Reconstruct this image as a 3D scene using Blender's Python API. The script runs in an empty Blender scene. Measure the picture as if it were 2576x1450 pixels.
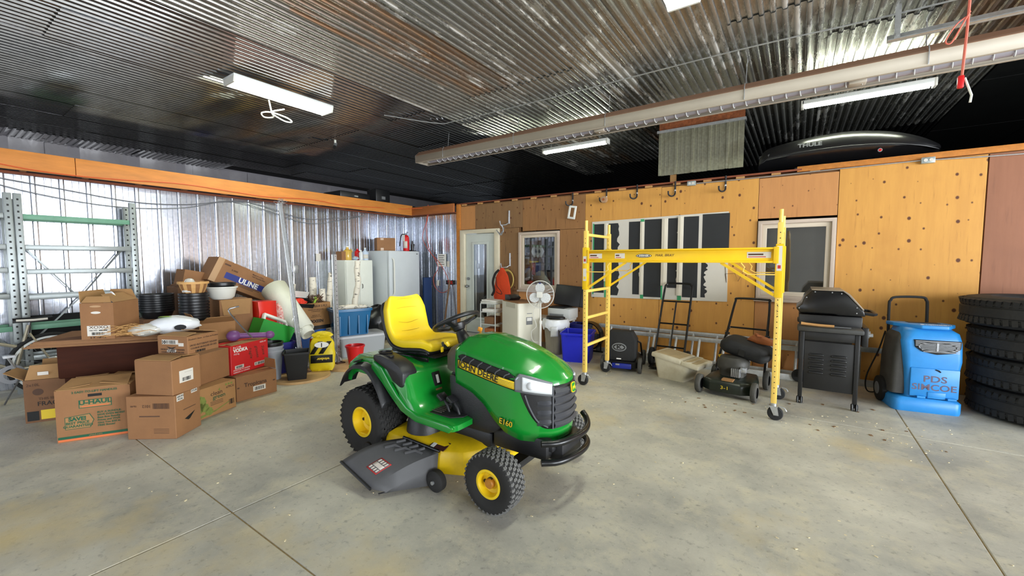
import bpy, bmesh, math, random
from math import sin, cos, pi, radians as R
from mathutils import Vector as V, Matrix as MX, Euler
random.seed(7)
S = bpy.context.scene
COL = S.collection
# ---------------------------------------------------------------- camera
FPX, YAW, PIT, CH = 1048.0, R(34.4), R(3.75), 1.45
cam = bpy.data.cameras.new('camera'); cam_o = bpy.data.objects.new('camera', cam); COL.objects.link(cam_o)
cam.sensor_width = 36; cam.lens = 36*FPX/2576; cam.clip_start = .05; cam.clip_end = 200
cam_o.location = (0, 0, CH); cam_o.rotation_euler = (R(90)-PIT, 0, YAW)
S.camera = cam_o
# ---------------------------------------------------------------- world, daylight, exposure
W = bpy.data.worlds.new('world'); S.world = W; W.use_nodes = True
W.node_tree.nodes['Background'].inputs[0].default_value = (.62, .76, 1, 1)
W.node_tree.nodes['Background'].inputs[1].default_value = .8
S.view_settings.view_transform = 'Standard'; S.view_settings.look = 'None'
S.view_settings.exposure = 0.42; S.view_settings.gamma = 1; S.view_settings.use_curve_mapping = False
def area(name, loc, rot, sx, sy, power, col):
    l = bpy.data.lights.new(name, 'AREA'); l.shape = 'RECTANGLE'; l.size = sx; l.size_y = sy; l.energy = power; l.color = col
    o = bpy.data.objects.new(name, l); COL.objects.link(o); o.location = loc; o.rotation_euler = rot; return o
# daylight entering by the open overhead doors in the right wall, plus an added rear fill
area('daylight_area', (7.95, 3.2, 1.55), (0, R(90), 0), 3.0, 4.2, 720, (.9, .95, 1))
area('daylight_area', (7.95, -2.1, 1.55), (0, R(90), 0), 3.0, 4.0, 560, (.9, .95, 1))
area('daylight_area', (-4.3, -4.55, 1.55), (R(90), 0, 0), 4.2, 3.0, 70, (.92, .96, 1))  # added weak fill light at an unseen opening behind the camera
# ---------------------------------------------------------------- pixel -> place
def ray(u, v):
    x = (u-1288)/FPX; y = -(v-725)/FPX
    d = (x, cos(PIT)+y*sin(PIT), y*cos(PIT)-sin(PIT))
    return V((cos(YAW)*d[0]-sin(YAW)*d[1], sin(YAW)*d[0]+cos(YAW)*d[1], d[2]))
def at(u, v, ax, val):
    r = ray(u, v); return V((0, 0, CH)) + r*((val-(0, 0, CH)[ax])/r[ax])
def fl(u, v, z=0): return at(u, v, 2, z)
def bw(u, v, y=6.4): return at(u, v, 1, y)
def lw(u, v, x=-7.27): return at(u, v, 0, x)
# ---------------------------------------------------------------- materials
def lin(c):
    return tuple(((x/255)/12.92 if x <= 10 else ((x/255+.055)/1.055)**2.4) for x in c)
MAT = {}
def mat(name, c, rough=.5, metal=0, var=.0, sc=8, bump=0, bsc=60, c2=None, st=(1, 1, 1), emit=0, spec=.5, coat=0, rr=0):
    if name in MAT: return MAT[name]
    m = bpy.data.materials.new(name); m.use_nodes = True; nt = m.node_tree; N = nt.nodes; L = nt.links
    b = N['Principled BSDF']; b.inputs['Roughness'].default_value = rough; b.inputs['Metallic'].default_value = metal
    b.inputs['Specular IOR Level'].default_value = spec; b.inputs['Coat Weight'].default_value = coat
    a = lin(c); b.inputs['Base Color'].default_value = (*a, 1)
    if var or c2 or bump or rr:
        tc = N.new('ShaderNodeTexCoord'); mp = N.new('ShaderNodeMapping'); mp.inputs['Scale'].default_value = st
        L.new(tc.outputs['Object'], mp.inputs['Vector'])
    if var or c2:
        n = N.new('ShaderNodeTexNoise'); n.inputs['Scale'].default_value = sc; n.inputs['Detail'].default_value = 6; n.inputs['Roughness'].default_value = .65
        L.new(mp.outputs[0], n.inputs['Vector'])
        cr = N.new('ShaderNodeValToRGB'); e = cr.color_ramp.elements
        e[0].position = .36; e[1].position = .66
        k = lin(c2) if c2 else tuple(x*(1-var) for x in a)
        e[0].color = (*k, 1); e[1].color = (*a, 1)
        L.new(n.outputs['Fac'], cr.inputs[0]); L.new(cr.outputs[0], b.inputs['Base Color'])
        if rr:
            mr = N.new('ShaderNodeMapRange'); mr.inputs['To Min'].default_value = rough+rr; mr.inputs['To Max'].default_value = rough
            mr.inputs['From Min'].default_value = .35; mr.inputs['From Max'].default_value = .65
            L.new(n.outputs['Fac'], mr.inputs['Value']); L.new(mr.outputs[0], b.inputs['Roughness'])
    if bump:
        n2 = N.new('ShaderNodeTexNoise'); n2.inputs['Scale'].default_value = bsc; n2.inputs['Detail'].default_value = 4
        L.new(mp.outputs[0], n2.inputs['Vector'])
        bp = N.new('ShaderNodeBump'); bp.inputs['Strength'].default_value = bump; bp.inputs['Distance'].default_value = .01
        L.new(n2.outputs['Fac'], bp.inputs['Height']); L.new(bp.outputs[0], b.inputs['Normal'])
    if emit:
        b.inputs['Emission Color'].default_value = (*a, 1); b.inputs['Emission Strength'].default_value = emit
    MAT[name] = m; return m
def nodes_of(m): return m.node_tree.nodes, m.node_tree.links, m.node_tree.nodes['Principled BSDF']
def mixc(N, L, fac, a, b):
    x = N.new('ShaderNodeMix'); x.data_type = 'RGBA'
    if hasattr(fac, 'is_output'): L.new(fac, x.inputs[0])
    else: x.inputs[0].default_value = fac
    for i, q in ((6, a), (7, b)):
        if hasattr(q, 'is_output'): L.new(q, x.inputs[i])
        else: x.inputs[i].default_value = (*lin(q), 1)
    return x.outputs[2]
def noise(N, L, vec, sc, det=5, rough=.6, lo=.4, hi=.6):
    n = N.new('ShaderNodeTexNoise'); n.inputs['Scale'].default_value = sc; n.inputs['Detail'].default_value = det; n.inputs['Roughness'].default_value = rough
    L.new(vec, n.inputs['Vector'])
    r = N.new('ShaderNodeMapRange'); r.inputs['From Min'].default_value = lo; r.inputs['From Max'].default_value = hi
    L.new(n.outputs['Fac'], r.inputs['Value']); return r.outputs[0]
def coords(N, L, scale=(1, 1, 1), world=False, off=(0, 0, 0)):
    tc = N.new('ShaderNodeTexCoord'); mp = N.new('ShaderNodeMapping'); mp.inputs['Scale'].default_value = scale; mp.inputs['Location'].default_value = off
    if world:
        g = N.new('ShaderNodeNewGeometry'); L.new(g.outputs['Position'], mp.inputs['Vector'])
    else: L.new(tc.outputs['Object'], mp.inputs['Vector'])
    return mp.outputs[0]
def bumpto(N, L, b, h, s, d=.01):
    bp = N.new('ShaderNodeBump'); bp.inputs['Strength'].default_value = s; bp.inputs['Distance'].default_value = d
    L.new(h, bp.inputs['Height']); L.new(bp.outputs[0], b.inputs['Normal'])
def concrete():
    m = mat('concrete', (170, 168, 160), .62); N, L, b = nodes_of(m)
    w = coords(N, L, world=True)
    c = mixc(N, L, noise(N, L, w, .9, 8, .65, .36, .64), (158, 156, 148), (208, 203, 188))
    c = mixc(N, L, noise(N, L, w, 3.2, 8, .7, .5, .75), c, (208, 200, 176))
    c = mixc(N, L, noise(N, L, w, 26, 4, .7, .56, .78), c, (130, 127, 120))
    c = mixc(N, L, noise(N, L, w, .7, 6, .6, .54, .72), c, (208, 188, 138))
    c = mixc(N, L, noise(N, L, w, 150, 2, .5, .7, .76), c, (232, 226, 208))
    L.new(c, b.inputs['Base Color'])
    r = N.new('ShaderNodeMapRange'); r.inputs['To Min'].default_value = .42; r.inputs['To Max'].default_value = .72
    L.new(noise(N, L, w, 2.2, 6, .7, .35, .65), r.inputs['Value']); L.new(r.outputs[0], b.inputs['Roughness'])
    bumpto(N, L, b, noise(N, L, w, 70, 5, .7, .2, .8), .25, .004)
    return m
def plywood(name, c, dark, knots=.5, rough=.6, streak=.5):
    m = mat(name, c, rough); N, L, b = nodes_of(m)
    o = N.new('ShaderNodeObjectInfo'); cx = N.new('ShaderNodeVectorMath'); cx.operation = 'ADD'
    w = coords(N, L, (1, 1, 1), True); L.new(w, cx.inputs[0]); L.new(o.outputs['Random'], cx.inputs[1]); w = cx.outputs[0]
    mp = N.new('ShaderNodeMapping'); mp.inputs['Scale'].default_value = (9, 9, .9); L.new(w, mp.inputs['Vector'])
    mid = tuple(int(c[i]*.86+dark[i]*.14) for i in range(3))
    a = mixc(N, L, noise(N, L, mp.outputs[0], 1.6, 6, .65, .38, .66), mid, c)
    a = mixc(N, L, noise(N, L, w, 1.3, 5, .6, .58, .8), a, tuple(int(c[i]*.72+dark[i]*.28) for i in range(3)))
    mp2 = N.new('ShaderNodeMapping'); mp2.inputs['Scale'].default_value = (26, 26, 2); L.new(w, mp2.inputs['Vector'])
    st = N.new('ShaderNodeMath'); st.operation = 'MULTIPLY'; st.inputs[1].default_value = streak
    L.new(noise(N, L, mp2.outputs[0], 1.2, 4, .6, .6, .74), st.inputs[0])
    a = mixc(N, L, st.outputs[0], a, dark)
    if knots:
        sx_ = N.new('ShaderNodeSeparateXYZ'); cm_ = N.new('ShaderNodeCombineXYZ'); L.new(w, sx_.inputs[0]); L.new(sx_.outputs[0], cm_.inputs[0]); L.new(sx_.outputs[2], cm_.inputs[1])
        mk = N.new('ShaderNodeMapping'); mk.inputs['Scale'].default_value = (5.2, 4.2, 1); L.new(cm_.outputs[0], mk.inputs['Vector'])
        vo = N.new('ShaderNodeTexVoronoi'); vo.voronoi_dimensions = '2D'; vo.inputs['Scale'].default_value = 1; vo.inputs['Randomness'].default_value = 1; L.new(mk.outputs[0], vo.inputs['Vector'])
        sep = N.new('ShaderNodeSeparateColor'); L.new(vo.outputs['Color'], sep.inputs[0])
        sz = N.new('ShaderNodeMath'); sz.operation = 'MULTIPLY'; sz.inputs[1].default_value = .085*knots*2; L.new(sep.outputs[0], sz.inputs[0])
        df = N.new('ShaderNodeMath'); df.operation = 'SUBTRACT'; L.new(sz.outputs[0], df.inputs[0]); L.new(vo.outputs['Distance'], df.inputs[1])
        rg = N.new('ShaderNodeMapRange'); rg.inputs['From Min'].default_value = -.03; rg.inputs['From Max'].default_value = .012; L.new(df.outputs[0], rg.inputs['Value'])
        a = mixc(N, L, rg.outputs[0], a, (92, 48, 22))
    L.new(a, b.inputs['Base Color'])
    bumpto(N, L, b, noise(N, L, mp2.outputs[0], 1, 4, .6, .2, .8), .15, .003)
    return m
def galvanised(name, c, dark, rough, grime, gsc=2.5, rust=None, gst=(1, 1, 1), oxide=0, metal=.92):
    m = mat(name, c, rough, .9); N, L, b = nodes_of(m)
    o = N.new('ShaderNodeObjectInfo'); ad = N.new('ShaderNodeVectorMath'); ad.operation = 'ADD'
    w = coords(N, L, gst, True); L.new(w, ad.inputs[0])
    ml = N.new('ShaderNodeMath'); ml.operation = 'MULTIPLY'; ml.inputs[1].default_value = 40; L.new(o.outputs['Random'], ml.inputs[0]); L.new(ml.outputs[0], ad.inputs[1]); w = ad.outputs[0]
    a = mixc(N, L, noise(N, L, w, 30, 3, .5, .3, .7), c, tuple(int(x*.88) for x in c))
    g = noise(N, L, w, gsc, 8, .72, .62-grime, .9-grime)
    a = mixc(N, L, g, a, dark)
    if rust:
        th = N.new('ShaderNodeMath'); th.operation = 'GREATER_THAN'; th.inputs[1].default_value = .86; L.new(o.outputs['Random'], th.inputs[0])
        rm = N.new('ShaderNodeMath'); rm.operation = 'MULTIPLY'; L.new(th.outputs[0], rm.inputs[0]); L.new(noise(N, L, w, 1.7, 7, .7, .4, .62), rm.inputs[1])
        a = mixc(N, L, rm.outputs[0], a, rust)
    if oxide:
        ox = noise(N, L, w, 1.1, 9, .78, .66-oxide, .7-oxide)
        a = mixc(N, L, ox, a, (196, 194, 190)); mx = N.new('ShaderNodeMath'); mx.operation = 'MAXIMUM'; L.new(ox, mx.inputs[0]); L.new(g, mx.inputs[1]); g = mx.outputs[0]
    L.new(a, b.inputs['Base Color'])
    r = N.new('ShaderNodeMapRange'); r.inputs['To Min'].default_value = rough; r.inputs['To Max'].default_value = rough+.25; L.new(g, r.inputs['Value']); L.new(r.outputs[0], b.inputs['Roughness'])
    r = N.new('ShaderNodeMapRange'); r.inputs['To Min'].default_value = metal; r.inputs['To Max'].default_value = metal*.5; L.new(g, r.inputs['Value']); L.new(r.outputs[0], b.inputs['Metallic'])
    return m
def glass(name, tint=(1, 1, 1), refl=.12, rough=.02):
    if name in MAT: return MAT[name]
    m = bpy.data.materials.new(name); m.use_nodes = True; N = m.node_tree.nodes; L = m.node_tree.links; N.remove(N['Principled BSDF'])
    t = N.new('ShaderNodeBsdfTransparent'); t.inputs[0].default_value = (*tint, 1)
    g = N.new('ShaderNodeBsdfGlossy'); g.inputs['Roughness'].default_value = rough
    f = N.new('ShaderNodeFresnel'); f.inputs[0].default_value = 1.5
    a = N.new('ShaderNodeMath'); a.operation = 'ADD'; a.inputs[1].default_value = refl; L.new(f.outputs[0], a.inputs[0])
    x = N.new('ShaderNodeMixShader'); L.new(a.outputs[0], x.inputs[0]); L.new(t.outputs[0], x.inputs[1]); L.new(g.outputs[0], x.inputs[2])
    L.new(x.outputs[0], N['Material Output'].inputs[0]); MAT[name] = m; return m
# ---------------------------------------------------------------- mesh building
def smooth_path(pts, k=6, closed=False):
    pts = [V(p) for p in pts]; n = len(pts); out = []
    rng = n if closed else n-1
    for i in range(rng):
        p1, p2 = pts[i], pts[(i+1) % n]
        p0 = pts[i-1] if (i > 0 or closed) else p1*2-p2
        p3 = pts[(i+2) % n] if (i+2 < n or closed) else p2*2-p1
        for j in range(k):
            t = j/k
            out.append(.5*((2*p1)+(p2-p0)*t+(2*p0-5*p1+4*p2-p3)*t*t+(3*p1-p0-3*p2+p3)*t**3))
    if not closed: out.append(pts[-1])
    return out
class B:
    def __init__(s, m=None): s.v = []; s.f = []; s.m = m
    def pts(s, P):
        i = len(s.v); s.v += [(s.m @ V(p)) if s.m else V(p) for p in P]; return i
    def box(s, x0, y0, z0, x1, y1, z1):
        i = s.pts([(x0, y0, z0), (x1, y0, z0), (x1, y1, z0), (x0, y1, z0), (x0, y0, z1), (x1, y0, z1), (x1, y1, z1), (x0, y1, z1)])
        s.f += [tuple(i+k for k in q) for q in ((0, 3, 2, 1), (4, 5, 6, 7), (0, 1, 5, 4), (1, 2, 6, 5), (2, 3, 7, 6), (3, 0, 4, 7))]; return s
    def cb(s, c, d, rot=None):
        h = [x/2 for x in d]; old = s.m
        t = MX.Translation(V(c)) @ (Euler(rot).to_matrix().to_4x4() if rot else MX())
        s.m = (old @ t) if old else t
        s.box(-h[0], -h[1], -h[2], *h); s.m = old; return s
    def rings(s, Rg, closed=True, cap=True, loop=False):
        n = len(Rg[0]); i = s.pts([p for r in Rg for p in r]); m = len(Rg)
        for a in range(m if loop else m-1):
            b = (a+1) % m
            for j in range(n if closed else n-1):
                k = (j+1) % n
                s.f.append((i+a*n+j, i+a*n+k, i+b*n+k, i+b*n+j))
        if cap and closed and not loop:
            s.f.append(tuple(i+j for j in range(n-1, -1, -1))); s.f.append(tuple(i+(m-1)*n+j for j in range(n)))
        return s
    def grid(s, nu, nv, fn):
        return s.rings([[fn(a/(nu-1), b/(nv-1)) for b in range(nv)] for a in range(nu)], closed=False, cap=False)
    def tube(s, P, r, n=8, closed=False, cap=True):
        P = [V(p) for p in P]; m = len(P); Rg = []; up = None
        for i, p in enumerate(P):
            a = P[i-1] if (i > 0 or closed) else p; c = P[(i+1) % m] if (i+1 < m or closed) else p
            t = (c-a).normalized() if (c-a).length > 1e-9 else V((0, 0, 1))
            if up is None: up = t.orthogonal().normalized()
            up = (up-t*up.dot(t)); up = up.normalized() if up.length > 1e-6 else t.orthogonal().normalized()
            w = t.cross(up); rr = r[i] if isinstance(r, (list, tuple)) else r
            Rg.append([p+(up*cos(2*pi*j/n)+w*sin(2*pi*j/n))*rr for j in range(n)])
        return s.rings(Rg, cap=cap, loop=closed)
    def cyl(s, a, b, r0, r1=None, n=16, cap=True): return s.tube([a, b], [r0, r0 if r1 is None else r1], n, cap=cap)
    def lathe(s, prof, n=24, c=(0, 0, 0), ax='z', cap=False, a0=0, a1=2*pi):
        Rg = []; full = abs(a1-a0-2*pi) < 1e-6
        for j in range(n if full else n+1):
            t = a0+(a1-a0)*j/n; row = []
            for r, h in prof:
                p = (r*cos(t), r*sin(t), h)
                if ax == 'y': p = (p[0], p[2], p[1])
                if ax == 'x': p = (p[2], p[0], p[1])
                row.append(V(c)+V(p))
            Rg.append(row)
        return s.rings(Rg, closed=False, cap=False, loop=full)
    def prism(s, poly, a, b, ax='y'):
        def P(p, d): return {'y': (p[0], d, p[1]), 'z': (p[0], p[1], d), 'x': (d, p[0], p[1])}[ax]
        return s.rings([[P(p, a) for p in poly], [P(p, b) for p in poly]])
    def frame(s, x0, z0, x1, z1, t, ya, yb):
        o = [(x0, z0), (x1, z0), (x1, z1), (x0, z1)]; i = [(x0+t, z0+t), (x1-t, z0+t), (x1-t, z1-t), (x0+t, z1-t)]
        return s.rings([[(x, ya, z) for x, z in o], [(x, ya, z) for x, z in i], [(x, yb, z) for x, z in i], [(x, yb, z) for x, z in o]], loop=True)
    def sph(s, c, r, n=12, k=8):
        r = (r, r, r) if not isinstance(r, (tuple, list)) else r
        return s.rings([[(c[0]+r[0]*sin(pi*i/k)*cos(2*pi*j/n), c[1]+r[1]*sin(pi*i/k)*sin(2*pi*j/n), c[2]-r[2]*cos(pi*i/k)) for j in range(n)] for i in range(k+1)], cap=False)
    def build(s, name, m, parent=None, bevel=0, seg=2, smooth=40, solid=0, sub=0, label=None, loc=None, rot=None):
        me = bpy.data.meshes.new(name); me.from_pydata([tuple(p) for p in s.v], [], s.f)
        bm = bmesh.new(); bm.from_mesh(me)
        bmesh.ops.remove_doubles(bm, verts=bm.verts, dist=1e-5)
        bmesh.ops.recalc_face_normals(bm, faces=bm.faces)
        if bevel:
            ed = [e for e in bm.edges if len(e.link_faces) == 2 and e.calc_face_angle(0) > R(28)]
            bmesh.ops.bevel(bm, geom=ed, offset=bevel, segments=seg, profile=.5, affect='EDGES', clamp_overlap=True)
        bm.to_mesh(me); bm.free()
        if smooth:
            for p in me.polygons: p.use_smooth = True
            me.set_sharp_from_angle(angle=R(smooth))
        me.materials.append(m if not isinstance(m, str) else MAT[m])
        o = bpy.data.objects.new(name, me); COL.objects.link(o)
        if parent: o.parent = parent
        if loc: o.location = loc
        if rot: o.rotation_euler = rot
        if solid:
            q = o.modifiers.new('thickness', 'SOLIDIFY'); q.thickness = solid; q.offset = 0
        if sub:
            q = o.modifiers.new('smooth', 'SUBSURF'); q.levels = sub; q.render_levels = sub
        if label: o['label'] = label
        return o
def tag(o, label, cat, group=None):
    o['label'] = label; o['category'] = cat
    if group: o['group'] = group
    return o
def struct(o, label=None):
    o['kind'] = 'structure'
    if label: o['label'] = label
    return o
def thing(name, label, cat, loc=(0, 0, 0), rz=0, group=None, rot=None):
    o = bpy.data.objects.new(name, None); COL.objects.link(o); o.empty_display_size = .05
    o.location = loc; o.rotation_euler = rot if rot else (0, 0, rz); return tag(o, label, cat, group)
def empty(name, parent=None, loc=(0, 0, 0)):
    o = bpy.data.objects.new(name, None); COL.objects.link(o); o.location = loc; o.empty_display_size = .05
    if parent: o.parent = parent
    return o
def dup(root, loc=None, rz=None, label=None, parent=None):
    r = root.copy(); COL.objects.link(r)
    if parent: r.parent = parent
    if loc is not None: r.location = loc
    if rz is not None: r.rotation_euler = (0, 0, rz)
    if label: r['label'] = label
    for ch in root.children:
        c = dup(ch, parent=r); c.matrix_parent_inverse = ch.matrix_parent_inverse
    return r
FACE = {'f': (R(90), 0, 0), 'r': (R(90), 0, R(90)), 't': (0, 0, 0), 'l': (R(90), 0, R(-90)), 'b': (R(90), 0, R(180))}
def text(body, size, m, parent, loc, face='f', rot=0, al='CENTER', sx=1, ex=.0006, name='lettering', shear=0, bold=0, sp=1):
    cu = bpy.data.curves.new('t', 'FONT'); cu.body = body; cu.size = size; cu.extrude = ex; cu.align_x = al; cu.align_y = 'CENTER'
    cu.resolution_u = 3; cu.shear = shear; cu.offset = bold*size; cu.space_character = sp
    to = bpy.data.objects.new('t', cu); COL.objects.link(to)
    dg = bpy.context.evaluated_depsgraph_get(); me = bpy.data.meshes.new_from_object(to.evaluated_get(dg))
    bpy.data.objects.remove(to); bpy.data.curves.remove(cu)
    f = face if not isinstance(face, str) else FACE[face]
    me.transform(MX.Diagonal((sx, 1, 1, 1)))
    me.materials.clear(); me.materials.append(MAT[m] if isinstance(m, str) else m)
    o = bpy.data.objects.new(name, me); COL.objects.link(o); o.parent = parent
    o.location = loc; o.rotation_euler = (Euler(f).to_matrix() @ Euler((0, 0, rot)).to_matrix()).to_euler()
    return o
def frame2(p0, p1):
    d = V((p1[0]-p0[0], p1[1]-p0[1])); return math.atan2(d.y, d.x), d.length
def rrect(w, h, r, n=4):
    o = []
    for cx, cy, a in ((w/2-r, h/2-r, 0), (-w/2+r, h/2-r, 90), (-w/2+r, -h/2+r, 180), (w/2-r, -h/2+r, 270)):
        for i in range(n+1):
            t = R(a+90*i/n); o.append((cx+r*cos(t), cy+r*sin(t)))
    return o
def ell(w, h, n=24, c=(0, 0)): return [(c[0]+w/2*cos(2*pi*i/n), c[1]+h/2*sin(2*pi*i/n)) for i in range(n)]
# basic colours
mat('white_print', (236, 234, 228), .6); mat('black_print', (24, 23, 22), .6); mat('green_print', (24, 84, 56), .6); mat('orange_print', (214, 110, 60), .6)
mat('red_print', (186, 40, 36), .6); mat('yellow_print', (232, 200, 50), .55); mat('blue_print', (34, 48, 128), .55); mat('brown_print', (84, 58, 42), .7)
mat('card', (148, 104, 66), .75, var=.12, sc=5, bump=.1, bsc=90); mat('card_light', (164, 120, 74), .75, var=.1, sc=5); mat('card_dark', (128, 90, 60), .78, var=.14, sc=5)
mat('card_in', (166, 126, 80), .8, var=.1); mat('tape', (176, 138, 96), .3)
mat('black_plastic', (26, 26, 28), .42, var=.25, sc=20); mat('black_paint', (20, 20, 21), .3, var=.3, sc=14); mat('black_rubber', (30, 30, 30), .8, var=.25, sc=16, bump=.2, bsc=80)
mat('white_plastic', (226, 226, 218), .4); mat('white_metal', (222, 226, 224), .35); mat('steel', (150, 152, 156), .3, .9); mat('zinc', (196, 198, 200), .3, .7, var=.2, sc=30)
mat('grey_plastic', (128, 130, 132), .5, var=.1); mat('red_plastic', (206, 24, 28), .35); mat('wood_raw', (196, 146, 88), .65, var=.25, sc=4, st=(1, 1, 8))
mat('hook_black', (40, 40, 42), .5, .4); mat('dark', (14, 14, 14), .9)
# ================================================================ the building
concrete(); galvanised('wall_steel', (204, 208, 218), (128, 130, 138), .19, .0, 1.6)
galvanised('ceiling_steel', (172, 172, 168), (104, 101, 88), .24, .06, 2.0, (170, 138, 110), (3, .5, 1), .11, .66)
galvanised('ceiling_dark', (150, 150, 152), (84, 84, 84), .1, -.03, 2.0, None, (3, .5, 1))
galvanised('dull_steel', (168, 166, 146), (110, 104, 80), .4, .1, 3)
plywood('ply_yellow', (214, 156, 74), (150, 92, 40), .5, .55, .35)
plywood('ply_brown', (158, 112, 66), (84, 56, 34), .35, .65, .75)
plywood('ply_weathered', (142, 106, 68), (78, 58, 42), .45, .7, .7)
plywood('ply_tan', (200, 140, 82), (140, 88, 48), .2, .55, .3)
plywood('ply_red', (150, 98, 70), (100, 64, 48), 0, .6, .4)
mat('beam_wood', (214, 136, 58), .6, var=.22, sc=3, st=(6, 1, 6), bump=.1); mat('red_wood', (140, 74, 44), .7, var=.3, sc=4); mat('joist_wood', (120, 84, 50), .7, var=.2)
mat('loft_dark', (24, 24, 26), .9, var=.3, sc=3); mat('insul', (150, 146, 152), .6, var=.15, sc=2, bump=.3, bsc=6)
# floor
fo = B().box(-12, -5, -.16, 8.2, 17, -.005).build('floor', mat('joint_sand', (168, 146, 104), .9, var=.4, sc=30, bump=.4)); struct(fo, 'poured concrete floor with sawdust filled joints')
xs = [-12, -9.6, -6.12, -2.637, .842, 4.32, 8.2]; ys = [-5, -2.6, .998, 4.63, 8.2]
for i in range(len(xs)-1):
    for j in range(len(ys)-1):
        g = .0035
        B().box(xs[i]+g, ys[j]+g, -.05, xs[i+1]-g, ys[j+1]-g, 0).build('slab', 'concrete', fo, bevel=.004, seg=1, smooth=0)
# corrugated walls
RIBS = [(0, 0), (.007, .022), (.016, .024), (.034, .024), (.043, .022), (.05, 0), (.092, 0), (.0945, .007), (.105, .007), (.1075, 0), (.15, 0), (.1525, .007), (.163, .007), (.1655, 0), (.2286, 0)]
def rib_sheet(name, n, h, m):
    b = B(); P = [(k*.2286+t, o) for k in range(n) for t, o in RIBS[:-1]]+[(n*.2286, 0)]
    b.rings([[(t, o, 0) for t, o in P], [(t, o, h) for t, o in P]], closed=False, cap=False)
    return b.build(name, m, smooth=0)
wl = B().box(-7.36, -4.57, 0, -7.285, 6.48, 2.415).build('wall_left', 'joist_wood'); struct(wl, 'galvanised ribbed steel partition wall')
sh = rib_sheet('steel_sheet', 4, 2.415, 'wall_steel'); sh.parent = wl; sh.rotation_euler = (0, 0, R(-90)); sh.location = (-7.28, -4.57+.9144, 0)
for k in range(1, 12):
    c = sh.copy(); COL.objects.link(c); c.location = (-7.28+(.002 if k % 2 else 0), -4.57+.9144*(k+1), 0)
wr = B().box(-7.3, 6.42, 0, -5.74, 6.5, 2.415).build('wall_return', 'joist_wood'); struct(wr, 'short ribbed steel wall beside the office door')
for k, n in ((0, 4), (1, 3)):
    c = rib_sheet('steel_sheet', n, 2.4, 'wall_steel'); c.parent = wr; c.location = (-7.28+.9144*k, 6.417-.002*k, 0); c.scale = (1 if k == 0 else .9, -1, 1)
# beam, joists and loft over the left wall
tb = empty('trim_1'); struct(tb, 'timber beam and joists above the steel wall')
for y0, y1 in ((-4.5, 1.19), (1.195, 6.32)): B().box(-6.985, y0, 2.425, -6.945, y1, 2.635).build('beam_board', 'beam_wood', tb, bevel=.004)
B().box(-7.3, -4.5, 2.415, -7.22, 6.4, 2.445).build('top_plate', 'red_wood', tb)
for k in range(16): B().box(-7.3, -1.2+k*.5, 2.446, -6.99, -1.16+k*.5, 2.6).build('joist', 'wood_raw', tb)
B().box(-11.6, -4.5, 2.6, -6.95, 6.4, 2.635).build('loft_deck', 'loft_dark', tb)
B().box(-7.0, 6.3, 2.425, -5.74, 6.345, 2.6).build('header_board', mat('header_wood', (170, 100, 48), .6, var=.2, sc=3, st=(1, 6, 6)), tb, bevel=.004)
B().box(-7.27, 6.35, 2.415, -5.74, 6.46, 2.43).build('top_plate', 'red_wood', tb)
gw = B().box(-11.72, -4.5, 2.64, -11.6, 17, 3.75).build('wall_left_upper', 'insul'); struct(gw, 'grey plastic covered upper wall above the loft')
for k in range(9): B().grid(14, 4, lambda a, t, k=k: (-11.585+.02*sin(a*9+k*2), -3+k*1.15+a*1.14, 3.65-t*(.42+.12*sin(a*5+k)))).build('plastic_sheet', mat('poly_film', (160, 156, 160), .25, var=.15, sc=4), gw)
# back plywood wall
bwall = B().box(-5.74, 6.425, 2.06, 8.0, 6.5, 2.56).build('wall_back', 'joist_wood'); struct(bwall, 'plywood clad office partition wall')
B().box(-5.74, 6.425, 0, -5.66, 6.5, 2.06).box(-4.63, 6.425, 0, -4.2, 6.5, 2.06).box(-4.2, 6.425, 0, -3.38, 6.5, .9).box(-3.4, 6.425, 0, -.46, 6.5, 2.06).box(-.46, 6.425, 0, .38, 6.5, .94).box(.38, 6.425, 0, 8.0, 6.5, 2.06).build('stud_frame', 'joist_wood', bwall)
for x0, x1, z0, z1, m in ((-5.63, -5.26, 2.07, 2.53, 'ply_tan'), (-5.255, -4.155, 2.06, 2.54, 'ply_weathered'), (-4.655, -4.235, 0, 2.055, 'ply_weathered'),
        (-4.15, -2.922, 1.985, 2.54, 'ply_brown'), (-3.385, -2.922, 0, 1.98, 'ply_brown'), (-4.23, -3.39, 0, .885, 'ply_tan'),
        (-2.917, -1.705, 0, 2.54, 'ply_yellow'), (-1.70, -.458, 0, 2.53, 'ply_yellow'), (-.453, .37, 2.0, 2.52, 'ply_tan'), (-.453, .38, 0, .915, 'ply_tan'),
        (.376, 1.585, 0, 2.55, 'ply_yellow'), (1.595, 2.81, 0, 2.55, 'ply_red'), (2.82, 4.03, 0, 2.55, 'ply_red'), (4.04, 5.25, 0, 2.55, 'ply_red'), (5.26, 6.47, 0, 2.55, 'ply_red'), (6.48, 8.0, 0, 2.55, 'ply_red')):
    B().box(x0, 6.4, z0, x1, 6.425, z1).build('plywood_sheet', m, bwall, bevel=.002, seg=1, smooth=0)
B().box(-5.74, 6.385, 0, -5.635, 6.43, 2.58).build('corner_post', 'beam_wood', bwall, bevel=.003)
B().box(-5.74, 6.39, 2.575, 0, 6.5, 2.597).build('top_plate', 'red_wood', bwall)
B().box(-.05, 6.392, 2.56, 8.0, 6.5, 2.625).build('top_plate', 'beam_wood', bwall, bevel=.004)
for k in range(15): B().box(-5.6+k*.406, 6.395, 2.545, -5.5+k*.406, 6.45, 2.575).build('blocking', 'wood_raw', bwall)
orf = B().box(-5.74, 6.5, 2.5, 8.0, 16.8, 2.55).build('office_roof', 'loft_dark'); struct(orf, 'dark flat roof of the office')
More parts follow.
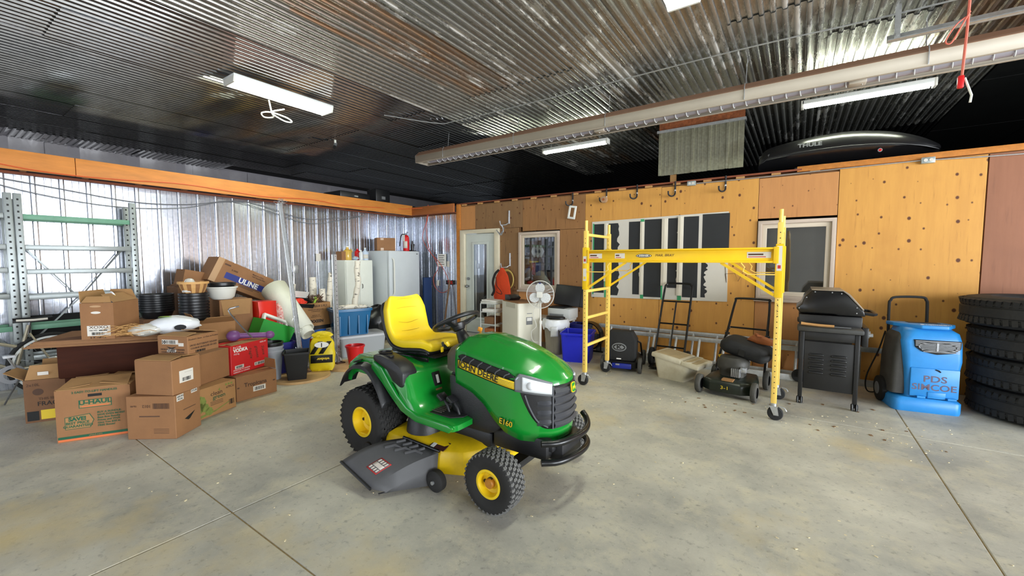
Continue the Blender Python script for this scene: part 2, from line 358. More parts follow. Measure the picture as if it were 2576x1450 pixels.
for nm, p in (('wall_far', (-12, 16.8, 0, 8.2, 17, 3.75)), ('wall_right_near', (8, -5, 0, 8.2, -4.1, 3.75)), ('wall_right_middle', (8, -.1, 0, 8.2, 1.1, 3.75)), ('wall_right_far', (8, 5.3, 0, 8.2, 17, 3.75)),
        ('wall_right_header', (8, -4.1, 3.1, 8.2, 5.3, 3.75)), ('wall_rear_left', (-7.4, -4.8, 0, -6.5, -4.6, 3.75)), ('wall_rear_right', (-2.1, -4.8, 0, 8.2, -4.6, 3.75)), ('wall_rear_header', (-12, -4.8, 3.1, 8.2, -4.6, 3.75))):
    struct(B().box(*p).build(nm, 'loft_dark' if nm == 'wall_far' else mat('wall_paint', (190, 190, 186), .7, var=.1)))
gr = B().box(-30, -40, -.22, 60, 40, -.17).build('ground_outside', mat('gravel', (150, 146, 136), .9, var=.3, sc=12)); struct(gr, 'pale gravel yard outside the doors')
# ceiling
cl = B().box(-12, -5, 3.69, 8.2, 17, 3.78).build('ceiling', 'loft_dark'); struct(cl, 'corrugated iron ceiling')
CP = [(0, -.011), (.022, -.011), (.027, -.009), (.034, .009), (.039, .011), (.072, .011), (.077, .009), (.084, -.009)]
def corr(name, w, ln, m, pit=.089):
    b = B(); P = [(i*pit+x, z) for i in range(int(round(w/pit))) for x, z in CP]+[(w, -.011)]
    b.rings([[(x, 0, z) for x, z in P], [(x, ln, z) for x, z in P]], closed=False, cap=False)
    return b.build(name, m, smooth=30)
cs = corr('ceiling_sheet', .801, 2.5, 'ceiling_steel'); cs.parent = cl; first = True
for i in range(16):
    off = random.choice([-.2, .55, 1.1, 1.7])
    for j in range(-2, 7):
        y = off+j*2.44-.2
        if y > 15: continue
        c = cs.copy(); COL.objects.link(c); c.parent = cl
        if -10.9+i*.79 < -4.6 or y > 9:
            if 'cdm' not in globals(): cdm = cs.data.copy(); cdm.materials[0] = MAT['ceiling_dark']
            c.data = cdm
        c.location = (-10.9+i*.79, y, 3.652+(.005 if j % 2 else 0)+(.003 if i % 2 else 0)); c.rotation_euler = (R(.12), 0, 0)
bpy.data.objects.remove(cs)
cx = corr('ceiling_sheet', .801, 1.0, 'ceiling_dark'); cx.parent = cl; cx.rotation_euler = (0, 0, R(90)); cx.location = (-10.75, -3.5, 3.64)
for k in range(1, 10):
    c = cx.copy(); COL.objects.link(c); c.location = (-10.75, -3.5+k*.79, 3.64+(.004 if k % 2 else 0))
for i in range(5):
    for j in range(8): B().box(1.78+i*1.22, -4.6+j*2.44, 3.655, 2.99+i*1.22, -2.17+j*2.44, 3.68).build('ceiling_panel', mat('tar_board', (16, 18, 17), .5, var=.5, sc=3), cl)
# door and windows
mat('door_white', (206, 212, 206), .45, var=.05); mat('frame_cream', (226, 216, 190), .5, var=.06); mat('frame_beige', (198, 180, 164), .5, var=.06)
dr = thing('door_1', 'white half glazed office door', 'door'); del dr['category']; struct(dr)
B().prism([(-5.63, 0), (-5.515, 0), (-5.515, 1.985), (-4.77, 1.985), (-4.77, 0), (-4.66, 0), (-4.66, 2.06), (-5.63, 2.06)], 6.36, 6.44).build('door_frame', 'frame_cream', dr, bevel=.006)
B().rings([[(-5.51, y, .02), (-4.775, y, .02), (-4.775, y, 1.98), (-5.51, y, 1.98)] if k in (0, 3) else [(-5.33, y, .3), (-4.95, y, .3), (-4.95, y, 1.8), (-5.33, y, 1.8)] for k, y in enumerate((6.41, 6.41, 6.45, 6.45))], loop=True).build('door_leaf', 'door_white', dr, bevel=.004)
B().frame(-5.35, .28, -4.93, 1.82, .05, 6.395, 6.41).build('glazing_trim', 'door_white', dr, bevel=.005)
B().box(-5.33, 6.425, .3, -4.95, 6.43, 1.8).build('pane', glass('door_glass', (.8, .8, .78), .3, .03), dr)
B().cyl((-5.44, 6.41, .94), (-5.44, 6.365, .94), .018).sph((-5.44, 6.345, .94), .03).build('door_knob', 'steel', dr)
B().cyl((-5.44, 6.41, 1.09), (-5.44, 6.385, 1.09), .03).build('deadbolt', 'steel', dr)
B().box(-5.6, 7.1, 0, -4.3, 7.12, 2.3).build('curtain', mat('curtain_tan', (150, 132, 112), .8, var=.3, sc=3, st=(14, 1, .5)), dr)
def window(n, x0, x1, z0, z1, label):
    w = empty('window_%d' % n); struct(w, label)
    B().frame(x0, z0, x1, z1, .045, 6.37, 6.46).build('window_frame', 'frame_beige', w, bevel=.005)
    a, b2, c, d = x0+.045, x1-.045, z0+.045, z1-.045; t = .055
    B().frame(a, c, b2, d, t, 6.4, 6.44).build('sash', mat('frame_sash', (206, 192, 172), .5), w, bevel=.005)
    B().box(a+t, 6.42, c+t, b2-t, 6.425, d-t).build('pane', glass('window_glass', (.92, .93, .93), .06, .02), w)
    B().box(x0-.02, 6.35, z0-.035, x1+.02, 6.4, z0).build('window_sill', 'frame_beige', w, bevel=.005)
    return w
w1 = window(1, -4.224, -3.39, .92, 1.965, 'beige framed window with sample boards behind the glass')
w2 = window(2, -.448, .37, .95, 1.97, 'beige framed window with a grey blind behind the glass')
B().box(-.4, 6.52, .95, .35, 6.53, 1.95).build('blind', mat('blind_grey', (112, 106, 98), .7, var=.15, sc=2), w2)
B().box(-4.2, 6.56, .95, -3.78, 6.57, 1.93).build('sample_board', mat('board_brown', (128, 88, 62), .7, var=.2), w1)
B().box(-3.78, 6.9, .95, -3.2, 6.92, 1.93).build('blind', 'blind_grey', w1)
for k in range(3): B().prism([(-4.06+k*.075, 1.62), (-4.0+k*.075, 1.74), (-3.93+k*.075, 1.62), (-3.99+k*.075, 1.5), ], 6.55, 6.555).build('white_tile', 'white_plastic', w1)
for k, (x, z, w_, h_, m) in enumerate(((-4.14, 1.8, .1, .09, 'white_print'), (-4.14, 1.66, .08, .12, 'black_print'), (-4.03, 1.84, .1, .06, 'grey_plastic'), (-4.14, 1.45, .09, .14, 'white_plastic'), (-4.0, 1.3, .07, .22, 'red_print'), (-3.9, 1.3, .1, .24, 'blue_print'), (-4.12, 1.22, .1, .18, 'white_print'), (-3.88, 1.84, .1, .08, 'card_light'), (-4.0, 1.43, .2, .03, 'yellow_print'))):
    B().box(x-w_/2, 6.545, z-h_/2, x+w_/2, 6.555, z+h_/2).build('sample', m, w1)
# ================================================================ riding mower
mat('jd_green', (18, 134, 44), .22, coat=.6, var=.06, sc=3); mat('jd_yellow', (246, 208, 30), .35, var=.06, sc=8); mat('seat_yellow', (250, 214, 34), .42)
mat('jd_black', (34, 34, 36), .45, var=.2, sc=10, bump=.08, bsc=120); mat('dash_taupe', (92, 86, 76), .6, var=.15, sc=8); mat('vent_black', (10, 10, 10), .6)
mat('grille_grey0', (86, 87, 90), .5); mat('rubber_worn', (38, 37, 36), .78, var=.2, sc=12); mat('tread_dusty', (104, 103, 100), .85, var=.3, sc=25); mat('tread_dark', (52, 51, 50), .85, var=.35, sc=25)
mat('label_white0', (206, 196, 186), .6); mat('deck_yellow', (238, 198, 22), .38, var=.12, sc=14); mat('chute_grey', (88, 88, 90), .6, var=.15, sc=6); mat('lamp_clear', (222, 226, 228), .12, coat=.5); mat('lamp_grey', (150, 154, 158), .2, .5)
mw = thing('riding_mower', 'green and yellow riding lawn mower with a yellow seat', 'lawn mower', (-2.05, 2.30, 0))
def ip(tb, x):
    for (a, p), (b, q) in zip(tb, tb[1:]):
        if x <= b: return p+(q-p)*max(0, (x-a))/(b-a)
    return tb[-1][1]
HW = .262
PH = smooth_path([(.2, -.258, 0), (.36, -.262, 0), (.52, -.262, 0), (.64, -.252, 0), (.74, -.218, 0), (.82, -.17, 0), (.868, -.122, 0), (.892, -.065, 0), (.902, 0, 0)], 8)
PL = [0]
for i in range(1, len(PH)): PL.append(PL[-1]+(PH[i]-PH[i-1]).length)
def plan(s):
    """hood outline, s 0..1: near rear corner -> nose -> far rear corner"""
    t = min(s, 1-s)*2*PL[-1]; i = 0
    while i < len(PL)-2 and PL[i+1] < t: i += 1
    p = PH[i]+(PH[i+1]-PH[i])*((t-PL[i])/(PL[i+1]-PL[i])); return (p.x, p.y if s <= .5 else -p.y)
def pnorm(s):
    a, b = plan(max(0, s-.004)), plan(min(1, s+.004)); d = V((b[0]-a[0], b[1]-a[1])).normalized(); return V((d.y, -d.x))
ZS = [(.2, .866), (.36, .842), (.54, .808), (.68, .786), (.78, .762), (.86, .728), (.91, .718)]
ZT = [(.2, .935), (.33, .944), (.54, .908), (.67, .868), (.78, .816), (.86, .757), (.902, .719)]
ZB = [(.2, .64), (.34, .60), (.44, .54), (.52, .455), (.6, .395), (.7, .36), (.8, .358), (.93, .368)]
def hs(s, z, off=0):
    p = plan(s); n = pnorm(s); return (p[0]+n.x*off, p[1]+n.y*off, z)
NS = 81
hb = B()
hb.rings([[hs(i/(NS-1), ip(ZB, plan(i/(NS-1))[0])+(ip(ZS, plan(i/(NS-1))[0])-ip(ZB, plan(i/(NS-1))[0]))*k/6, .006*sin(pi*k/6)) for k in range(7)] for i in range(NS)], closed=False, cap=False)
def toppt(i, k):
    x, y = plan(i/(NS-1)); r = k/10; z0, z1 = ip(ZS, x), ip(ZT, x)
    ridge = .010*math.exp(-((1-r)*abs(y)-.13)**2/.0006)*min(1, max(0, (.8-x)*4))
    return (x, y*(1-r), z0+(z1-z0)*sin(r*pi/2)**.85+ridge)
hb.rings([[toppt(i, k) for k in range(11)] for i in range(NS)], closed=False, cap=False)
hood = hb.build('hood', 'jd_green', mw, smooth=50, solid=.004)
def shell(name, m, s0, s1, zf, parent, off=.008, n=30, k=4, solid=.006, bev=0):
    b = B(); b.rings([[hs(s0+(s1-s0)*i/n, zf(i/n)[0]+(zf(i/n)[1]-zf(i/n)[0])*j/k, off) for j in range(k+1)] for i in range(n+1)], closed=False, cap=False)
    return b.build(name, m, parent, solid=solid)
def SX(x):
    lo, hi = 0, .5
    for _ in range(30):
        md = (lo+hi)/2
        if plan(md)[0] < x: lo = md
        else: hi = md
    return lo
def mir(s): return 1-s
for near in (True, False):
    q = (lambda s: s) if near else mir
    def zv(t):
        x = .235+(.665-.235)*t; top = ip(ZS, x)-.014; bot = .797-(x-.231)*.165
        e = min(1, t/.1+.25, (1-t)/.12+.1); c = (top+bot)/2; return (c+(bot-c)*e, c+(top-c)*e)
    vent = shell('side_vent', 'vent_black', q(SX(.235)), q(SX(.665)), zv, mw, .009)
    for k in range(6):
        x = .29+k*.068; z0, z1 = zv((x-.235)/.43)
        y = -HW-.011 if near else HW+.011
        B().tube(smooth_path([(x-.03, y, z0+.004), (x-.018, y*1.012, (z0+z1)/2), (x+.012, y, z1-.004)], 4), .0042, 6).build('vent_slat', 'grille_grey0', vent)
    zd = lambda t: (.754-t*.08, .80-t*.078)
    shell('stripe_border', 'vent_black', q(SX(.226)), q(SX(.672)), lambda t: (zd(t)[0]-.007, zd(t)[1]+.004), mw, .009)
    st = shell('yellow_stripe', 'jd_yellow', q(SX(.232)), q(SX(.666)), zd, mw, .0105)
    for k in range(4): shell('stripe_line', 'dash_taupe', q(SX(.50)), q(SX(.664)), lambda t, k=k: (.754-(.268+.166*t)/.434*.08+.009*k+.007, .754-(.268+.166*t)/.434*.08+.009*k+.0085), st, .0145, 6, 1, .001)
text('JOHN DEERE', .058, 'black_print', mw, (.40, -HW-.0165, .748), 'f', -R(10.3), sx=.98, bold=.012)
text('E160', .05, 'black_print', mw, (.615, -HW-.0105, .462), 'f', -R(6), bold=.05); text('E160', .05, 'jd_yellow', mw, (.615, -HW-.0125, .462), 'f', -R(6), bold=.0)
# grille and lights
s_side = SX(.70); s_c = SX(.862)
def zgs(t):
    x, y = plan(s_side+(1-2*s_side)*t)
    return (.438+max(0, .85-x)**2*9.5, min(.70, ip(ZS, x)-.022))
gri = shell('grille_panel', 'jd_black', s_side, 1-s_side, zgs, mw, .006, 70, 6)
sc_ = s_c+.004
for k in range(5):
    z = .458+k*.05
    b = B(); rg = []
    for i in range(17):
        s = sc_+(1-2*sc_)*i/16; rg.append([hs(s, z-.018, .012), hs(s, z+.004, .028), hs(s, z+.02, .012)])
    b.rings(rg).build('grille_slat', mat('grille_grey', (70, 71, 75), .5, var=.15, sc=10), gri, smooth=30)
for sgn in (0, 1):
    q = (lambda s: s) if sgn == 0 else mir
    for k in range(3):
        b = B(); z = .475+k*.058; b.rings([[hs(q(SX(.79)+(s_c-SX(.79)-.006)*i/6), z-.018, .008), hs(q(SX(.79)+(s_c-SX(.79)-.006)*i/6), z+.002, .012+.02*sin(pi*i/6)), hs(q(SX(.79)+(s_c-SX(.79)-.006)*i/6), z+.02, .008)] for i in range(7)]).build('side_slat', 'grille_grey', gri)
    B().tube([hs(q(s_c-.002), .44, .014), hs(q(s_c-.002), .70, .014)], .007, 6).build('grille_post', 'grille_grey', gri)
    B().tube(smooth_path([hs(q(SX(.725)), .645, .012), hs(q(SX(.75)), .57, .012), hs(q(SX(.79)), .49, .012), hs(q(SX(.84)), .45, .012)], 6), .006, 6).build('grille_rim', 'grille_grey', gri)
    zh = lambda t: (.664-.024*t, min(.74+.3*t, .777-.055*t**1.4))
    hl = shell('headlight', 'lamp_grey', q(SX(.668)), q(s_c-.004), zh, mw, .012, 24, 4, .012)
    shell('lens', 'lamp_clear', q(SX(.71)), q(s_c-.008), lambda t: (.672-.018*t, .757-.042*t), hl, .02, 18, 4, .006)
    b = B(); c = hs(q(SX(.755)), .705, .024); b.sph(c, (.026, .018, .024)).build('bulb_reflector', mat('reflector', (226, 228, 230), .3), hl)
em = B(); e0 = V(hs(.5, .672, .03)); 
em.m = MX.Translation(e0) @ Euler((0, R(-6), 0)).to_matrix().to_4x4()
em.prism([(p[0], p[1]) for p in rrect(.05, .062, .015)], -.004, .004, 'x'); emb = em.build('badge', 'jd_yellow', mw)
em = B(em.m); em.prism([(p[0], p[1]) for p in rrect(.042, .054, .012)], .004, .006, 'x').build('badge_field', 'jd_green', emb)
em = B(em.m); em.prism([(-.016, .004), (-.010, .010), (.004, .006), (.008, .014), (.014, .02), (.010, .010), (.014, .006), (.016, -.004), (.010, -.016), (.008, -.004), (-.006, -.004), (-.014, -.014), (-.016, -.004)], .006, .008, 'x').build('badge_deer', 'jd_yellow', emb)
# chassis, bumper
B().box(.12, -.225, .33, .46, .225, .70).box(.461, -.2, .25, .86, .2, .385).box(.1, -.2, .22, .45, .2, .329).build('engine_housing', 'jd_black', mw, bevel=.02)
B().prism([(.16, .36), (.5, .36), (.58, .42), (.5, .5), (.38, .6), (.22, .68), (.13, .68)], -.252, .252).build('side_cowl', 'jd_black', mw, bevel=.012)
B().box(.74, -.17, .30, .885, .17, .352).build('nose_lip', 'jd_black', mw, bevel=.012)
B().box(.78, -.13, .24, .93, .13, .36).build('bumper_bracket', 'jd_black', mw, bevel=.006)
for z, up in ((.385, .05), (.272, -.0)):
    P = [(.86, -.26, z), (.935, -.19, z), (.975, -.07, z), (.985, .05, z), (.965, .15, z+up*.1), (.925, .215, z+up*.5), (.89, .235, z+up)]
    B().tube(smooth_path(P, 8), .0195, 14).build('bumper_bar', 'black_paint', mw)
B().box(.60, -.40, .165, .68, .40, .205).cyl((.64, -.4, .185), (.64, -.47, .19), .02).cyl((.64, .4, .185), (.64, .47, .19), .02).build('front_axle', 'jd_black', mw)
B().cyl((-.575, -.3, .25), (-.575, .3, .25), .03).box(-.85, -.19, .26, .1, .19, .45).build('frame_rail', 'jd_black', mw, bevel=.01)
# wheels
def tyre_wheel(name, R0, w, hub, parent, loc, side, rows, per, tm):
    e = empty(name, parent, loc); s = side; h = w/2
    prof = [(hub, h*.72), (hub+.012, h*.86), (R0*.72, h*.98), (R0*.86, h), (R0*.95, h*.9), (R0-.006, h*.72), (R0-.004, 0), (R0-.006, -h*.72), (R0*.95, -h*.9), (R0*.86, -h), (R0*.72, -h*.98), (hub+.012, -h*.86), (hub, -h*.72)]
    t = B().lathe(prof, 48, ax='y').build('tyre', 'rubber_worn', e)
    b = B()
    for r in range(rows):
        y = (r-(rows-1)/2)*(w*.94/rows); yy = abs(y)/h; rad = R0-.012-(.012 if yy > .72 else .0)*((yy-.5)*2)
        for j in range(per):
            a = 2*pi*(j+(r % 2)*.5)/per
            for q in (-1, 1):
                m = Euler((0, a, 0)).to_matrix().to_4x4() @ MX.Translation((0, y+q*w*.94/rows*.21, rad+.010)) @ Euler((0, 0, q*.55)).to_matrix().to_4x4()
                b.m = m; L_ = 2*pi*R0/per*.5; b.box(-L_*.5, -w*.94/rows*.27, -.008, L_*.5, w*.94/rows*.27, .006)
    b.build('tread', tm, t, smooth=0)
    rim = B().lathe([(hub+.008, s*h*.84), (hub-.006, s*h*.86), (hub-.014, s*h*.6), (hub*.8, s*h*.34), (hub*.55, s*h*.28), (hub*.42, s*h*.4), (hub*.3, s*h*.42), (.0, s*h*.42)], 36, ax='y').build('rim', 'jd_yellow', e)
    B().lathe([(hub-.01, -s*h*.7), (.0, -s*h*.6)], 24, ax='y').build('rim_back', 'black_paint', rim)
    B().cyl((-hub*.62, s*h*.3, -hub*.1), (-hub*.62, s*h*.36, -hub*.1), .011, n=10).build('valve_hole', 'vent_black', rim)
    return e, rim
for sd in (-1, 1):
    e, rim = tyre_wheel('front_wheel', .176, .14, .078, mw, (.64, sd*.425, .176), sd, 5, 34, 'tread_dusty')
    B().lathe([(.03, sd*.028), (.03, sd*.05), (.025, sd*.056), (0, sd*.056)], 18, ax='y').build('hub_cap', mat('hub_rusty', (196, 130, 40), .5, var=.2, sc=30), rim)
    tyre_wheel('rear_wheel', .255, .25, .105, mw, (-.575, sd*.335, .255), sd, 6, 36, 'tread_dark')
# fender body and foot rests
bp = [(-.74, .60), (-.73, .70), (-.66, .745), (-.30, .735), (-.14, .70), (-.10, .66), (-.05, .53), (.0, .465), (.06, .437), (.30, .43), (.335, .42), (.335, .385), (.05, .39), (-.06, .42), (-.12, .48), (-.17, .60), (-.22, .66), (-.68, .68), (-.70, .60)]
fb = B()
def fsec(y, k): return [(x if x < -.06 or k == 0 else x-.05*k, y, z-.05*k*(1 if x < -.06 else .2)) for x, z in bp]
fb.rings([fsec(-.43, 1), fsec(-.415, .35), fsec(-.385, 0), fsec(-.2, 0), fsec(.2, 0), fsec(.385, 0), fsec(.415, .35), fsec(.43, 1)])
fen = fb.build('fender_body', 'jd_green', mw, smooth=35)
for sd in (-1, 1):
    B().prism([(-.43, .74), (-.33, .70), (-.24, .6), (-.17, .53), (-.08, .465), (.02, .432), (.29, .426), (.335, .41), (.30, .375), (.0, .385), (-.14, .43), (-.24, .51), (-.33, .59), (-.45, .68)], sd*.41, sd*.445).build('fender_edge', 'jd_green', fen, bevel=.01)
    P = [(-.775, .535), (-.735, .60), (-.67, .66), (-.59, .695), (-.50, .70), (-.42, .66), (-.35, .58), (-.305, .50), (-.285, .46)]
    b = B(); b.rings([[(x, sd*.34, z+.012), (x, sd*.44, z+.008), (x+.002, sd*.475, z-.008), (x+.004, sd*.485, z-.03), (x+.004, sd*.47, z-.03), (x, sd*.44, z-.012), (x, sd*.34, z-.01)] for x, z in [(p.x, p.z) for p in smooth_path([(a, 0, c) for a, c in P], 4)]])
    fl_ = b.build('fender_flare', 'jd_black', fen, smooth=35)
    b = B(); b.m = MX.Translation((-.60, sd*.44, .713)) @ Euler((0, R(-20), 0)).to_matrix().to_4x4(); b.lathe([(.045, -.004), (.05, .003), (.036, .004), (.034, -.006), (0, -.006)], 20); [b.v.__setitem__(i, b.m @ (V(((b.m.inverted() @ p).x, (b.m.inverted() @ p).y*.5, (b.m.inverted() @ p).z)))) for i, p in enumerate(b.v)]
    b.build('hand_hole', 'vent_black', fl_)
    fr_ = B().prism([(-.02, -.16), (-.04, -.30), (.0, -.36), (.24, -.36), (.30, -.30), (.30, -.16)], .434, .4405, 'z')
    if sd > 0: fr_.v = [V((p.x, -p.y, p.z)) for p in fr_.v]
    mt = fr_.build('foot_mat', 'jd_black', fen, bevel=.003)
    for k in range(7): B().box(-.01, sd*(.18+k*.024), .4405, .13, sd*(.186+k*.024), .445).build('mat_rib', 'dash_taupe', mt)
for x in (.16, .25):
    B().tube([(x, -.28, .43), (x-.02, -.28, .48), (x-.05, -.28, .515)], .011, 8).cb((x-.065, -.28, .53), (.055, .07, .022), (0, R(35), 0)).build('pedal', 'jd_black', mw, bevel=.004)
cup = B().prism([(-.43, .745), (-.42, .785), (-.34, .79), (-.22, .765), (-.15, .735), (-.11, .69), (-.11, .60), (-.14, .585), (-.22, .62), (-.28, .69)], -.445, -.31).build('side_console', 'jd_black', mw, bevel=.016)
B().lathe([(.045, .79), (.052, .80), (.042, .80), (.038, .74), (0, .74)], 24, c=(-.365, -.375, 0)).build('cup_holder', 'black_plastic', cup)
B().box(-.32, -.42, .776, -.26, -.385, .79).build('switch', 'vent_black', cup, bevel=.004)
B().prism([(-.43, .745), (-.42, .785), (-.34, .79), (-.22, .765), (-.15, .735), (-.11, .69), (-.11, .60), (-.14, .585), (-.22, .62), (-.28, .69)], .31, .445).build('side_console', 'jd_black', mw, bevel=.016)
ga = B().cb((-.076, -.16, .60), (.012, .075, .10), (0, R(-17), 0)).build('fuel_gauge', 'vent_black', mw, bevel=.012)
B().cb((-.066, -.16, .60), (.006, .02, .06), (0, R(-17), 0)).build('gauge_mark', 'white_plastic', ga)
B().cb((-.048, -.165, .525), (.004, .06, .022), (0, R(-17), 0)).build('maker_sticker', 'card_light', mw)
lb_ = B().box(.02, -.12, .441, .12, .12, .445).build('warning_decal', mat('decal_dark', (96, 78, 64), .6, var=.3, sc=30), mw)
B().box(.07, -.12, .445, .076, .12, .446).build('decal_line', 'orange_print', lb_); B().box(.085, -.09, .445, .105, -.05, .446).build('decal_symbol', 'white_print', lb_)
# seat
path = smooth_path([(-.12, .765), (-.16, .80), (-.28, .795), (-.42, .79), (-.53, .805), (-.605, .865), (-.64, .96), (-.665, 1.06), (-.685, 1.125), (-.70, 1.145)] and [(a, 0, c) for a, c in [(-.14, .79), (-.20, .82), (-.30, .817), (-.40, .81), (-.49, .825), (-.55, .88), (-.58, .965), (-.60, 1.06), (-.615, 1.125), (-.63, 1.147)]], 5)
WS = [.31, .37, .40, .41, .41, .40, .405, .395, .34, .27]
def sweep(path, ws, th, lift, bol):
    rg = []; n = len(path)
    for i, p in enumerate(path):
        a, c = path[max(0, i-1)], path[min(n-1, i+1)]; t = (c-a).normalized(); nn = V((-t.z, 0, t.x)) if False else V((t.z, 0, -t.x))
        if nn.dot(V((.5, 0, 1))) < 0: nn = -nn
        u = i/(n-1)*(len(ws)-1); k = min(int(u), len(ws)-2); w = ws[k]+(ws[k+1]-ws[k])*(u-k); h = th*(.35 if i in (0, n-1) else (.8 if i in (1, n-2) else 1)); ring = []
        for j in range(28):
            an = 2*pi*j/28; cx = abs(cos(an))**.55*(1 if cos(an) >= 0 else -1); sx = abs(sin(an))**.75*(1 if sin(an) >= 0 else -1)
            y = cx*w/2; d = sx*h/2+lift
            if sx > 0: d += bol*(abs(cx)**3)-.012*(1-abs(cx))
            q = p+nn*d; ring.append((q.x, y, q.z))
        rg.append(ring)
    return rg
seat = B().rings(sweep(path, WS, .075, .0, .03)).build('seat', 'seat_yellow', mw, smooth=60)
B().rings(sweep(path, [w+.012 for w in WS], .06, -.03, 0)).build('seat_shell', 'black_plastic', seat, smooth=60)
sp = path[len(path)//2+5:len(path)-4]
def on_seat(u, y, d=.036):
    i = u*(len(path)-1); k = min(int(i), len(path)-2); p = path[k]+(path[k+1]-path[k])*(i-k); t = (path[k+1]-path[k]).normalized(); nn = V((t.z, 0, -t.x))
    if nn.dot(V((.5, 0, 1))) < 0: nn = -nn
    q = p+nn*(d-.007+.03*(abs(y)/.23)**3); return (q.x, y, q.z)
mat('seam', (206, 170, 20), .5)
for us in ([(.66, -.12), (.64, 0), (.66, .12)], [(.78, -.13), (.79, 0), (.78, .13)], [(.9, -.13), (.91, 0), (.9, .13)], [(.55, -.1), (.545, 0), (.55, .1)], [(.55, .1), (.62, .15), (.78, .165), (.9, .14)], [(.55, -.1), (.62, -.15), (.78, -.165), (.9, -.14)], [(.12, -.05), (.2, -.12), (.34, -.15)], [(.12, .05), (.2, .12), (.34, .15)]):
    B().tube(smooth_path([on_seat(u, y) for u, y in us], 6), .0025, 5).build('seam', 'seam', seat)
B().box(-.55, -.17, .745, -.16, .17, .772).box(-.5, -.2, .715, -.13, -.18, .744).box(-.5, .18, .715, -.13, .2, .744).build('seat_bracket', 'black_paint', mw, bevel=.005)
for k in range(6): B().box(-.2+k*.02, -.16, .742, -.19+k*.02, .16, .752).build('bracket_rib', 'jd_black', mw)
# dash and steering
dsh = B().rings([[(x, y, z) for y, z in ((-w, .70), (-w, h-.04), (-w*.8, h), (0, h+.02), (w*.8, h), (w, h-.04), (w, .70))] for x, w, h in ((.02, .14, .80), (.06, .19, .84), (.12, .225, .868), (.2, .25, .888), (.235, .255, .885))], closed=True).build('dash', 'dash_taupe', mw, smooth=50)
B().rings([[(x, y, z) for y, z in ((-w, h-.07), (-w*.85, h), (0, h+.045), (w*.85, h), (w, h-.07))] for x, w, h in ((.165, .2, .875), (.205, .25, .892), (.25, .25, .885), (.27, .23, .87))]).build('hood_cowl', 'jd_black', dsh, smooth=50)
sm = MX.Translation((-.025, 0, 1.0)) @ Euler((0, R(-27), 0)).to_matrix().to_4x4()
b = B(sm); b.tube([(.168*cos(2*pi*i/40), .168*sin(2*pi*i/40), 0) for i in range(40)], .0165, 10, closed=True)
stw = b.build('steering_wheel', 'black_plastic', mw)
b = B(sm); b.lathe([(0, -.075), (.04, -.07), (.055, -.045), (.06, -.028), (.05, -.018), (0, -.014)], 20); b.build('steering_hub', 'black_plastic', stw)
for a in (70, 180, 290):
    b = B(sm); c, s_ = cos(R(a)), sin(R(a)); b.rings([[(c*r-s_*w, s_*r+c*w, z), (c*r+s_*w, s_*r-c*w, z), (c*r+s_*w, s_*r-c*w, z+.014), (c*r-s_*w, s_*r+c*w, z+.014)] for r, w, z in ((.03, .03, -.045), (.09, .016, -.04), (.14, .018, -.02), (.166, .03, -.006))]).build('spoke', 'black_plastic', stw, smooth=50)
B().tube([(.07, 0, .84), (.01, 0, .93)], [.055, .034], 16).build('steering_column', 'jd_black', mw)
ky = B().cyl((.03, -.16, .835), (.03, -.175, .862), .014).build('ignition', 'black_plastic', mw)
B().cb((.02, -.19, .86), (.006, .016, .045), (.3, 0, 0)).build('key', 'steel', ky); B().cb((.02, -.2, .83), (.008, .02, .035), (.2, .2, 0)).build('key_tag', 'jd_yellow', ky)
B().tube([(.075, -.19, .86), (.06, -.2, .885)], [.012, .016], 10).build('choke_knob', 'jd_yellow', mw)
B().tube([(.13, .1, .89), (.12, .1, .925)], .006).cb((.118, .1, .94), (.03, .02, .03), (0, .3, .2)).build('throttle_lever', mat('lever_orange', (240, 160, 40), .4), mw, bevel=.004)
# cutting deck
def dk(z, s, dy=0): return [(x*s+.02, y*s+dy, z) for x, y in ((-.36, -.42), (.20, -.42), (.33, -.36), (.44, -.18), (.46, .1), (.42, .38), (.25, .56), (-.1, .6), (-.34, .5), (-.44, .25), (-.44, -.1))]
dck = B().rings([dk(.085, 1.0), dk(.19, .985), dk(.225, .95), dk(.25, .86), dk(.262, .7)]).build('cutting_deck', 'deck_yellow', mw, smooth=50, bevel=.004)
B().box(-.66, -.43, .135, -.34, -.37, .17).build('deck_arm', 'deck_yellow', dck, bevel=.006)
B().lathe([(.135, .255), (.12, .35), (.1, .375), (0, .38)], 24, c=(-.1, -.25, 0)).build('spindle_cover', 'jd_black', dck)
lb_ = B(Euler((R(16), 0, 0)).to_matrix().to_4x4()).box(.09, -.33, .332, .22, -.25, .336).build('deck_decal', mat('decal_maroon', (80, 40, 36), .5, var=.3, sc=40), dck)
B(Euler((R(16), 0, 0)).to_matrix().to_4x4()).box(.1, -.325, .3362, .13, -.255, .3375).build('decal_symbol', 'white_print', lb_)
for x, y in ((.225, -.475), (-.47, -.45)):
    e = empty('deck_wheel', dck, (x, y, .068)); B().lathe([(.0, -.03), (.03, -.034), (.055, -.03), (.067, -.02), (.068, 0), (.067, .02), (.055, .03), (.03, .034), (0, .03)], 24, ax='y').build('roller', 'rubber_worn', e)
    B().cyl((0, -.042, 0), (0, .03, 0), .012).build('axle_bolt', 'zinc', e)
ch = B(); A_, B_, C_, D_ = V((-.14, -.43, .232)), V((.19, -.42, .215)), V((-.06, -.75, .05)), V((-.40, -.725, .12))
n_ = 8
def cp(a, t): return (A_*(1-a)+B_*a)*(1-t)+(D_*(1-a)+C_*a)*t + V((0, 0, .035*sin(pi*t)*(1-.3*a)))
ch.rings([[cp(a/n_, t/n_) for t in range(n_+1)] for a in range(n_+1)], closed=False, cap=False)
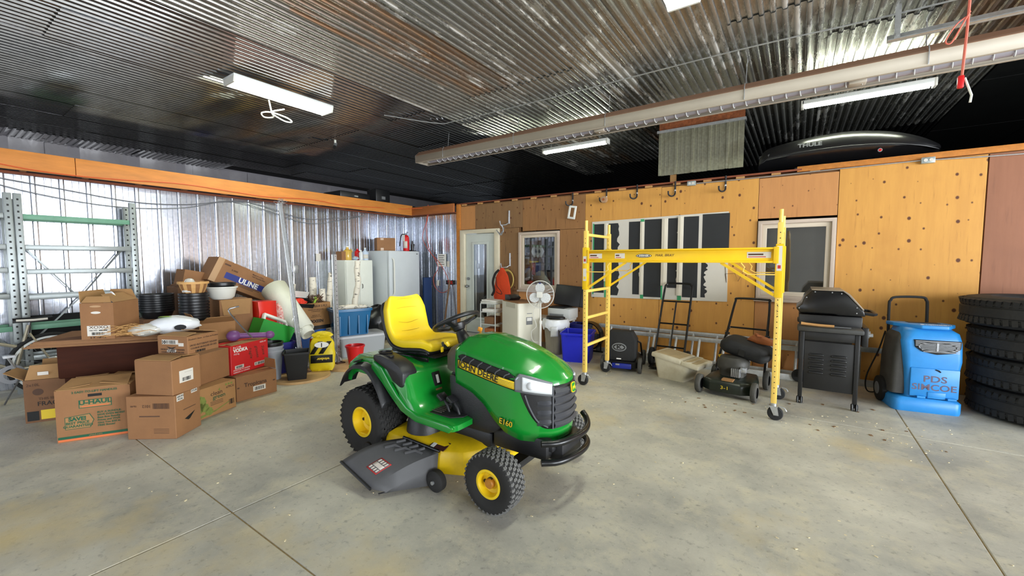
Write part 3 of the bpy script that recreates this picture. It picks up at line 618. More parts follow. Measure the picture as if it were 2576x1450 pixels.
ch.rings([[cp(1, t/n_), tuple(cp(1, t/n_)*(.5)+V((.185-.075*t/n_, -.44-.22*t/n_, .03))*.5), (.195-.2*(t/n_), -.45-.29*t/n_, .022+.012*t/n_)] for t in range(n_+1)], closed=False, cap=False)
cht = ch.build('discharge_chute', 'chute_grey', dck, solid=.008, smooth=35)
def chq(a0, a1, t0, t1, name, m, up):
    b = B(); b.rings([[cp(a0+(a1-a0)*i/4, t0+(t1-t0)*j/4)+V((0, -.0, up)) for j in range(5)] for i in range(5)], closed=False, cap=False); return b.build(name, m, cht, solid=.002)
chq(.5, .80, .60, .84, 'chute_decal', 'red_print', .006); chq(.515, .785, .615, .825, 'decal_field', 'chute_grey', .0072); chq(.53, .77, .69, .76, 'decal_symbol', 'label_white0', .0084)
for k in range(4): chq(.53+k*.065, .57+k*.065, .625, .68, 'decal_text', 'label_white0', .0084); chq(.53+k*.065, .57+k*.065, .77, .82, 'decal_text', 'label_white0', .0084)
for k in range(3): B().tube([cp(.25+k*.2, .42-.05*k)+V((0, 0, .006)), cp(.3+k*.2, .28-.05*k)+V((0, 0, .01)), cp(.45+k*.2, .26-.05*k)+V((0, 0, .004))], .009, 6).build('chute_rib', 'chute_grey', cht)
for k in range(4): B().tube([cp(.15+k*.18, .18)+V((0, 0, .002)), cp(.15+k*.18, .03)+V((0, 0, .006))], .01, 6).build('chute_rib', 'chute_grey', cht)
B().tube([A_+V((0, .01, .008)), B_+V((0, .01, .008))], .01, 8).build('chute_hinge', 'black_paint', cht)
B().tube([D_+V((0, -.004, 0)), C_+V((0, -.004, 0))], .009, 8).build('chute_rim', 'black_plastic', cht)
# ================================================================ things along the plywood wall
def WB(root):
    return B((MX.Translation(root.location) @ root.rotation_euler.to_matrix().to_4x4()).inverted())
mat('scaf_pale', (243, 203, 100), .45, var=.08, sc=6); mat('scaf_yellow', (238, 192, 20), .4, var=.08, sc=6); mat('label_white', (214, 208, 198), .6)
sc = thing('rolling_scaffold', 'yellow steel rolling scaffold on four casters', 'scaffold', (-1.07, 4.765, 0))
XL, XR, YN, YF = -2.0+1.07, -.135+1.07, 4.42-4.765, 5.11-4.765
for x in (XL, XR):
    for y in (YN, YF):
        po = B().box(x-.023, y-.023, .155, x+.023, y+.023, 1.79).build('post', 'scaf_pale', sc, bevel=.005)
        B().cyl((x, y, 1.79), (x, y, 1.905), .017).build('post_pin', 'scaf_pale', po)
        b = B()
        for k in range(30): b.cyl((x-.0236, y, .25+k*.05), (x-.0228, y, .25+k*.05), .005, n=6); b.cyl((x, y-.0236, .25+k*.05), (x, y-.0228, .25+k*.05), .005, n=6)
        b.build('pin_hole', 'vent_black', po)['kind'] = 'stuff'
        B().box(x-.031, y-.031, 1.12, x+.031, y+.031, 1.60).build('sleeve', 'scaf_yellow', sc, bevel=.005)
        cs_ = empty('caster', sc, (x, y, 0)); dx = -.02 if x < 0 else .015
        B().cyl((0, 0, .13), (0, 0, .157), .024).build('stem', 'zinc', cs_)
        B().prism([(-.03, .13), (.03, .13), (dx+.028, .05), (dx-.012, .05)], -.030, -.024).prism([(-.03, .13), (.03, .13), (dx+.028, .05), (dx-.012, .05)], .024, .030).box(-.035, -.031, .125, .035, .031, .133).build('fork', 'zinc', cs_)
        B().lathe([(0, -.02), (.03, -.02), (.056, -.018), (.063, -.010), (.063, .010), (.056, .018), (.03, .02), (0, .02)], 24, ax='y', c=(dx, 0, .063)).build('wheel', 'black_rubber', cs_)
        B().cyl((dx, -.034, .063), (dx, .034, .063), .012, n=10).build('axle', 'zinc', cs_)
        B().tube([(dx+.03, 0, .13), (dx+.07, 0, .12), (dx+.085, 0, .095)], .006, 6).build('brake_lever', 'zinc', cs_)
    for z in (1.745, 1.10, .79, .465): B().box(x-.014, YN+.023, z-.016, x+.014, YF-.023, z+.016).build('rung', 'scaf_pale', sc, bevel=.004)
for y, sg in ((YN-.034, -1), (YF+.034, 1)):
    bm_ = B().prism([(y, 1.43), (y, 1.57), (y-sg*.038, 1.57), (y-sg*.038, 1.555), (y-sg*.012, 1.55), (y-sg*.012, 1.45), (y-sg*.038, 1.445), (y-sg*.038, 1.43)], XL+.03, XR-.03, 'x') if False else B().prism([(y+sg*.0, 1.43), (y+sg*.0, 1.445), (y-sg*.026, 1.452), (y-sg*.026, 1.548), (y, 1.555), (y, 1.57), (y-sg*.032, 1.57), (y-sg*.032, 1.43)], XL+.02, XR-.02, 'x')
    br = bm_.build('side_rail', 'scaf_yellow', sc, bevel=.002)
    for x, s_ in ((XL, 1), (XR, -1)):
        B().box(x-.045*(1 if s_ < 0 else -.6), y-.004, 1.425, x+.05*s_+(.045 if s_ < 0 else 0), y+.004, 1.575).build('end_plate', 'scaf_yellow', br, bevel=.002)
        B().tube([(x+s_*.03, y+.02*-sg, 1.14), (x+s_*.47, y+.02*-sg, 1.432)], .017, 4).build('brace', 'scaf_yellow', sc)
        B().tube([(x+s_*.03, y, 1.325), (x+s_*.24, y, 1.325), (x+s_*.28, y, 1.35), (x+s_*.27, y, 1.39), (x+s_*.30, y, 1.43)], .006, 6).build('latch_rod', 'scaf_pale', sc)
yl = YN-.0085
for x, w in ((XL+.12, .15), (XL+.40, .11), (XR-.16, .19)):
    l_ = B().box(x-w/2, yl-.001, 1.475, x+w/2, yl+.002, 1.53).build('rail_label', 'label_white', sc)
    B().box(x-w/2+.01, yl-.0016, 1.482, x+w/2-.04, yl-.001, 1.489).build('label_bar', 'red_print', l_); B().box(x-w/2+.01, yl-.0016, 1.50, x+w/2-.06, yl-.001, 1.515).build('label_print', 'brown_print', l_)
lo = B().prism(ell(.165, .04, 32, (-.27, 1.502)), yl-.001, yl+.002).build('rail_logo', 'black_print', sc); B().prism(ell(.15, .03, 32, (-.27, 1.502)), yl-.002, yl-.001).build('logo_oval', 'white_print', lo)
B().prism(ell(.135, .024, 32, (-.27, 1.502)), yl-.003, yl-.002).build('logo_field', 'black_print', lo); text('WERNER', .022, 'white_print', sc, (-.27, yl-.004, 1.502), bold=.02, sx=1.15)
text('MAR. BRAY', .034, 'brown_print', sc, (-.06, yl-.002, 1.505), sx=1.1, shear=.25, ex=.0003)
for x, z0, z1 in ((XL, 1.42, 1.5), (XL, 1.22, 1.36), (XR, 1.36, 1.58)):
    l_ = B().box(x-.02, YN-.033, z0, x+.02, YN-.031, z1).build('post_label', 'label_white', sc); B().box(x-.012, YN-.0336, z0+.02, x+.012, YN-.033, z0+.05).build('label_bar', 'yellow_print' if z0 < 1.3 else 'red_print', l_)
for k in range(6): B().tube([(XR-.01+.006*(k % 3), YN-.0238, 1.07-k*.022), (XR+.004+.004*(k % 2), YN-.0238, 1.062-k*.022), (XR-.004, YN-.0238, 1.054-k*.022)], .0012, 4).build('pen_mark', 'brown_print', sc)
# ---- barbecue
mat('bbq_black', (30, 30, 31), .38, var=.3, sc=9); mat('bbq_enamel', (18, 18, 19), .25); mat('bbq_top', (150, 138, 124), .4, .3, var=.15)
bq = thing('barbecue_grill', 'black gas barbecue with a closed lid on a wheeled cart', 'barbecue', (.285, 5.5, 0))
b = WB(bq)
for x in (.065, .5):
    for y in (5.11, 5.93): WB(bq).box(x-.018, y-.018, .07, x+.018, y+.018, .74).build('cart_leg', 'bbq_black', bq, bevel=.004)
pn = WB(bq).box(.085, 5.105, .16, .482, 5.118, .645).build('cart_panel', 'bbq_black', bq, bevel=.004)
for cx_ in (.185, .365):
    for k in range(5):
        WB(bq).prism([(cx_-.06, .32+k*.045), (cx_+.06, .32+k*.045), (cx_+.06, .337+k*.045), (cx_+.045, .345+k*.045), (cx_-.045, .345+k*.045), (cx_-.06, .337+k*.045)], 5.092, 5.106).build('louvre', 'bbq_enamel', pn, bevel=.004)
WB(bq).box(.075, 5.1, .66, .5, 5.12, .74).build('cart_apron', 'bbq_black', bq, bevel=.003); WB(bq).box(.04, 5.9, .3, .53, 5.94, .7).build('cart_back', 'bbq_black', bq)
WB(bq).box(.02, 5.075, .742, .545, 5.31, .79).build('side_shelf', mat('shelf_dusty', (62, 62, 60), .6, var=.3, sc=8), bq, bevel=.016)
WB(bq).box(.02, 5.8, .742, .545, 6.0, .79).build('side_shelf', 'shelf_dusty', bq, bevel=.016)
WB(bq).prism([(.06, .72), (.52, .72), (.55, .80), (.55, .89), (.03, .89), (.03, .82)], 5.32, 5.79).build('firebox', 'bbq_black', bq, bevel=.008)
lp = [(.0, .955), (.05, 1.0), (.07, 1.075), (.135, 1.15), (.385, 1.145), (.43, 1.11), (.555, .955), (.57, .90), (.36, .895), (.33, .905), (.04, .905)]
lid = WB(bq).prism(lp, 5.3, 5.82).build('lid', 'bbq_enamel', bq, bevel=.012)
WB(bq).prism([(.13, 1.146), (.385, 1.142), (.425, 1.108), (.545, .96), (.556, .966), (.44, 1.117), (.392, 1.153), (.128, 1.157)], 5.29, 5.83).build('lid_top', 'bbq_top', lid, bevel=.003)
for x, z in ((.03, .955), (.09, 1.07), (.16, 1.13), (.3, 1.128), (.375, 1.12), (.5, .985), (.5, .93)): WB(bq).cyl((x, 5.302, z), (x, 5.294, z), .006, n=8).build('rivet', 'zinc', lid)
WB(bq).tube([(.54, 5.36, .93), (.635, 5.36, .918), (.655, 5.4, .92), (.655, 5.72, .92), (.635, 5.76, .918), (.54, 5.76, .93)], .016, 8).build('lid_handle', 'bbq_black', lid)
cpn = WB(bq).box(.548, 5.3, .60, .60, 5.83, .79).build('control_panel', 'bbq_black', bq, bevel=.008)
for y in (5.38, 5.56, 5.74): WB(bq).cyl((.60, y, .71), (.612, y, .71), .03).cyl((.612, y, .71), (.64, y, .71), .018).build('knob', 'zinc', cpn)
WB(bq).lathe([(0, -.02), (.05, -.02), (.075, -.014), (.08, 0), (.075, .014), (.05, .02), (0, .02)], 20, c=(.065, 5.98, .08), ax='y').build('rear_wheel', 'black_rubber', bq); WB(bq).lathe([(0, -.02), (.05, -.02), (.075, -.014), (.08, 0), (.075, .014), (.05, .02), (0, .02)], 20, c=(.5, 5.98, .08), ax='y').build('rear_wheel', 'black_rubber', bq)
for x in (.065, .5):
    cs_ = empty('caster', bq, (x-.285, 5.11-5.5, 0))
    for q in (-.016, .016): B().lathe([(0, -.011), (.028, -.011), (.035, -.006), (.035, .006), (.028, .011), (0, .011)], 20, ax='x', c=(q, 0, .035)).build('wheel', 'black_plastic', cs_); B().lathe([(.0345, -.004), (.036, 0), (.0345, .004)], 20, ax='x', c=(q, 0, .035)).build('tyre_band', 'grey_plastic', cs_)
    B().cyl((0, 0, .035), (0, 0, .085), .008).box(-.008, -.012, .03, .008, .012, .05).build('stem', 'black_plastic', cs_)
gb = thing('grill_brush', 'wooden handled scraper lying on the barbecue side shelf', 'brush', (.15, 5.15, .79))
B().tube([(-.10, .0, .024), (-.06, 0, .02), (.06, 0, .013), (.17, 0, .013)], [.016, .014, .014, .013], 8).build('handle', 'wood_raw', gb); B().box(.17, -.01, .004, .3, .01, .012).build('blade', 'steel', gb)
# ---- dehumidifier
mat('dehum_blue', (44, 140, 214), .4, var=.12, sc=7); mat('dehum_grey', (74, 72, 68), .6, var=.3, sc=8)
a_, w_ = frame2((.817, 5.394), (1.311, 5.481)); dh = thing('dehumidifier', 'blue upright dehumidifier with a folding black handle', 'dehumidifier', (1.064, 5.4375, 0), a_)
def rr3(w, d, z, r, cx=0, cy=0): return [(cx+x, cy+y, z) for x, y in rrect(w, d, r, 4)]
B().rings([rr3(.50, .40, .0, .05, 0, .2), rr3(.51, .42, .02, .06, 0, .2), rr3(.51, .42, .11, .06, 0, .2), rr3(.46, .38, .135, .06, 0, .2)]).build('base', 'dehum_blue', dh, smooth=45)
bd = B().rings([rr3(.38, .33, .13, .04, .04, .205), rr3(.38, .33, .2, .04, .04, .205), rr3(.40, .36, .40, .04, .035, .20), rr3(.43, .375, .50, .05, .035, .2), rr3(.45, .38, .68, .06, .02, .2), rr3(.43, .36, .76, .09, .02, .2), rr3(.36, .30, .805, .09, .0, .22)]).build('body', 'dehum_blue', dh, smooth=45)
B().rings([rr3(.13, .33, .15, .04, -.185, .235), rr3(.13, .34, .5, .04, -.18, .23), rr3(.13, .33, .7, .04, -.16, .22), rr3(.1, .28, .76, .04, -.14, .22)]).build('side_intake', 'dehum_grey', bd, smooth=45)
B().box(-.13, .008, .15, .225, .03, .43).build('front_panel', 'dehum_blue', bd, bevel=.012)
text('PDS', .085, mat('stencil', (96, 84, 104), .7), dh, (.05, .0072, .325), bold=.012, sx=1.2); text('SIMCOE', .082, 'stencil', dh, (.045, .0072, .245), bold=.012, sx=1.12)
B().box(.0, .0, .142, .13, .02, .205).build('drain_cover', 'dehum_blue', bd, bevel=.006)
for x in (-.05, .17): B().cyl((x-.03, -.005, .15), (x+.03, -.005, .15), .013, n=10).build('clip', 'dehum_blue', bd)
B().tube([(.05, .008, .42), (.07, .002, .415), (.085, .006, .40)], .006, 6).build('latch', 'black_plastic', bd)
gp = [(-.12, .70), (.22, .70), (.215, .63), (.17, .585), (.05, .565), (-.06, .59), (-.11, .63)]
gl = B().prism(gp, .0, .03).build('outlet', 'vent_black', bd, bevel=.004)
B().tube([(x, -.004, z) for x, z in ell(.27, .085, 32, (.05, .637))], .005, 6, closed=True).build('grille_ring', 'steel', gl)
for k in range(8): B().box(-.11+.012*abs(k-5)*(k < 4), -.003, .588+k*.014, .205, .0, .593+k*.014).build('grille_bar', 'steel', gl)
B().box(.042, -.006, .59, .056, .0, .685).build('grille_bar', 'steel', gl)
tp = B().prism([(-.24, .32), (.20, .32), (.24, .18), (.13, .02), (-.06, .03), (-.22, .2)], .80, .835, 'z').build('top_panel', 'dehum_blue', dh, bevel=.008)
text('Evolution', .06, 'white_print', dh, (.06, .10, .8365), 't', shear=.25, bold=.02); B().box(-.1, .2, .835, .14, .28, .838).build('control_strip', 'black_print', tp)
for x in (-.23, .235):
    w__ = B().lathe([(.03, -.03), (.09, -.03), (.125, -.022), (.13, 0), (.125, .022), (.09, .03), (.03, .03)], 28, c=(x*1.12, .3, .13), ax='x').build('wheel', 'black_rubber', dh)
    B().lathe([(0, -.032), (.05, -.034), (.08, -.026), (.08, .026), (0, .032)], 20, c=(x*1.12, .3, .13), ax='x').build('wheel_hub', 'grey_plastic', w__)
B().tube(smooth_path([(-.2, .36, .6), (-.2, .38, .98), (-.19, .38, 1.04), (-.15, .38, 1.075), (.05, .38, 1.08), (.09, .38, 1.05), (.1, .38, .98), (.1, .36, .6)], 4), .013, 8).build('handle', 'black_rubber', dh)
pc = WB(dh).tube(smooth_path([(.78, 5.75, .72), (.74, 5.8, .5), (.66, 5.85, .2), (.68, 5.9, .03), (.8, 6.0, .012), (.95, 6.05, .012)], 6), .007, 6).build('power_cord', 'black_rubber', dh)
# ---- truck tyres
tb_ = B().lathe([(.30, .02), (.33, .0), (.42, .0), (.49, .012), (.525, .045), (.532, .075), (.522, .08), (.522, .095), (.533, .1), (.534, .18), (.522, .185), (.522, .2), (.532, .205), (.525, .235), (.49, .268), (.42, .28), (.33, .28), (.30, .26), (.31, .14)], 56)
LBT = ['worn black truck tyre on top of the stack', 'black truck tyre second from the top of the stack', 'black truck tyre third from the top of the stack', 'black truck tyre at the bottom of the stack on the floor']
tyre = None
for k in range(4):
    e = thing('truck_tyre', LBT[3-k], 'tyre', (1.96-(.09 if k == 3 else .012*k), 5.855-.004*k, k*.28), k*1.3, 'stacked truck tyres')
    if tyre is None: tyre = tb_.build('casing', mat('tyre_old', (40, 39, 38), .75, var=.35, sc=10, bump=.5, bsc=24), e, smooth=30)
    else:
        c = tyre.copy(); COL.objects.link(c); c.parent = e
    b = B()
    for j in range(60):
        for z in (.06, .225): b.m = Euler((0, 0, 2*pi*j/60)).to_matrix().to_4x4() @ MX.Translation((.523, 0, z)) @ Euler((R(12 if z < .1 else -12), R(-14 if z < .1 else 14), 0)).to_matrix().to_4x4(); b.box(-.012, -.018, -.028, .012, .018, .028)
    b.build('tread_lug', 'tyre_old', e, smooth=0)['kind'] = 'stuff'
# ---- push mower
mat('mower_green', (34, 42, 34), .35, var=.4, sc=8); mat('engine_grey', (72, 70, 64), .6, var=.4, sc=8); mat('bag_black', (28, 28, 28), .8, var=.25, sc=10, bump=.5, bsc=12)
a_, w_ = frame2((-.855, 4.927), (-.316, 4.854)); pm = thing('push_mower', 'dusty dark green push lawn mower with a tall black handle', 'lawn mower', (-.585, 4.89, 0), a_)
def pd(z, s, dy=.27): return [(x*s, (y-.27)*s+dy, z) for x, y in ((-.24, .02), (-.15, -.045), (.15, -.045), (.24, .02), (.25, .3), (.2, .52), (-.2, .52), (-.25, .3))]
dkk = B().rings([pd(.05, 1), pd(.14, 1.0), pd(.17, .93), pd(.185, .7)]).build('deck', 'mower_green', pm, smooth=45, bevel=.01); text('3-1', .05, 'yellow_print', pm, (.0, -.0505, .105), sx=1.3)
B().box(-.04, -.02, .172, .07, .06, .19).build('sticker', 'card_light', dkk)
for x, y, r in ((-.27, 0, .1), (.27, 0, .1), (-.27, .57, .1), (.27, .57, .105)):
    wh = B().lathe([(.055, -.026), (.08, -.026), (r-.004, -.022), (r, -.012), (r, .012), (r-.004, .022), (.08, .026), (.055, .026)], 28, c=(x, y, r), ax='x').build('wheel', mat('wheel_dusty', (74, 72, 66), .8, var=.3, sc=20), pm)
    B().lathe([(0, -.012), (.06, -.016), (.06, .016), (0, .012)], 20, c=(x, y, r), ax='x').build('wheel_hub', 'black_plastic', wh)
eng = B().rings([rr3(.24, .22, .185, .05, 0, .27), rr3(.25, .23, .25, .05, 0, .27), rr3(.30, .28, .27, .1, 0, .27), rr3(.31, .29, .34, .11, 0, .27), rr3(.25, .24, .39, .1, 0, .27), rr3(.1, .1, .405, .04, 0, .27)]).build('engine', 'engine_grey', pm, smooth=45)
for k in range(5): B().box(.02+k*.018, .1, .2, .03+k*.018, .16, .29).build('cooling_fin', 'zinc', eng)
B().box(.1, .12, .25, .16, .18, .31).build('carburettor', 'zinc', eng, bevel=.01); B().cyl((-.14, .33, .34), (-.15, .33, .38), .025).build('fuel_cap', 'scaf_yellow', eng)
H1, H2 = V((-.255, .52, .16)), V((-.16, 1.02, .62)); 
for sg in (-1, 1):
    B().tube([(sg*.255, .50, .14), (sg*.235, .72, .44), (sg*.215, .86, .62)], .0125, 8).build('lower_handle', 'black_paint', pm)
    B().cyl((sg*.215-.02, .80, .56), (sg*.215+.03, .80, .56), .012).build('handle_knob', 'black_plastic', pm)
B().tube(smooth_path([(-.215, .78, .53), (-.20, .95, .80), (-.185, 1.03, .945), (-.16, 1.05, .975), (.16, 1.05, .975), (.185, 1.03, .945), (.20, .95, .80), (.215, .78, .53)], 4), .0135, 8).build('upper_handle', 'black_paint', pm)
B().tube([(-.21, .84, .60), (-.19, .86, .63), (.19, .86, .63), (.21, .84, .60)], .011, 8).build('cross_bar', 'black_paint', pm)
gbg = thing('grass_bag', 'black canvas grass bag lying over the green mower engine', 'bag', (-.50, 5.22, .415), R(-8), rot=(R(6), R(13), R(-10)))
B().rings([rr3(.42, .30, .0, .06, .05, .05), rr3(.50, .36, .04, .08, .05, .05), rr3(.50, .36, .10, .08, .05, .05), rr3(.40, .28, .145, .08, .05, .05)]).build('bag_body', 'bag_black', gbg, smooth=60)
B().box(.02, -.135, .03, .08, -.128, .1).build('bag_flap', 'black_plastic', gbg)
tbt = thing('tool_holster', 'brown leather tool holster lying on the black grass bag', 'holster', (-.30, 5.3, .525), rot=(R(10), R(18), R(-12)))
B().rings([rr3(.12, .05, .0, .02, -.09), rr3(.16, .09, .02, .03, -.06), rr3(.24, .09, .05, .03, .0), rr3(.22, .07, .09, .02, .02)]).build('pouch', mat('leather', (168, 96, 48), .6, var=.25, sc=10), tbt, smooth=60)
B().tube([(-.08, -.03, .105), (-.05, -.06, .11), (-.02, -.03, .105), (-.05, 0, .1)], .012, 6, closed=True).build('belt_loop', 'leather', tbt)
# ---- second mower with catcher bag
a_, w_ = frame2((-2.1, 5.14), (-1.60, 5.245)); km = thing('bagged_mower', 'blue and black lawn mower with an upright black catcher bag', 'lawn mower', (-1.85, 5.2, 0), a_)
B().rings([rr3(.44, .5, .05, .06, 0, .32), rr3(.46, .52, .13, .06, 0, .32), rr3(.36, .4, .18, .06, 0, .32)]).build('deck', 'black_plastic', km, smooth=45)
B().box(-.12, .03, .04, .13, .06, .11).build('deck_front', mat('kob_blue', (30, 44, 140), .4), km, bevel=.012)
B().box(-.07, .025, .085, -.02, .03, .105).build('deck_badge', 'zinc', km)
for x in (-.235, .235):
    for y in (.05, .58):
        wh = B().lathe([(.05, -.024), (.08, -.024), (.096, -.02), (.1, -.01), (.1, .01), (.096, .02), (.08, .024), (.05, .024)], 28, c=(x, y, .1), ax='x').build('wheel', 'wheel_dusty', km); B().lathe([(0, -.012), (.055, -.014), (.055, .014), (0, .012)], 18, c=(x, y, .1), ax='x').build('wheel_hub', 'black_plastic', wh)
bg_ = B().rings([rr3(.36, .18, .15, .03, .0, .14), rr3(.38, .2, .2, .03, 0, .14), rr3(.38, .22, .42, .04, 0, .17), rr3(.30, .18, .515, .03, -.02, .2)]).build('catcher_bag', 'bag_black', km, smooth=45)
lo = B().prism(ell(.185, .11, 32, (-.03, .32)), .046, .054).build('bag_logo', 'grey_plastic', bg_); B().prism(ell(.16, .088, 32, (-.03, .32)), .044, .047).build('logo_field', 'black_print', lo); B().prism(ell(.135, .066, 6, (-.03, .32)), .042, .045).build('logo_hexagon', 'grey_plastic', lo); text('K', .07, 'black_print', lo, (-.03, .0405, .32), bold=.03, sx=1.5)
B().box(-.06, .028, .165, .0, .034, .178).build('bag_tag', 'white_print', bg_)
for x in (-.22, .22): B().tube([(x, .5, .14), (x*.98, .3, .35), (x*.9, .12, .40)], .012, 8).build('folded_handle', 'black_paint', km)
# ---- hand truck
ht = thing('hand_truck', 'black steel hand truck leaning against the plywood wall', 'hand truck', (-1.40, 5.75, 0))
def hp(x, t): return V((x, .05+.50*t, .12+1.0*t))
B().tube(smooth_path([hp(-.19, 0), hp(-.19, .5), hp(-.185, .92), hp(-.165, .98), hp(-.12, 1.0), hp(.12, 1.0), hp(.165, .98), hp(.185, .92), hp(.19, .5), hp(.19, 0)], 5), .0145, 8).build('frame', 'black_paint', ht)
for t in (.15, .45, .75): B().tube([hp(-.19, t), hp(.19, t)], .012, 6).build('cross_bar', 'black_paint', ht)
B().tube([hp(0, .15), hp(0, .75)], .012, 6).build('centre_bar', 'black_paint', ht)
B().box(-.2, -.18, .03, .2, .05, .042).build('toe_plate', 'black_paint', ht)
for s_ in (-1, 1):
    wh = B().lathe([(.04, -.03), (.09, -.03), (.12, -.02), (.125, 0), (.12, .02), (.09, .03), (.04, .03)], 24, c=(s_*.235, .09, .125), ax='x').build('wheel', 'black_rubber', ht)
    B().tube([hp(s_*.19, .1), (s_*.2, .09, .125)], .014, 6).build('axle_bracket', 'black_paint', wh)
# ---- cream feed bin with hinged lid
mat('cream', (224, 218, 198), .5, sc=5, c2=(206, 196, 170))
lb = thing('storage_bin', 'cream plastic bin with a stained two part lid', 'bin', (-1.43, 5.26, 0), R(-14))
B().rings([rr3(.34, .30, 0, .04, .2, .15), rr3(.48, .38, .26, .05, .22, .17), rr3(.46, .36, .26, .05, .22, .17), rr3(.32, .28, .02, .04, .2, .15)]).build('tub', 'cream', lb, smooth=40)
lid_m = MX.Translation((-.04, -.03, .285)) @ Euler((0, R(7), 0)).to_matrix().to_4x4()
ld = B(lid_m).box(0, 0, -.03, .385, .40, .03).build('lid', 'cream', lb, bevel=.018); B(lid_m).box(.05, .05, .026, .35, .35, .034).build('lid_inset', mat('lid_stain', (196, 176, 138), .6, var=.2, sc=8), ld)
ld = B(lid_m).box(.39, 0, -.035, .60, .40, .022).build('lid_flap', 'cream', lb, bevel=.018); B(lid_m).box(.43, .05, .018, .56, .35, .026).build('lid_inset', 'lid_stain', ld)
# ---- aluminium ladders along the wall foot
mat('alu', (206, 207, 204), .4, .45, var=.2, sc=20)
for nm, lbx, x0, x1, y0, y1, z1, dz in (('extension_ladder', 'long aluminium ladder lying on its side along the plywood wall', -2.62, 1.0, 6.2, 6.33, .44, 0), ('extension_ladder', 'aluminium ladder section on the floor in front of the longer ladder', -2.2, .15, 6.0, 6.15, .40, 0)):
    la = thing(nm, lbx, 'ladder', ((x0+x1)/2, y0, 0))
    WB(la).prism([(y0, .0), (y0+.03, .0), (y0+.03, .075), (y0, .075)], x0, x1, 'x').build('rail', 'alu', la, bevel=.004)
    WB(la).prism([(y1-.015, z1-.06), (y1+.015, z1-.06), (y1+.015, z1), (y1-.015, z1)], x0, x1, 'x').build('rail', 'alu', la, bevel=.004)
    x = x0+.2
    while x < x1:
        WB(la).cyl((x, y0+.015, .05), (x+.01, y1, z1-.03), .017, n=10).build('rung', 'alu', la); x += .305
# ---- blue recycling bin
def open_tub(name, m, parent, w, d, h, tw, td, lip=.015, cy=0, t=.008, z0=0, r=.03):
    return B().rings([rr3(w, d, z0, r, 0, cy), rr3(tw, td, z0+h-lip*2, r, 0, cy), rr3(tw+lip*2, td+lip*2, z0+h-lip*2, r+lip, 0, cy), rr3(tw+lip*2, td+lip*2, z0+h, r+lip, 0, cy), rr3(tw-t, td-t, z0+h, r, 0, cy), rr3(w-t, d-t, z0+.012, r, 0, cy)]).build(name, m, parent, smooth=35)
a_, w_ = frame2((-2.745, 5.296), (-2.399, 5.392)); rb = thing('recycling_bin', 'bright blue open recycling bin beside the yellow scaffold', 'bin', (-2.565, 5.345, 0), a_)
open_tub('tub', mat('bin_blue', (22, 34, 190), .4, var=.06), rb, .38, .40, .42, .43, .46, .014, .21)
B().tube([(-.12, -.035, .385), (-.1, -.045, .37), (.1, -.045, .37), (.12, -.035, .385)], .006, 6).build('grip', 'bin_blue', rb)
# ---- drum fan grille behind the blue bin
df = thing('floor_fan', 'black wire guarded floor fan behind the blue bin', 'fan', (-2.72, 6.1, 0))
b = B()
for r in (.05, .09, .13, .17, .21): b.tube([(r*cos(2*pi*i/36), 0, .25+r*sin(2*pi*i/36)) for i in range(36)], .0025, 5, closed=True)
for k in range(16): b.tube([(.03*cos(k*pi/8), 0, .25+.03*sin(k*pi/8)), (.21*cos(k*pi/8), .0, .25+.21*sin(k*pi/8))], .002, 5)
b.build('guard', 'black_paint', df); B().lathe([(.225, -.01), (.23, .12), (.215, .12), (.21, -.01)], 36, c=(0, 0, .25), ax='y').build('drum', 'black_paint', df)
B().cyl((0, .05, .25), (0, .1, .25), .05).build('motor', 'black_paint', df); B().tube([(-.2, .06, .012), (-.2, .06, .25)], .012, 6).tube([(.2, .06, .012), (.2, .06, .25)], .012, 6).tube([(-.24, .06, .012), (.24, .06, .012)], .012, 6).build('stand', 'black_paint', df)
for k in range(4): B().prism([(.03, -.02), (.19, -.07), (.2, .05), (.04, .03)], .06, .064).build('blade', 'grey_plastic', df, loc=(0, 0, .25), rot=(0, k*pi/2, 0))
# ---- pedestal fan
mat('fan_white', (232, 230, 222), .35); mat('fan_blade', (236, 238, 238), .3)
pf = thing('pedestal_fan', 'white pedestal fan with three round blades', 'fan', (-3.205, 5.45, 0), R(20))
B().lathe([(0, .0), (.2, 0), (.2, .015), (.05, .03), (.03, .06), (0, .06)], 28).build('base', 'fan_white', pf)
B().tube([(0, 0, .05), (0, 0, .5), (0, 0, .505), (0, 0, .82)], [.018, .018, .013, .013], 10).cyl((0, 0, .49), (0, 0, .54), .024).build('pole', 'fan_white', pf)
B().box(-.035, -.02, .80, .035, .12, .99).build('motor_housing', 'fan_white', pf, bevel=.02)
hz_ = .94
B().cyl((0, -.065, hz_), (0, -.02, hz_), .025).build('hub', 'fan_white', pf)
for k in range(3):
    b = B(); b.prism([(p[0]+.1, p[1]) for p in ell(.15, .15, 24)], -.05, -.046); b.v = [V((p.x, p.y+(p.z)*.18, p.z)) for p in b.v]
    b.build('blade', 'fan_blade', pf, loc=(0, 0, hz_), rot=(0, R(30+120*k), 0))
b = B()
for yy in (-.085, .0):
    for r in (.03, .06, .09, .12, .15, .175, .195): b.tube([(r*cos(2*pi*i/40), yy*(1-(r/.21)**4*.6), hz_+r*sin(2*pi*i/40)) for i in range(40)], .0011, 4, closed=True)
    for k in range(24): b.tube([(r*cos(k*pi/12), yy*(1-(r/.21)**4*.6), hz_+r*sin(k*pi/12)) for r in (.025, .1, .17, .205)], .0011, 4)
b.build('guard_wire', 'zinc', pf)['kind'] = 'stuff'
B().tube([(.208*cos(2*pi*i/48), -.035, hz_+.208*sin(2*pi*i/48)) for i in range(48)], .006, 6, closed=True).build('guard_ring', 'fan_white', pf)
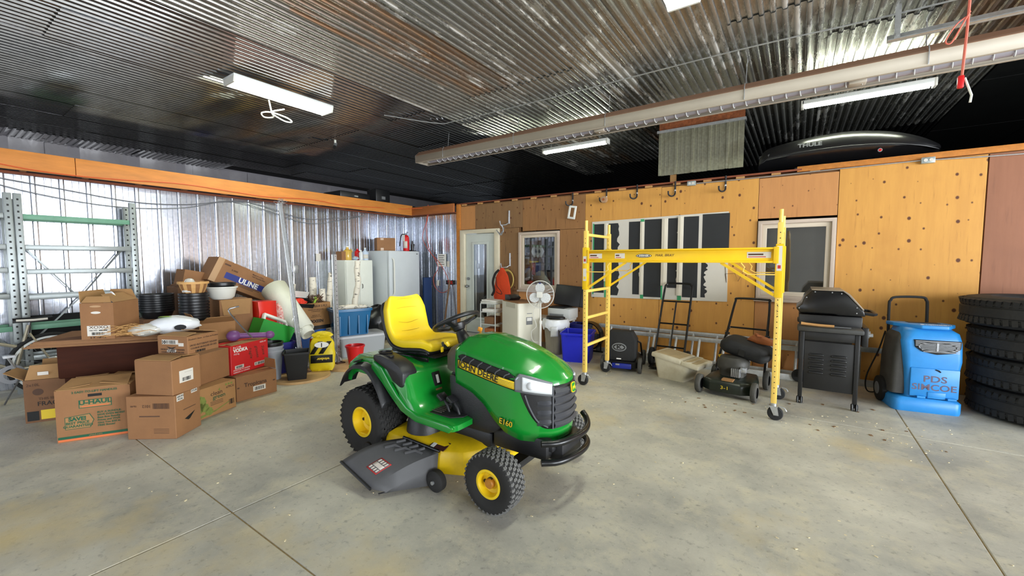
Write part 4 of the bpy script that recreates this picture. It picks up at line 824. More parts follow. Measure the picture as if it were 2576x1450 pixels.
B().box(-.045, -.098, hz_-.045, .045, -.085, hz_+.045).build('guard_badge', 'fan_white', pf, bevel=.01); B().box(-.015, -.07, hz_+.165, .015, -.06, hz_+.18).build('tag', 'blue_print', pf)
B().tube(smooth_path([(-.02, .1, .86), (-.11, .05, .7), (-.1, 0, .58), (-.06, -.02, .45), (-.14, 0, .36), (-.12, .02, .22), (-.04, .05, .2), (-.02, .06, .3)], 6), .005, 6).build('cable', 'fan_white', pf)
# ---- portable air conditioner
p0, p1, p2 = fl(1262, 757, .78), fl(1303, 765, .78), fl(1336, 758, .78)
a_, w_ = frame2(p0, p1); ac = thing('air_conditioner', 'tall cream portable air conditioner with a paper label', 'air conditioner', (p0.x, p0.y, 0), a_)
d_ = min(.42, (p2-p1).length)
acb = B().rings([[(x+w_/2, y+d_/2, z) for x, y in rrect(w_, d_, .03)] for z in (.0, .02, .74, .78)]).build('case', mat('ac_cream', (224, 220, 202), .42), ac, smooth=40)
B().box(w_*.3, -.004, .70, w_*.85, .01, .775).build('grip_notch', mat('ac_shadow', (196, 192, 172), .5), acb); 
lbl = B().box(w_-.001, d_*.35, .44, w_+.002, d_*.62, .56).build('rating_label', 'grey_plastic', acb); B().box(w_+.002, d_*.38, .5, w_+.003, d_*.59, .55).build('label_print', 'white_print', lbl)
B().box(w_-.001, d_*.38, .612, w_+.0015, d_*.6, .622).build('brand_mark', 'grey_plastic', acb)
cbx = thing('cardboard_sheet', 'loose brown cardboard sheet on the cream air conditioner', 'cardboard', (p0.x, p0.y, .781), a_); B().box(.02, .02, 0, w_-.02, d_-.03, .014).build('sheet', 'card', cbx)
tr = thing('black_tray', 'folded black plastic tray on top of the air conditioner', 'tray', (p0.x, p0.y, .795), a_)
B().prism([(0, 0), (.07, .0), (.16, .0), (.22, .045), (.14, .085), (.0, .09)], .06, .25).build('tray_body', 'black_plastic', tr, bevel=.006)
# ---- small wire stand with papers
ws = thing('wire_stand', 'small white wire shelf stand holding papers and boxes', 'shelf', (-4.42, 5.85, 0))
for x in (-.16, .16):
    for y in (-.14, .14): B().cyl((x, y, 0), (x, y, .7), .008, n=8).build('leg', 'white_metal', ws)
for z in (.12, .34, .55, .70):
    b = B(); b.tube([(-.16, -.14, z), (.16, -.14, z), (.16, .14, z), (-.16, .14, z)], .006, 6, closed=True)
    for k in range(6): b.tube([(-.13+k*.05, -.14, z), (-.13+k*.05, .14, z)], .003, 5)
    b.build('wire_shelf', 'white_metal', ws)
for k, (z, w, mm, ry, lb2) in enumerate(((.706, .34, 'white_plastic', .0, 'white plastic tray on top of the wire stand'), (.74, .30, 'white_print', .03, 'white folded paper stack above the plastic tray on the wire stand'), (.558, .28, 'white_print', .0, 'pile of white papers on the second wire shelf'), (.348, .2, 'card_dark', 0, 'dark red brown carton on the third wire shelf'), (.128, .2, 'leather', 0, 'brown box on the lowest wire shelf'))):
    h_ = (.03, .025, .05, .12, .14)[k]
    o = B().box(-w/2, -.13, 0, w/2, .12, h_).build(('paper_tray', 'paper_stack', 'paper_stack', 'small_carton', 'small_carton')[k], mm, None, bevel=.006, loc=(-4.42, 5.85, z), rot=(0, ry, .06*k)); tag(o, lb2, ('tray', 'paper', 'paper', 'box', 'box')[k])
# ---- white side table, printer, black case, waste bin
stb = thing('side_table', 'white plastic side table behind the pedestal fan', 'table', (-3.45, 6.18, 0)); B().box(-.32, -.18, .46, .42, .17, .5).build('top', 'white_plastic', stb, bevel=.012)
for x in (-.28, .38):
    for y in (-.14, .13): B().cyl((x, y, 0), (x, y, .46), .02, .025, n=10).build('leg', 'white_plastic', stb)
prn = thing('printer', 'white office printer with a black top on the side table', 'printer', (-3.2, 6.18, .501)); B().box(-.2, -.17, 0, .2, .16, .17).build('case', mat('printer_grey', (204, 206, 204), .4), prn, bevel=.015)
B().box(-.19, -.16, .17, .1, .16, .195).build('scanner_lid', 'black_plastic', prn, bevel=.006); B().box(-.15, -.186, .03, .1, -.178, .08).build('paper_slot', 'grey_plastic', prn)
bc = thing('black_case', 'flat black case standing on the white printer', 'case', (-3.10, 6.2, .70), rot=(R(-12), R(4), R(4))); B().box(-.27, -.04, .004, .27, .05, .34).build('shell', 'black_plastic', bc, bevel=.012); B().box(.19, -.045, .0, .2, -.04, .34).build('seam', 'vent_black', bc)
wb = thing('waste_bin', 'tall grey waste bin with a white liner and black lid', 'bin', (-3.10, 5.74, 0))
B().rings([rr3(.24, .24, 0, .05), rr3(.30, .30, .52, .06)]).build('can', mat('can_grey', (158, 150, 132), .5, .2, var=.15, sc=5, st=(6, 6, 1)), wb, smooth=40)
b = B(); nn = 28
b.rings([[(cos(2*pi*j/nn)*r*(1+.05*sin(j*2.6+i)), sin(2*pi*j/nn)*r*(1+.05*sin(j*1.9+i)), z+(.03*sin(j*1.7) if i == 3 else 0)) for j in range(nn)] for i, (r, z) in enumerate(((.15, .545), (.19, .54), (.215, .48), (.20, .40), (.175, .42)))], cap=False)
b.build('liner', mat('liner_white', (232, 234, 236), .5), wb, solid=.003, smooth=60); B().grid(5, 5, lambda a, t: (.03+a*.13, -.215-.015*sin(a*3), .44-t*.15+.02*a)).build('liner_tail', 'liner_white', wb, solid=.003)
B().rings([[(x*1.0, y*.62, z) for x, y in ell(.32*s, .32*s, 28)] for s, z in ((.9, .548), (1, .556), (1, .572), (.85, .582))]).build('lid', 'black_plastic', wb, smooth=40)
bb = thing('blue_bin_liner', 'dark blue plastic tub wedged behind the grey waste bin', 'bin', (-2.86, 6.1, 0)); open_tub('tub', mat('navy_plastic', (24, 30, 110), .45), bb, .22, .2, .45, .26, .24, .008)
# ================================================================ the pile by the steel wall
def flap(root, side, w, d, h, ln, ang, m='card_in', lift=0):
    c, s = cos(R(ang)), sin(R(ang)); t = .012
    if side in 'fb':
        y, q = (0, 1) if side == 'f' else (d, -1); E = [((t, y, h+lift), (w-t, y, h+lift)), ((t*3, y+q*c*ln, h+lift+s*ln), (w-t*3, y+q*c*ln, h+lift+s*ln))]
    else:
        x, q = (0, 1) if side == 'l' else (w, -1); E = [((x, t, h+lift), (x, d-t, h+lift)), ((x+q*c*ln, t*3, h+lift+s*ln), (x+q*c*ln, d-t*3, h+lift+s*ln))]
    return B().rings([list(E[0]), list(E[1])], closed=False, cap=False).build('flap', m, root, solid=.005, smooth=0)
def carton(label, p0, p1, d, h, z0=0, m='card', opn=False, flaps=(), w=None, cat='box', group='cardboard boxes in the pile', name='cardboard_box', tape=True, rot=None):
    a, ww = frame2(p0, p1); w = w or ww
    r = thing(name, label, cat, (p0[0], p0[1], z0), a, group)
    if rot: r.rotation_euler = (rot[0], rot[1], a)
    if opn:
        t = .006; B().rings([[(0, 0, 0), (w, 0, 0), (w, d, 0), (0, d, 0)], [(0, 0, h), (w, 0, h), (w, d, h), (0, d, h)], [(t, t, h), (w-t, t, h), (w-t, d-t, h), (t, d-t, h)], [(t, t, .01), (w-t, t, .01), (w-t, d-t, .01), (t, d-t, .01)]]).build('body', m, r, smooth=0)
    else:
        B().box(0, 0, 0, w, d, h).build('body', m, r, bevel=.004, seg=1, smooth=0)
        if tape: B().box(.002, d/2-.025, h, w-.002, d/2+.025, h+.0012).build('tape', 'tape', r)
    for s, ang, ln in flaps: flap(r, s, w, d, h, ln, ang, lift=.003)
    r['w'] = w; return r, w
def bars(root, x, z, w, h, m='black_print', face='f', n=14, wd=0):
    b = B(); st = random.Random(int(x*1000+z*777))
    for k in range(n):
        q = x-w/2+w*k/n; e = q+w/n*st.uniform(.25, .8)
        if face == 'f': b.box(q, -.0024, z-h/2, e, -.0016, z+h/2)
        else: b.box(wd+.0016, q, z-h/2, wd+.0024, e, z+h/2)
    return b.build('barcode', m, root, smooth=0)
def patch(root, x, z, w, h, m, face='f', wd=0, name='sticker', k=.0012):
    b = B().box(x-w/2, -k, z-h/2, x+w/2, .001, z+h/2) if face == 'f' else B().box(wd-.001, x-w/2, z-h/2, wd+k, x+w/2, z+h/2)
    return b.build(name, m, root)
def ft(root, s, size, x, z, m='black_print', rot=0, al='CENTER', **k): return text(s, size, m, root, (x, -.0022, z), 'f', R(rot), al, **k)
def rt(root, wd, s, size, y, z, m='black_print', rot=0, al='CENTER', **k): return text(s, size, m, root, (wd+.0022, y, z), 'r', R(rot), al, **k)
# U-Haul box
u, w = carton('large open brown moving box with green lettering and a hand hole', (-4.793, .618), (-4.572, 1.018), .457, .42, 0, 'card', True, (('f', 14, .2), ('b', 12, .2), ('l', 6, .2), ('r', 8, .2)))
ft(u, '2 EASY-TO-LIFT HANDLES', .024, w*.52, .395, 'green_print', bold=.02); patch(u, w*.52, .362, .085, .022, 'vent_black', name='hand_hole')
o = patch(u, w*.52, .295, .2, .066, 'green_print', name='logo_plate'); patch(u, w*.52, .295, .19, .056, 'card_light', name='logo_plate', k=.0018); ft(u, 'U-HAUL', .048, w*.52, .305, 'green_print', bold=.04, sx=1.15); patch(u, w*.52, .274, .165, .008, 'orange_print', name='logo_bar', k=.0024)
B().prism([(.05, .10), (.05, .20), (.2, .215), (.225, .16), (.2, .10)], -.0012, .001).build('tag_print', 'green_print', u); B().prism([(.054, .104), (.054, .196), (.197, .21), (.22, .16), (.197, .104)], -.0018, -.001).build('tag_print', 'card_light', u)
ft(u, 'SAVE!', .042, .125, .18, 'green_print', bold=.05); ft(u, 'BEST PRICE', .028, .125, .148, 'green_print', bold=.03); ft(u, 'GUARANTEED', .027, .127, .122, 'green_print', bold=.03)
for k, s in enumerate(('BUY A BUNDLE-', 'SAVE EVEN MORE!', 'Best Box Bundle', "Prices and We'll", 'Give You $20 in', 'FREE Boxes!')): ft(u, s, .021, .245, .215-k*.022, 'green_print', al='LEFT', bold=.02)
patch(u, w/2, .035, w-.01, .02, 'green_print', name='stripe'); patch(u, w/2, .015, w-.01, .016, 'orange_print', name='stripe'); ft(u, 'uhaul.com', .02, w/2, .036, 'card_light')
# fragile wine box
f_, w = carton('open brown carton marked fragile behind the moving box', (-5.616, .543), (-5.43, .915), .3, .385, 0, 'card_dark', True, (('f', 72, .13), ('l', 150, .15), ('b', 80, .14), ('r', 110, .14)))
ft(f_, '2x10L', .035, .06, .34, 'brown_print'); ft(f_, 'THIS SIDE UP', .032, .09, .21, 'brown_print', al='LEFT'); ft(f_, 'FRAGILE', .055, .08, .165, 'black_print', al='LEFT'); patch(f_, .05, .06, .075, .085, 'black_print'); patch(f_, .2, .065, .2, .085, 'yellow_print'); B().prism(ell(.07, .06, 20, (.09, .275)), -.0012, .001).build('emblem', 'brown_print', f_)
flap_lbl = patch(f_, .13, .44, .07, .03, 'label_white')
# 1012 box
b1, w = carton('upright brown carton with 1012 printed upside down', (-4.429, .956), (-4.123, 1.184), .29, .355, 0, 'card', False)
ft(b1, '1012', .034, w*.42, .275, 'brown_print', rot=180); ft(b1, '16:44', .022, .06, .275, 'brown_print', rot=180); bars(b1, w*.72, .275, .13, .045, 'brown_print', n=18); patch(b1, w*.47, .19, .16, .009, 'brown_print', name='print_line')
for k in range(4): patch(b1, w*.7, .085-k*.012, .12, .003, 'brown_print', name='print_line')
patch(b1, .06, .325, .075, .05, 'label_white', 'r', w); rt(b1, w, 'ARDIG', .024, .06, .335, shear=.2); rt(b1, w, 'POAL', .024, .06, .313, shear=.2); patch(b1, .22, .335, .07, .028, 'label_white', 'r', w); rt(b1, w, 'FOUR', .024, .22, .335)
B().prism([(.1, .13), (.22, .165), (.16, .115), (.14, .11)], w-.001, w+.0012, 'x').build('hand_hole', 'vent_black', b1); patch(b1, .16, .21, .14, .006, 'brown_print', 'r', w, 'print_line')
# plain box above
b2, w2_ = carton('plain brown carton with a white shipping label, stacked on the 1012 carton', (-4.425, 1.02), (-4.13, 1.178), .27, .285, .357, 'card', False, (('f', 5, .13), ('b', 4, .13)))
l_ = patch(b2, .13, .135, .13, .1, 'label_white', 'r', w2_); bars(b2, .13, .11, .08, .03, face='r', wd=w2_); patch(b2, .15, .165, .07, .004, 'black_print', 'r', w2_, 'print_line')
# clean and green
b3, w = carton('brown carton printed with a green tree', (-4.407, 1.415), (-4.564, 1.804), .3, .28, 0, 'card_light', False)
ft(b3, 'clean', .055, w*.5, .205, 'brown_print', sx=1.1); ft(b3, 'green', .055, w*.56, .168, 'green_print', sx=1.05); ft(b3, '679CG', .03, w*.85, .225, 'brown_print'); o = bars(b3, w*.88, .075, .06, .05, n=5)
mat('print_leaf', (126, 136, 62), .75, var=.3, sc=30); 
for cx_, cz, r_ in ((.05, .16, .055), (.03, .11, .05), (.09, .1, .04), (.13, .055, .038), (.02, .2, .03)): B().prism([(cx_+r_*cos(2*pi*k/16)*(1+.12*sin(k*5)), cz+r_*sin(2*pi*k/16)*(1+.12*cos(k*3))) for k in range(16)], -.0012, .001).build('tree_print', 'print_leaf', b3)
B().prism([(.0, .01), (.0, .035), (.2, .045), (w-.08, .085), (w-.08, .078), (.2, .035)], -.0014, .001).build('ground_print', 'print_leaf', b3)
for k in range(3): patch(b3, w*.5, .13-k*.014, .13, .004, 'brown_print', name='print_line'); patch(b3, w*(.75+.07*k), .255, .018, .018, 'print_leaf', name='leaf_mark')
B().prism([(w*.55, .225), (w*.58, .245), (w*.6, .225), (w*.58, .215)], -.0014, .001).build('leaf_mark', 'print_leaf', b3)
b4, w4 = carton('plain brown carton stacked on the clean and green carton', fl(498, 972, .284), fl(578, 944, .284), .3, .285, .282, 'card', False, group='cardboard boxes in the pile')
# tropicana
b5, w = carton('brown juice carton with dark script lettering', (-4.69, 1.859), (-4.725, 2.277), .3, .255, 0, 'card', False, (('r', 95, .1),))
ft(b5, 'Tropicana', .06, w*.46, .155, 'brown_print', bold=.02, sx=.95); patch(b5, w*.55, .095, .13, .055, 'label_white'); bars(b5, w*.55, .095, .1, .035); patch(b5, .02, .14, .02, .014, 'brown_print'); patch(b5, w-.03, .14, .025, .014, 'brown_print')
mat('vodka_red', (206, 32, 36), .5, var=.05)
b6, w = carton('bright red vodka carton with white lettering', fl(583, 947, .256), fl(676, 918, .256), .26, .31, .257, 'vodka_red', False, (('f', 4, .1),), group=None)
ft(b6, '8 x 1.14L', .026, .03, .285, 'white_print', al='LEFT', bold=.02); ft(b6, 'VODKA', .05, .03, .25, 'white_print', al='LEFT', bold=.05); ft(b6, '14.2 kg', .024, .03, .215, 'white_print', al='LEFT'); ft(b6, 'GI25L143', .022, w-.03, .285, 'white_print', al='RIGHT'); ft(b6, 'PRODUCED IN CANADA', .019, .02, .045, 'white_print', al='LEFT'); ft(b6, 'FABRIQUE AU CANADA', .019, .02, .022, 'white_print', al='LEFT'); patch(b6, w*.2, .075, .11, .035, 'label_white'); bars(b6, w*.2, .075, .08, .022); patch(b6, w*.78, .055, .18, .035, 'label_white'); bars(b6, w*.78, .055, .16, .028)
for k, s in enumerate(('Steve', 'glasses', 'fragile')): ft(b6, s, .05, w*.85-k*.085, .19, 'brown_print', rot=-82, shear=.3)
# squash box
b7, w7 = carton('shallow brown squash carton on top of the plain cartons', (-4.531, 1.205), (-4.262, 1.335), .31, .155, .648, 'card', False, (('f', 6, .12), ('b', 10, .12)), group='cardboard boxes in the pile')
ft(b7, 'DICED BUTTERNUT SQUASH', .018, w7/2, .04, 'brown_print', bold=.02); ft(b7, 'COURGE MUSQUEE EN DES', .018, w7/2, .017, 'brown_print', bold=.02); patch(b7, w7*.42, .105, .16, .04, 'label_white'); patch(b7, w7*.46, .03, .09, .03, 'label_white'); bars(b7, w7*.44, .105, .11, .03, n=7); bars(b7, w7*.46, .03, .07, .016, n=8); patch(b7, w7*.78, .085, .05, .028, 'label_white'); B().prism([(w7*.3, .066), (w7*.46, .056), (w7*.62, .066), (w7*.52, .048), (w7*.4, .048)], -.0016, .001).build('wing_mark', 'black_print', b7)
b_ = B()
for i in range(4):
    for j in range(3):
        if (i+j) % 2 == 0: b_.box(.05+i*.009, -.003, .09+j*.009, .059+i*.009, -.0016, .099+j*.009)
b_.build('checker_mark', 'black_print', b7, smooth=0)
rt(b7, w7, "President's Choice   Le Choix du President", .017, .155, .125, 'brown_print', shear=.3); rt(b7, w7, 'DICED BUTTERNUT SQUASH', .021, .155, .072, 'brown_print', bold=.02); rt(b7, w7, 'COURGE MUSQUEE EN DES', .021, .155, .045, 'brown_print', bold=.02); o = bars(b7, .12, .016, .1, .02, face='r', wd=w7)
# desk and flattened cardboard
mat('dark_wood', (66, 30, 15), .7, spec=.2, var=.3, sc=3, st=(1, 8, 8))
dA, dB = V((-5.36, .72, 0)), V((-4.98, 1.36, 0)); a_, w = frame2(dA, dB)
dk_ = thing('wooden_desk', 'dark stained wooden desk under the flattened cardboard', 'desk', (dA.x, dA.y, 0), a_); B().box(0, 0, .40, w, .03, .70).build('front_panel', 'dark_wood', dk_, bevel=.02); B().box(0, .031, .66, w, .6, .70).build('top', 'dark_wood', dk_, bevel=.008)
for x in (.03, w-.08):
    for y in (.04, .54): B().box(x, y, 0, x+.05, y+.05, .66).build('leg', 'dark_wood', dk_)
for k in range(4):
    o = thing('flattened_box', ['flattened cardboard box at the bottom of the stack on the desk', 'flattened cardboard box second from the bottom of the stack', 'flattened cardboard box third from the bottom of the stack', 'flattened cardboard box on top of the stack on the desk'][k], 'cardboard', (dA.x, dA.y, .702+k*.014), a_+R((-1.5, 1, -.5, .6)[k]), 'flattened boxes on the desk')
    B().box(-.16+.02*k, -.09, 0, w*1.12-.03*k, .55, .013).build('sheet', 'card' if k % 2 else 'card_light', o, smooth=0)
    B().box(-.16+.02*k, -.0925, .003, w*1.12-.03*k, -.09, .010).build('fluted_edge', 'card_dark', o)
# XOXO wine box
b8, w8 = carton('open wine carton with a white shipping label standing on the flattened boxes', (-5.13, .847), (-5.005, 1.005), .40, .32, .760, 'card', True, (('l', 100, .1), ('b', 75, .1), ('r', 35, .12), ('f', 60, .06)), w=.235)
patch(b8, .125, .075, .165, .09, 'label_white'); ft(b8, 'XOXO', .034, .125, .105, 'brown_print', sx=1.3); ft(b8, '1061492', .017, .085, .078); patch(b8, .155, .078, .06, .009, 'black_print', name='print_line', k=.002); bars(b8, .12, .05, .09, .024); ft(b8, '6 X 750 mL', .024, .12, .015, al='CENTER'); B().prism(ell(.07, .022, 16, (.11, .235)), -.0012, .001).build('hand_hole', 'label_white', b8); B().prism(ell(.08, .018, 16, (.11, .29)), -.0012, .001).build('tape_mark', 'tape', b8)
pp = thing('crumpled_paper', 'crumpled white paper poking out of the wine carton', 'paper', (-5.20, 1.07, .775)); 
def crumple(b, c, r, n=14, k=10, amp=.25, seed=1):
    rd = random.Random(seed); ph = [rd.uniform(0, 6) for _ in range(6)]
    return b.rings([[(c[0]+r[0]*sin(pi*i/k)*cos(2*pi*j/n)*(1+amp*sin(3*j+ph[0]+i)*cos(2*i+ph[1])), c[1]+r[1]*sin(pi*i/k)*sin(2*pi*j/n)*(1+amp*sin(2*j+ph[2]+2*i)), c[2]-r[2]*cos(pi*i/k)*(1+amp*.6*sin(2*j*2*pi/n+ph[3]))) for j in range(n)] for i in range(k+1)], cap=False)
crumple(B(), (0, 0, .19), (.06, .07, .18), seed=4).build('wad', 'liner_white', pp, smooth=0); B().box(.02, -.02, .33, .04, .02, .36).build('yellow_print', 'yellow_print', pp)
# grocery bag of twigs
gb_ = thing('plastic_bag', 'white plastic shopping bag lying open on the flattened boxes', 'bag', (-4.80, 1.30, .76), a_)
crumple(B(), (0.08, .1, .085), (.2, .13, .085), 20, 12, .12, 9).build('bag', mat('bag_white', (228, 230, 234), .35), gb_, smooth=60); crumple(B(), (-.10, .03, .06), (.13, .1, .055), 16, 10, .15, 5).build('clear_wrap', mat('wrap_clear', (206, 204, 196), .2), gb_, smooth=40)
B().grid(4, 4, lambda p, t: (-.02+p*.1, .02+t*.08, .172-.01*(p-.5)**2)).build('label_print', mat('lime', (150, 190, 50), .5), gb_); B().prism(ell(.09, .05, 12, (.16, .075)), -.045, -.03).build('dark_opening', 'vent_black', gb_)
tw = thing('twig_bundle', 'bundle of dry straw coloured twigs beside the white shopping bag', 'twigs', (-4.93, 1.12, .762), a_); rd = random.Random(5); b = B()
for k in range(45):
    x, y, z = rd.uniform(-.1, .1), rd.uniform(-.12, .06), rd.uniform(.02, .1); an = rd.gauss(0, .5); ln = rd.uniform(.12, .3)
    b.tube([(x-cos(an)*ln*.5, y-sin(an)*ln*.3, z), (x, y+rd.uniform(-.02, .02), z+rd.uniform(0, .04)), (x+cos(an)*ln*.5, y+sin(an)*ln*.3, max(.012, z+rd.uniform(-.03, .03)))], .0025, 4)
b.build('twig', mat('twig_straw', (184, 140, 84), .8), tw)['kind'] = 'stuff'
# supports and pots behind
c1, _ = carton('brown carton under the taller stack of black plant pots', (-5.62, 1.72), (-5.62, 2.08), .32, .60, 0, 'card_dark'); c2, _ = carton('brown carton under the stack of shallow black pots', (-6.38, 1.58), (-6.38, 1.96), .38, .74, 0, 'card_dark')
def pots(label, loc, n, r0, r1, hh, dz, group):
    o = thing('plant_pot_stack', label, 'plant pots', loc, 0, group)
    for k in range(n): B().lathe([(r0*.98, 0), (r1, hh-.02), (r1+.012, hh-.02), (r1+.012, hh), (r1-.004, hh), (r0*.94, .01), (0, .01)], 28, c=(0, 0, k*dz)).build('pot', mat('pot_black', (22, 23, 26), .35), o)
    return o
pots('tall stack of nested black plant pots under the bushel basket', (-5.80, 1.90, .602), 9, .115, .135, .2, .034, 'stacked black plant pots'); pots('stack of shallow black pots behind the wine carton', (-6.58, 1.765, .742), 8, .14, .165, .1, .028, 'stacked black plant pots')
bk = thing('bushel_basket', 'slatted wooden bushel basket on the black plant pots', 'basket', (-5.80, 1.90, 1.078))
for k in range(20):
    a = 2*pi*k/20; b = B(Euler((0, 0, a)).to_matrix().to_4x4()); b.rings([[(r_, -q, z), (r_, q, z), (r_-.004, q, z), (r_-.004, -q, z)] for r_, q, z in ((.10, .0155, .0), (.125, .0195, .06), (.143, .022, .125))]); b.build('slat', mat('slat_light', (222, 172, 106), .6, var=.15, sc=6) if k % 2 else mat('slat_dark', (158, 110, 64), .6, var=.15, sc=6), bk, smooth=0)
B().lathe([(.146, .105), (.152, .105), (.152, .13), (.146, .13), (.146, .105)], 28).build('rim_band', 'slat_light', bk); B().cyl((0, 0, 0), (0, 0, .006), .1).build('bottom', 'slat_dark', bk)
cup_ = thing('clear_dome', 'clear plastic dome lid resting in the bushel basket', 'lid', (-5.78, 1.86, 1.09)); B().rings([[(.05*s*cos(2*pi*j/16), .05*s*sin(2*pi*j/16), z) for j in range(16)] for s, z in ((1.5, 0), (1.3, .08), (1, .115), (.75, .145), (.3, .157))]).build('dome', 'wrap_clear', cup_)
jr = thing('white_jug', 'small white ceramic jug behind the black plant pots', 'jug', (-6.35, 2.06, 0)); jr.location = (-6.45, 1.99, .975); jr.location = (-6.26, 2.10, .0)
c3, _ = carton('brown carton under the white ceramic jug', (-6.17, 2.02), (-6.17, 2.24), .25, .90, 0, 'card_dark'); jr.location = (-6.30, 2.02+.08, .902); B().lathe([(0, 0), (.05, 0), (.062, .03), (.06, .07), (.035, .1), (.04, .12), (.0, .12)], 20).build('jug_body', 'white_plastic', jr); B().tube([(.04, .03, .03), (.07, .06, .05), (.04, .03, .09)], .008, 6).build('jug_handle', 'white_plastic', jr)
# cartons at the back, ULINE box
c4, _ = carton('brown carton holding folded boxes against the steel wall', (-6.72, 2.03), (-6.72, 2.62), .42, 1.10, 0, 'card_dark', False)
for k in range(3):
    o = B().box(0, 0, 0, .40, .52, .012).build('folded_box', 'card' if k % 2 else 'card_dark', None, loc=(-7.13, 2.06+.02*k, 1.102+k*.0125), rot=(0, 0, .03*k-.03)); tag(o, ['lowest folded box lying on the tall carton by the wall', 'middle folded box lying on the tall carton by the wall', 'topmost folded box lying on the tall carton by the wall'][k], 'cardboard')
c5, _ = carton('brown carton supporting the lower end of the tilted blue striped box', (-6.42, 2.70), (-6.42, 3.22), .4, .80, 0, 'card')
ul = thing('shipping_box', 'long brown shipping box with a blue stripe tilted against the wall', 'box', (-6.46, 2.98, .86), rot=(0, 0, 0)); T = (MX.Rotation(R(25), 4, 'X'))
um = MX.Rotation(R(90), 4, 'Z'); um = MX.Rotation(R(-26), 4, 'X')
def UB(): return B(um)
UB().box(-.36, -.78, 0, 0, 0, .34).build('body', 'card', ul, bevel=.004, seg=1, smooth=0)
def uq(y0, y1, z0, z1, m, name, k=.0014): return UB().box(-.001, y0, z0, k, y1, z1).build(name, m, ul)
uq(-.62, -.03, .1, .185, 'blue_print', 'blue_stripe')
def utext(s, size, y, z, m): o = text(s, size, m, ul, (0, 0, 0), 'r', bold=.03); o.matrix_local = um @ MX.Translation((.002, y, z)) @ Euler(FACE['r']).to_matrix().to_4x4(); return o
utext('ULINE', .1, -.3, .142, 'white_print'); utext('S-4908', .03, -.53, .235, 'brown_print'); utext('Made in U.S.A.', .028, -.22, .29, 'brown_print'); utext('with Recycled Fiber', .024, -.2, .26, 'brown_print'); uq(-.42, -.12, .08, .09, 'brown_print', 'print_mark'); uq(-.40, -.2, .062, .07, 'brown_print', 'print_mark'); uq(-.68, -.6, .27, .29, 'brown_print', 'print_mark'); uq(-.78, -.70, .0, .34, 'tape', 'tape')
UB().box(-.3, .0, .06, -.04, .14, .3).build('bubble_wrap', 'wrap_clear', ul, bevel=.05)
ex = thing('open_carton', 'small open brown carton wedged above the folded boxes', 'box', (-6.75, 2.05, 1.142), rot=(R(-12), 0, R(4))); B().rings([[(-.15, 0, .0), (.1, 0, .0), (.1, .24, .0), (-.15, .24, .0)], [(-.15, 0, .2), (.1, 0, .2), (.1, .24, .2), (-.15, .24, .2)], [(-.14, .01, .2), (.09, .01, .2), (.09, .23, .2), (-.14, .23, .2)], [(-.14, .01, .02), (.09, .01, .02), (.09, .23, .02), (-.14, .23, .02)]]).build('body', 'card', ex, smooth=0)
# carton with flap + white pots
c6, w6 = carton('brown carton beneath the flapped carton', fl(552, 868, .44), fl(630, 868, .44), .36, .44, 0, 'card_dark'); 
pA, pB = V((-5.75, 2.13, 0)), V((-5.72, 2.50, 0))
c6.location = (-5.73, 2.12, 0); c6.rotation_euler = (0, 0, R(87))
c7, w7b = carton('open brown carton with one flap folded down and white bowls on top', (-5.73, 2.13), (-5.71, 2.49), .36, .53, .442, 'card', False, (('f', 268, .19),)); 
bo = thing('white_bowl', 'white oval basin with a black rim on the flapped carton', 'basin', (-5.88, 2.22, .976)); B().lathe([(0, 0), (.10, 0), (.13, .03), (.155, .135), (.168, .14), (.168, .155), (.15, .155), (.125, .04), (0, .012)], 32).build('basin', 'white_plastic', bo)
bo2 = thing('black_bowl', 'black planter bowl nested in the white basin', 'basin', (-5.88, 2.22, 1.02)); B().lathe([(0, 0), (.10, .002), (.135, .125), (.15, .13), (.15, .16), (.13, .16), (.1, .03), (0, .02)], 32).build('basin', 'pot_black', bo2)
b9, w9 = carton('small tan carton with an open lid behind the squash carton', (-5.02, 1.76), (-5.0, 2.10), .3, .20, .57, 'card_light', True, (('f', 150, .14), ('l', 120, .12))); b9.location = (-5.27, 1.76, .57); c8, _ = carton('brown carton underneath the small tan carton', (-5.27, 1.76), (-5.25, 2.08), .3, .568, 0, 'card_dark')
st_ = thing('metal_stand', 'bent chrome stand leaning on the small tan carton', 'stand', (-4.93, 1.96, .62)); B().tube(smooth_path([(.1, .13, .0), (.02, .03, .17), (-.04, -.03, .3), (-.03, .02, .33), (-.01, .06, .34)], 5), .008, 6).build('rod', 'steel', st_)
vc = thing('purple_dumbbell', 'purple vinyl dumbbell lying on the red carton', 'dumbbell', (-4.98, 2.12, .572), R(62)); mat('purple', (122, 76, 132), .4); B().sph((-.14, 0, .06), (.07, .06, .06)).sph((.2, .0, .045), (.05, .045, .045)).tube([(-.14, 0, .06), (.2, 0, .045)], .03, 10).build('weights', 'purple', vc)
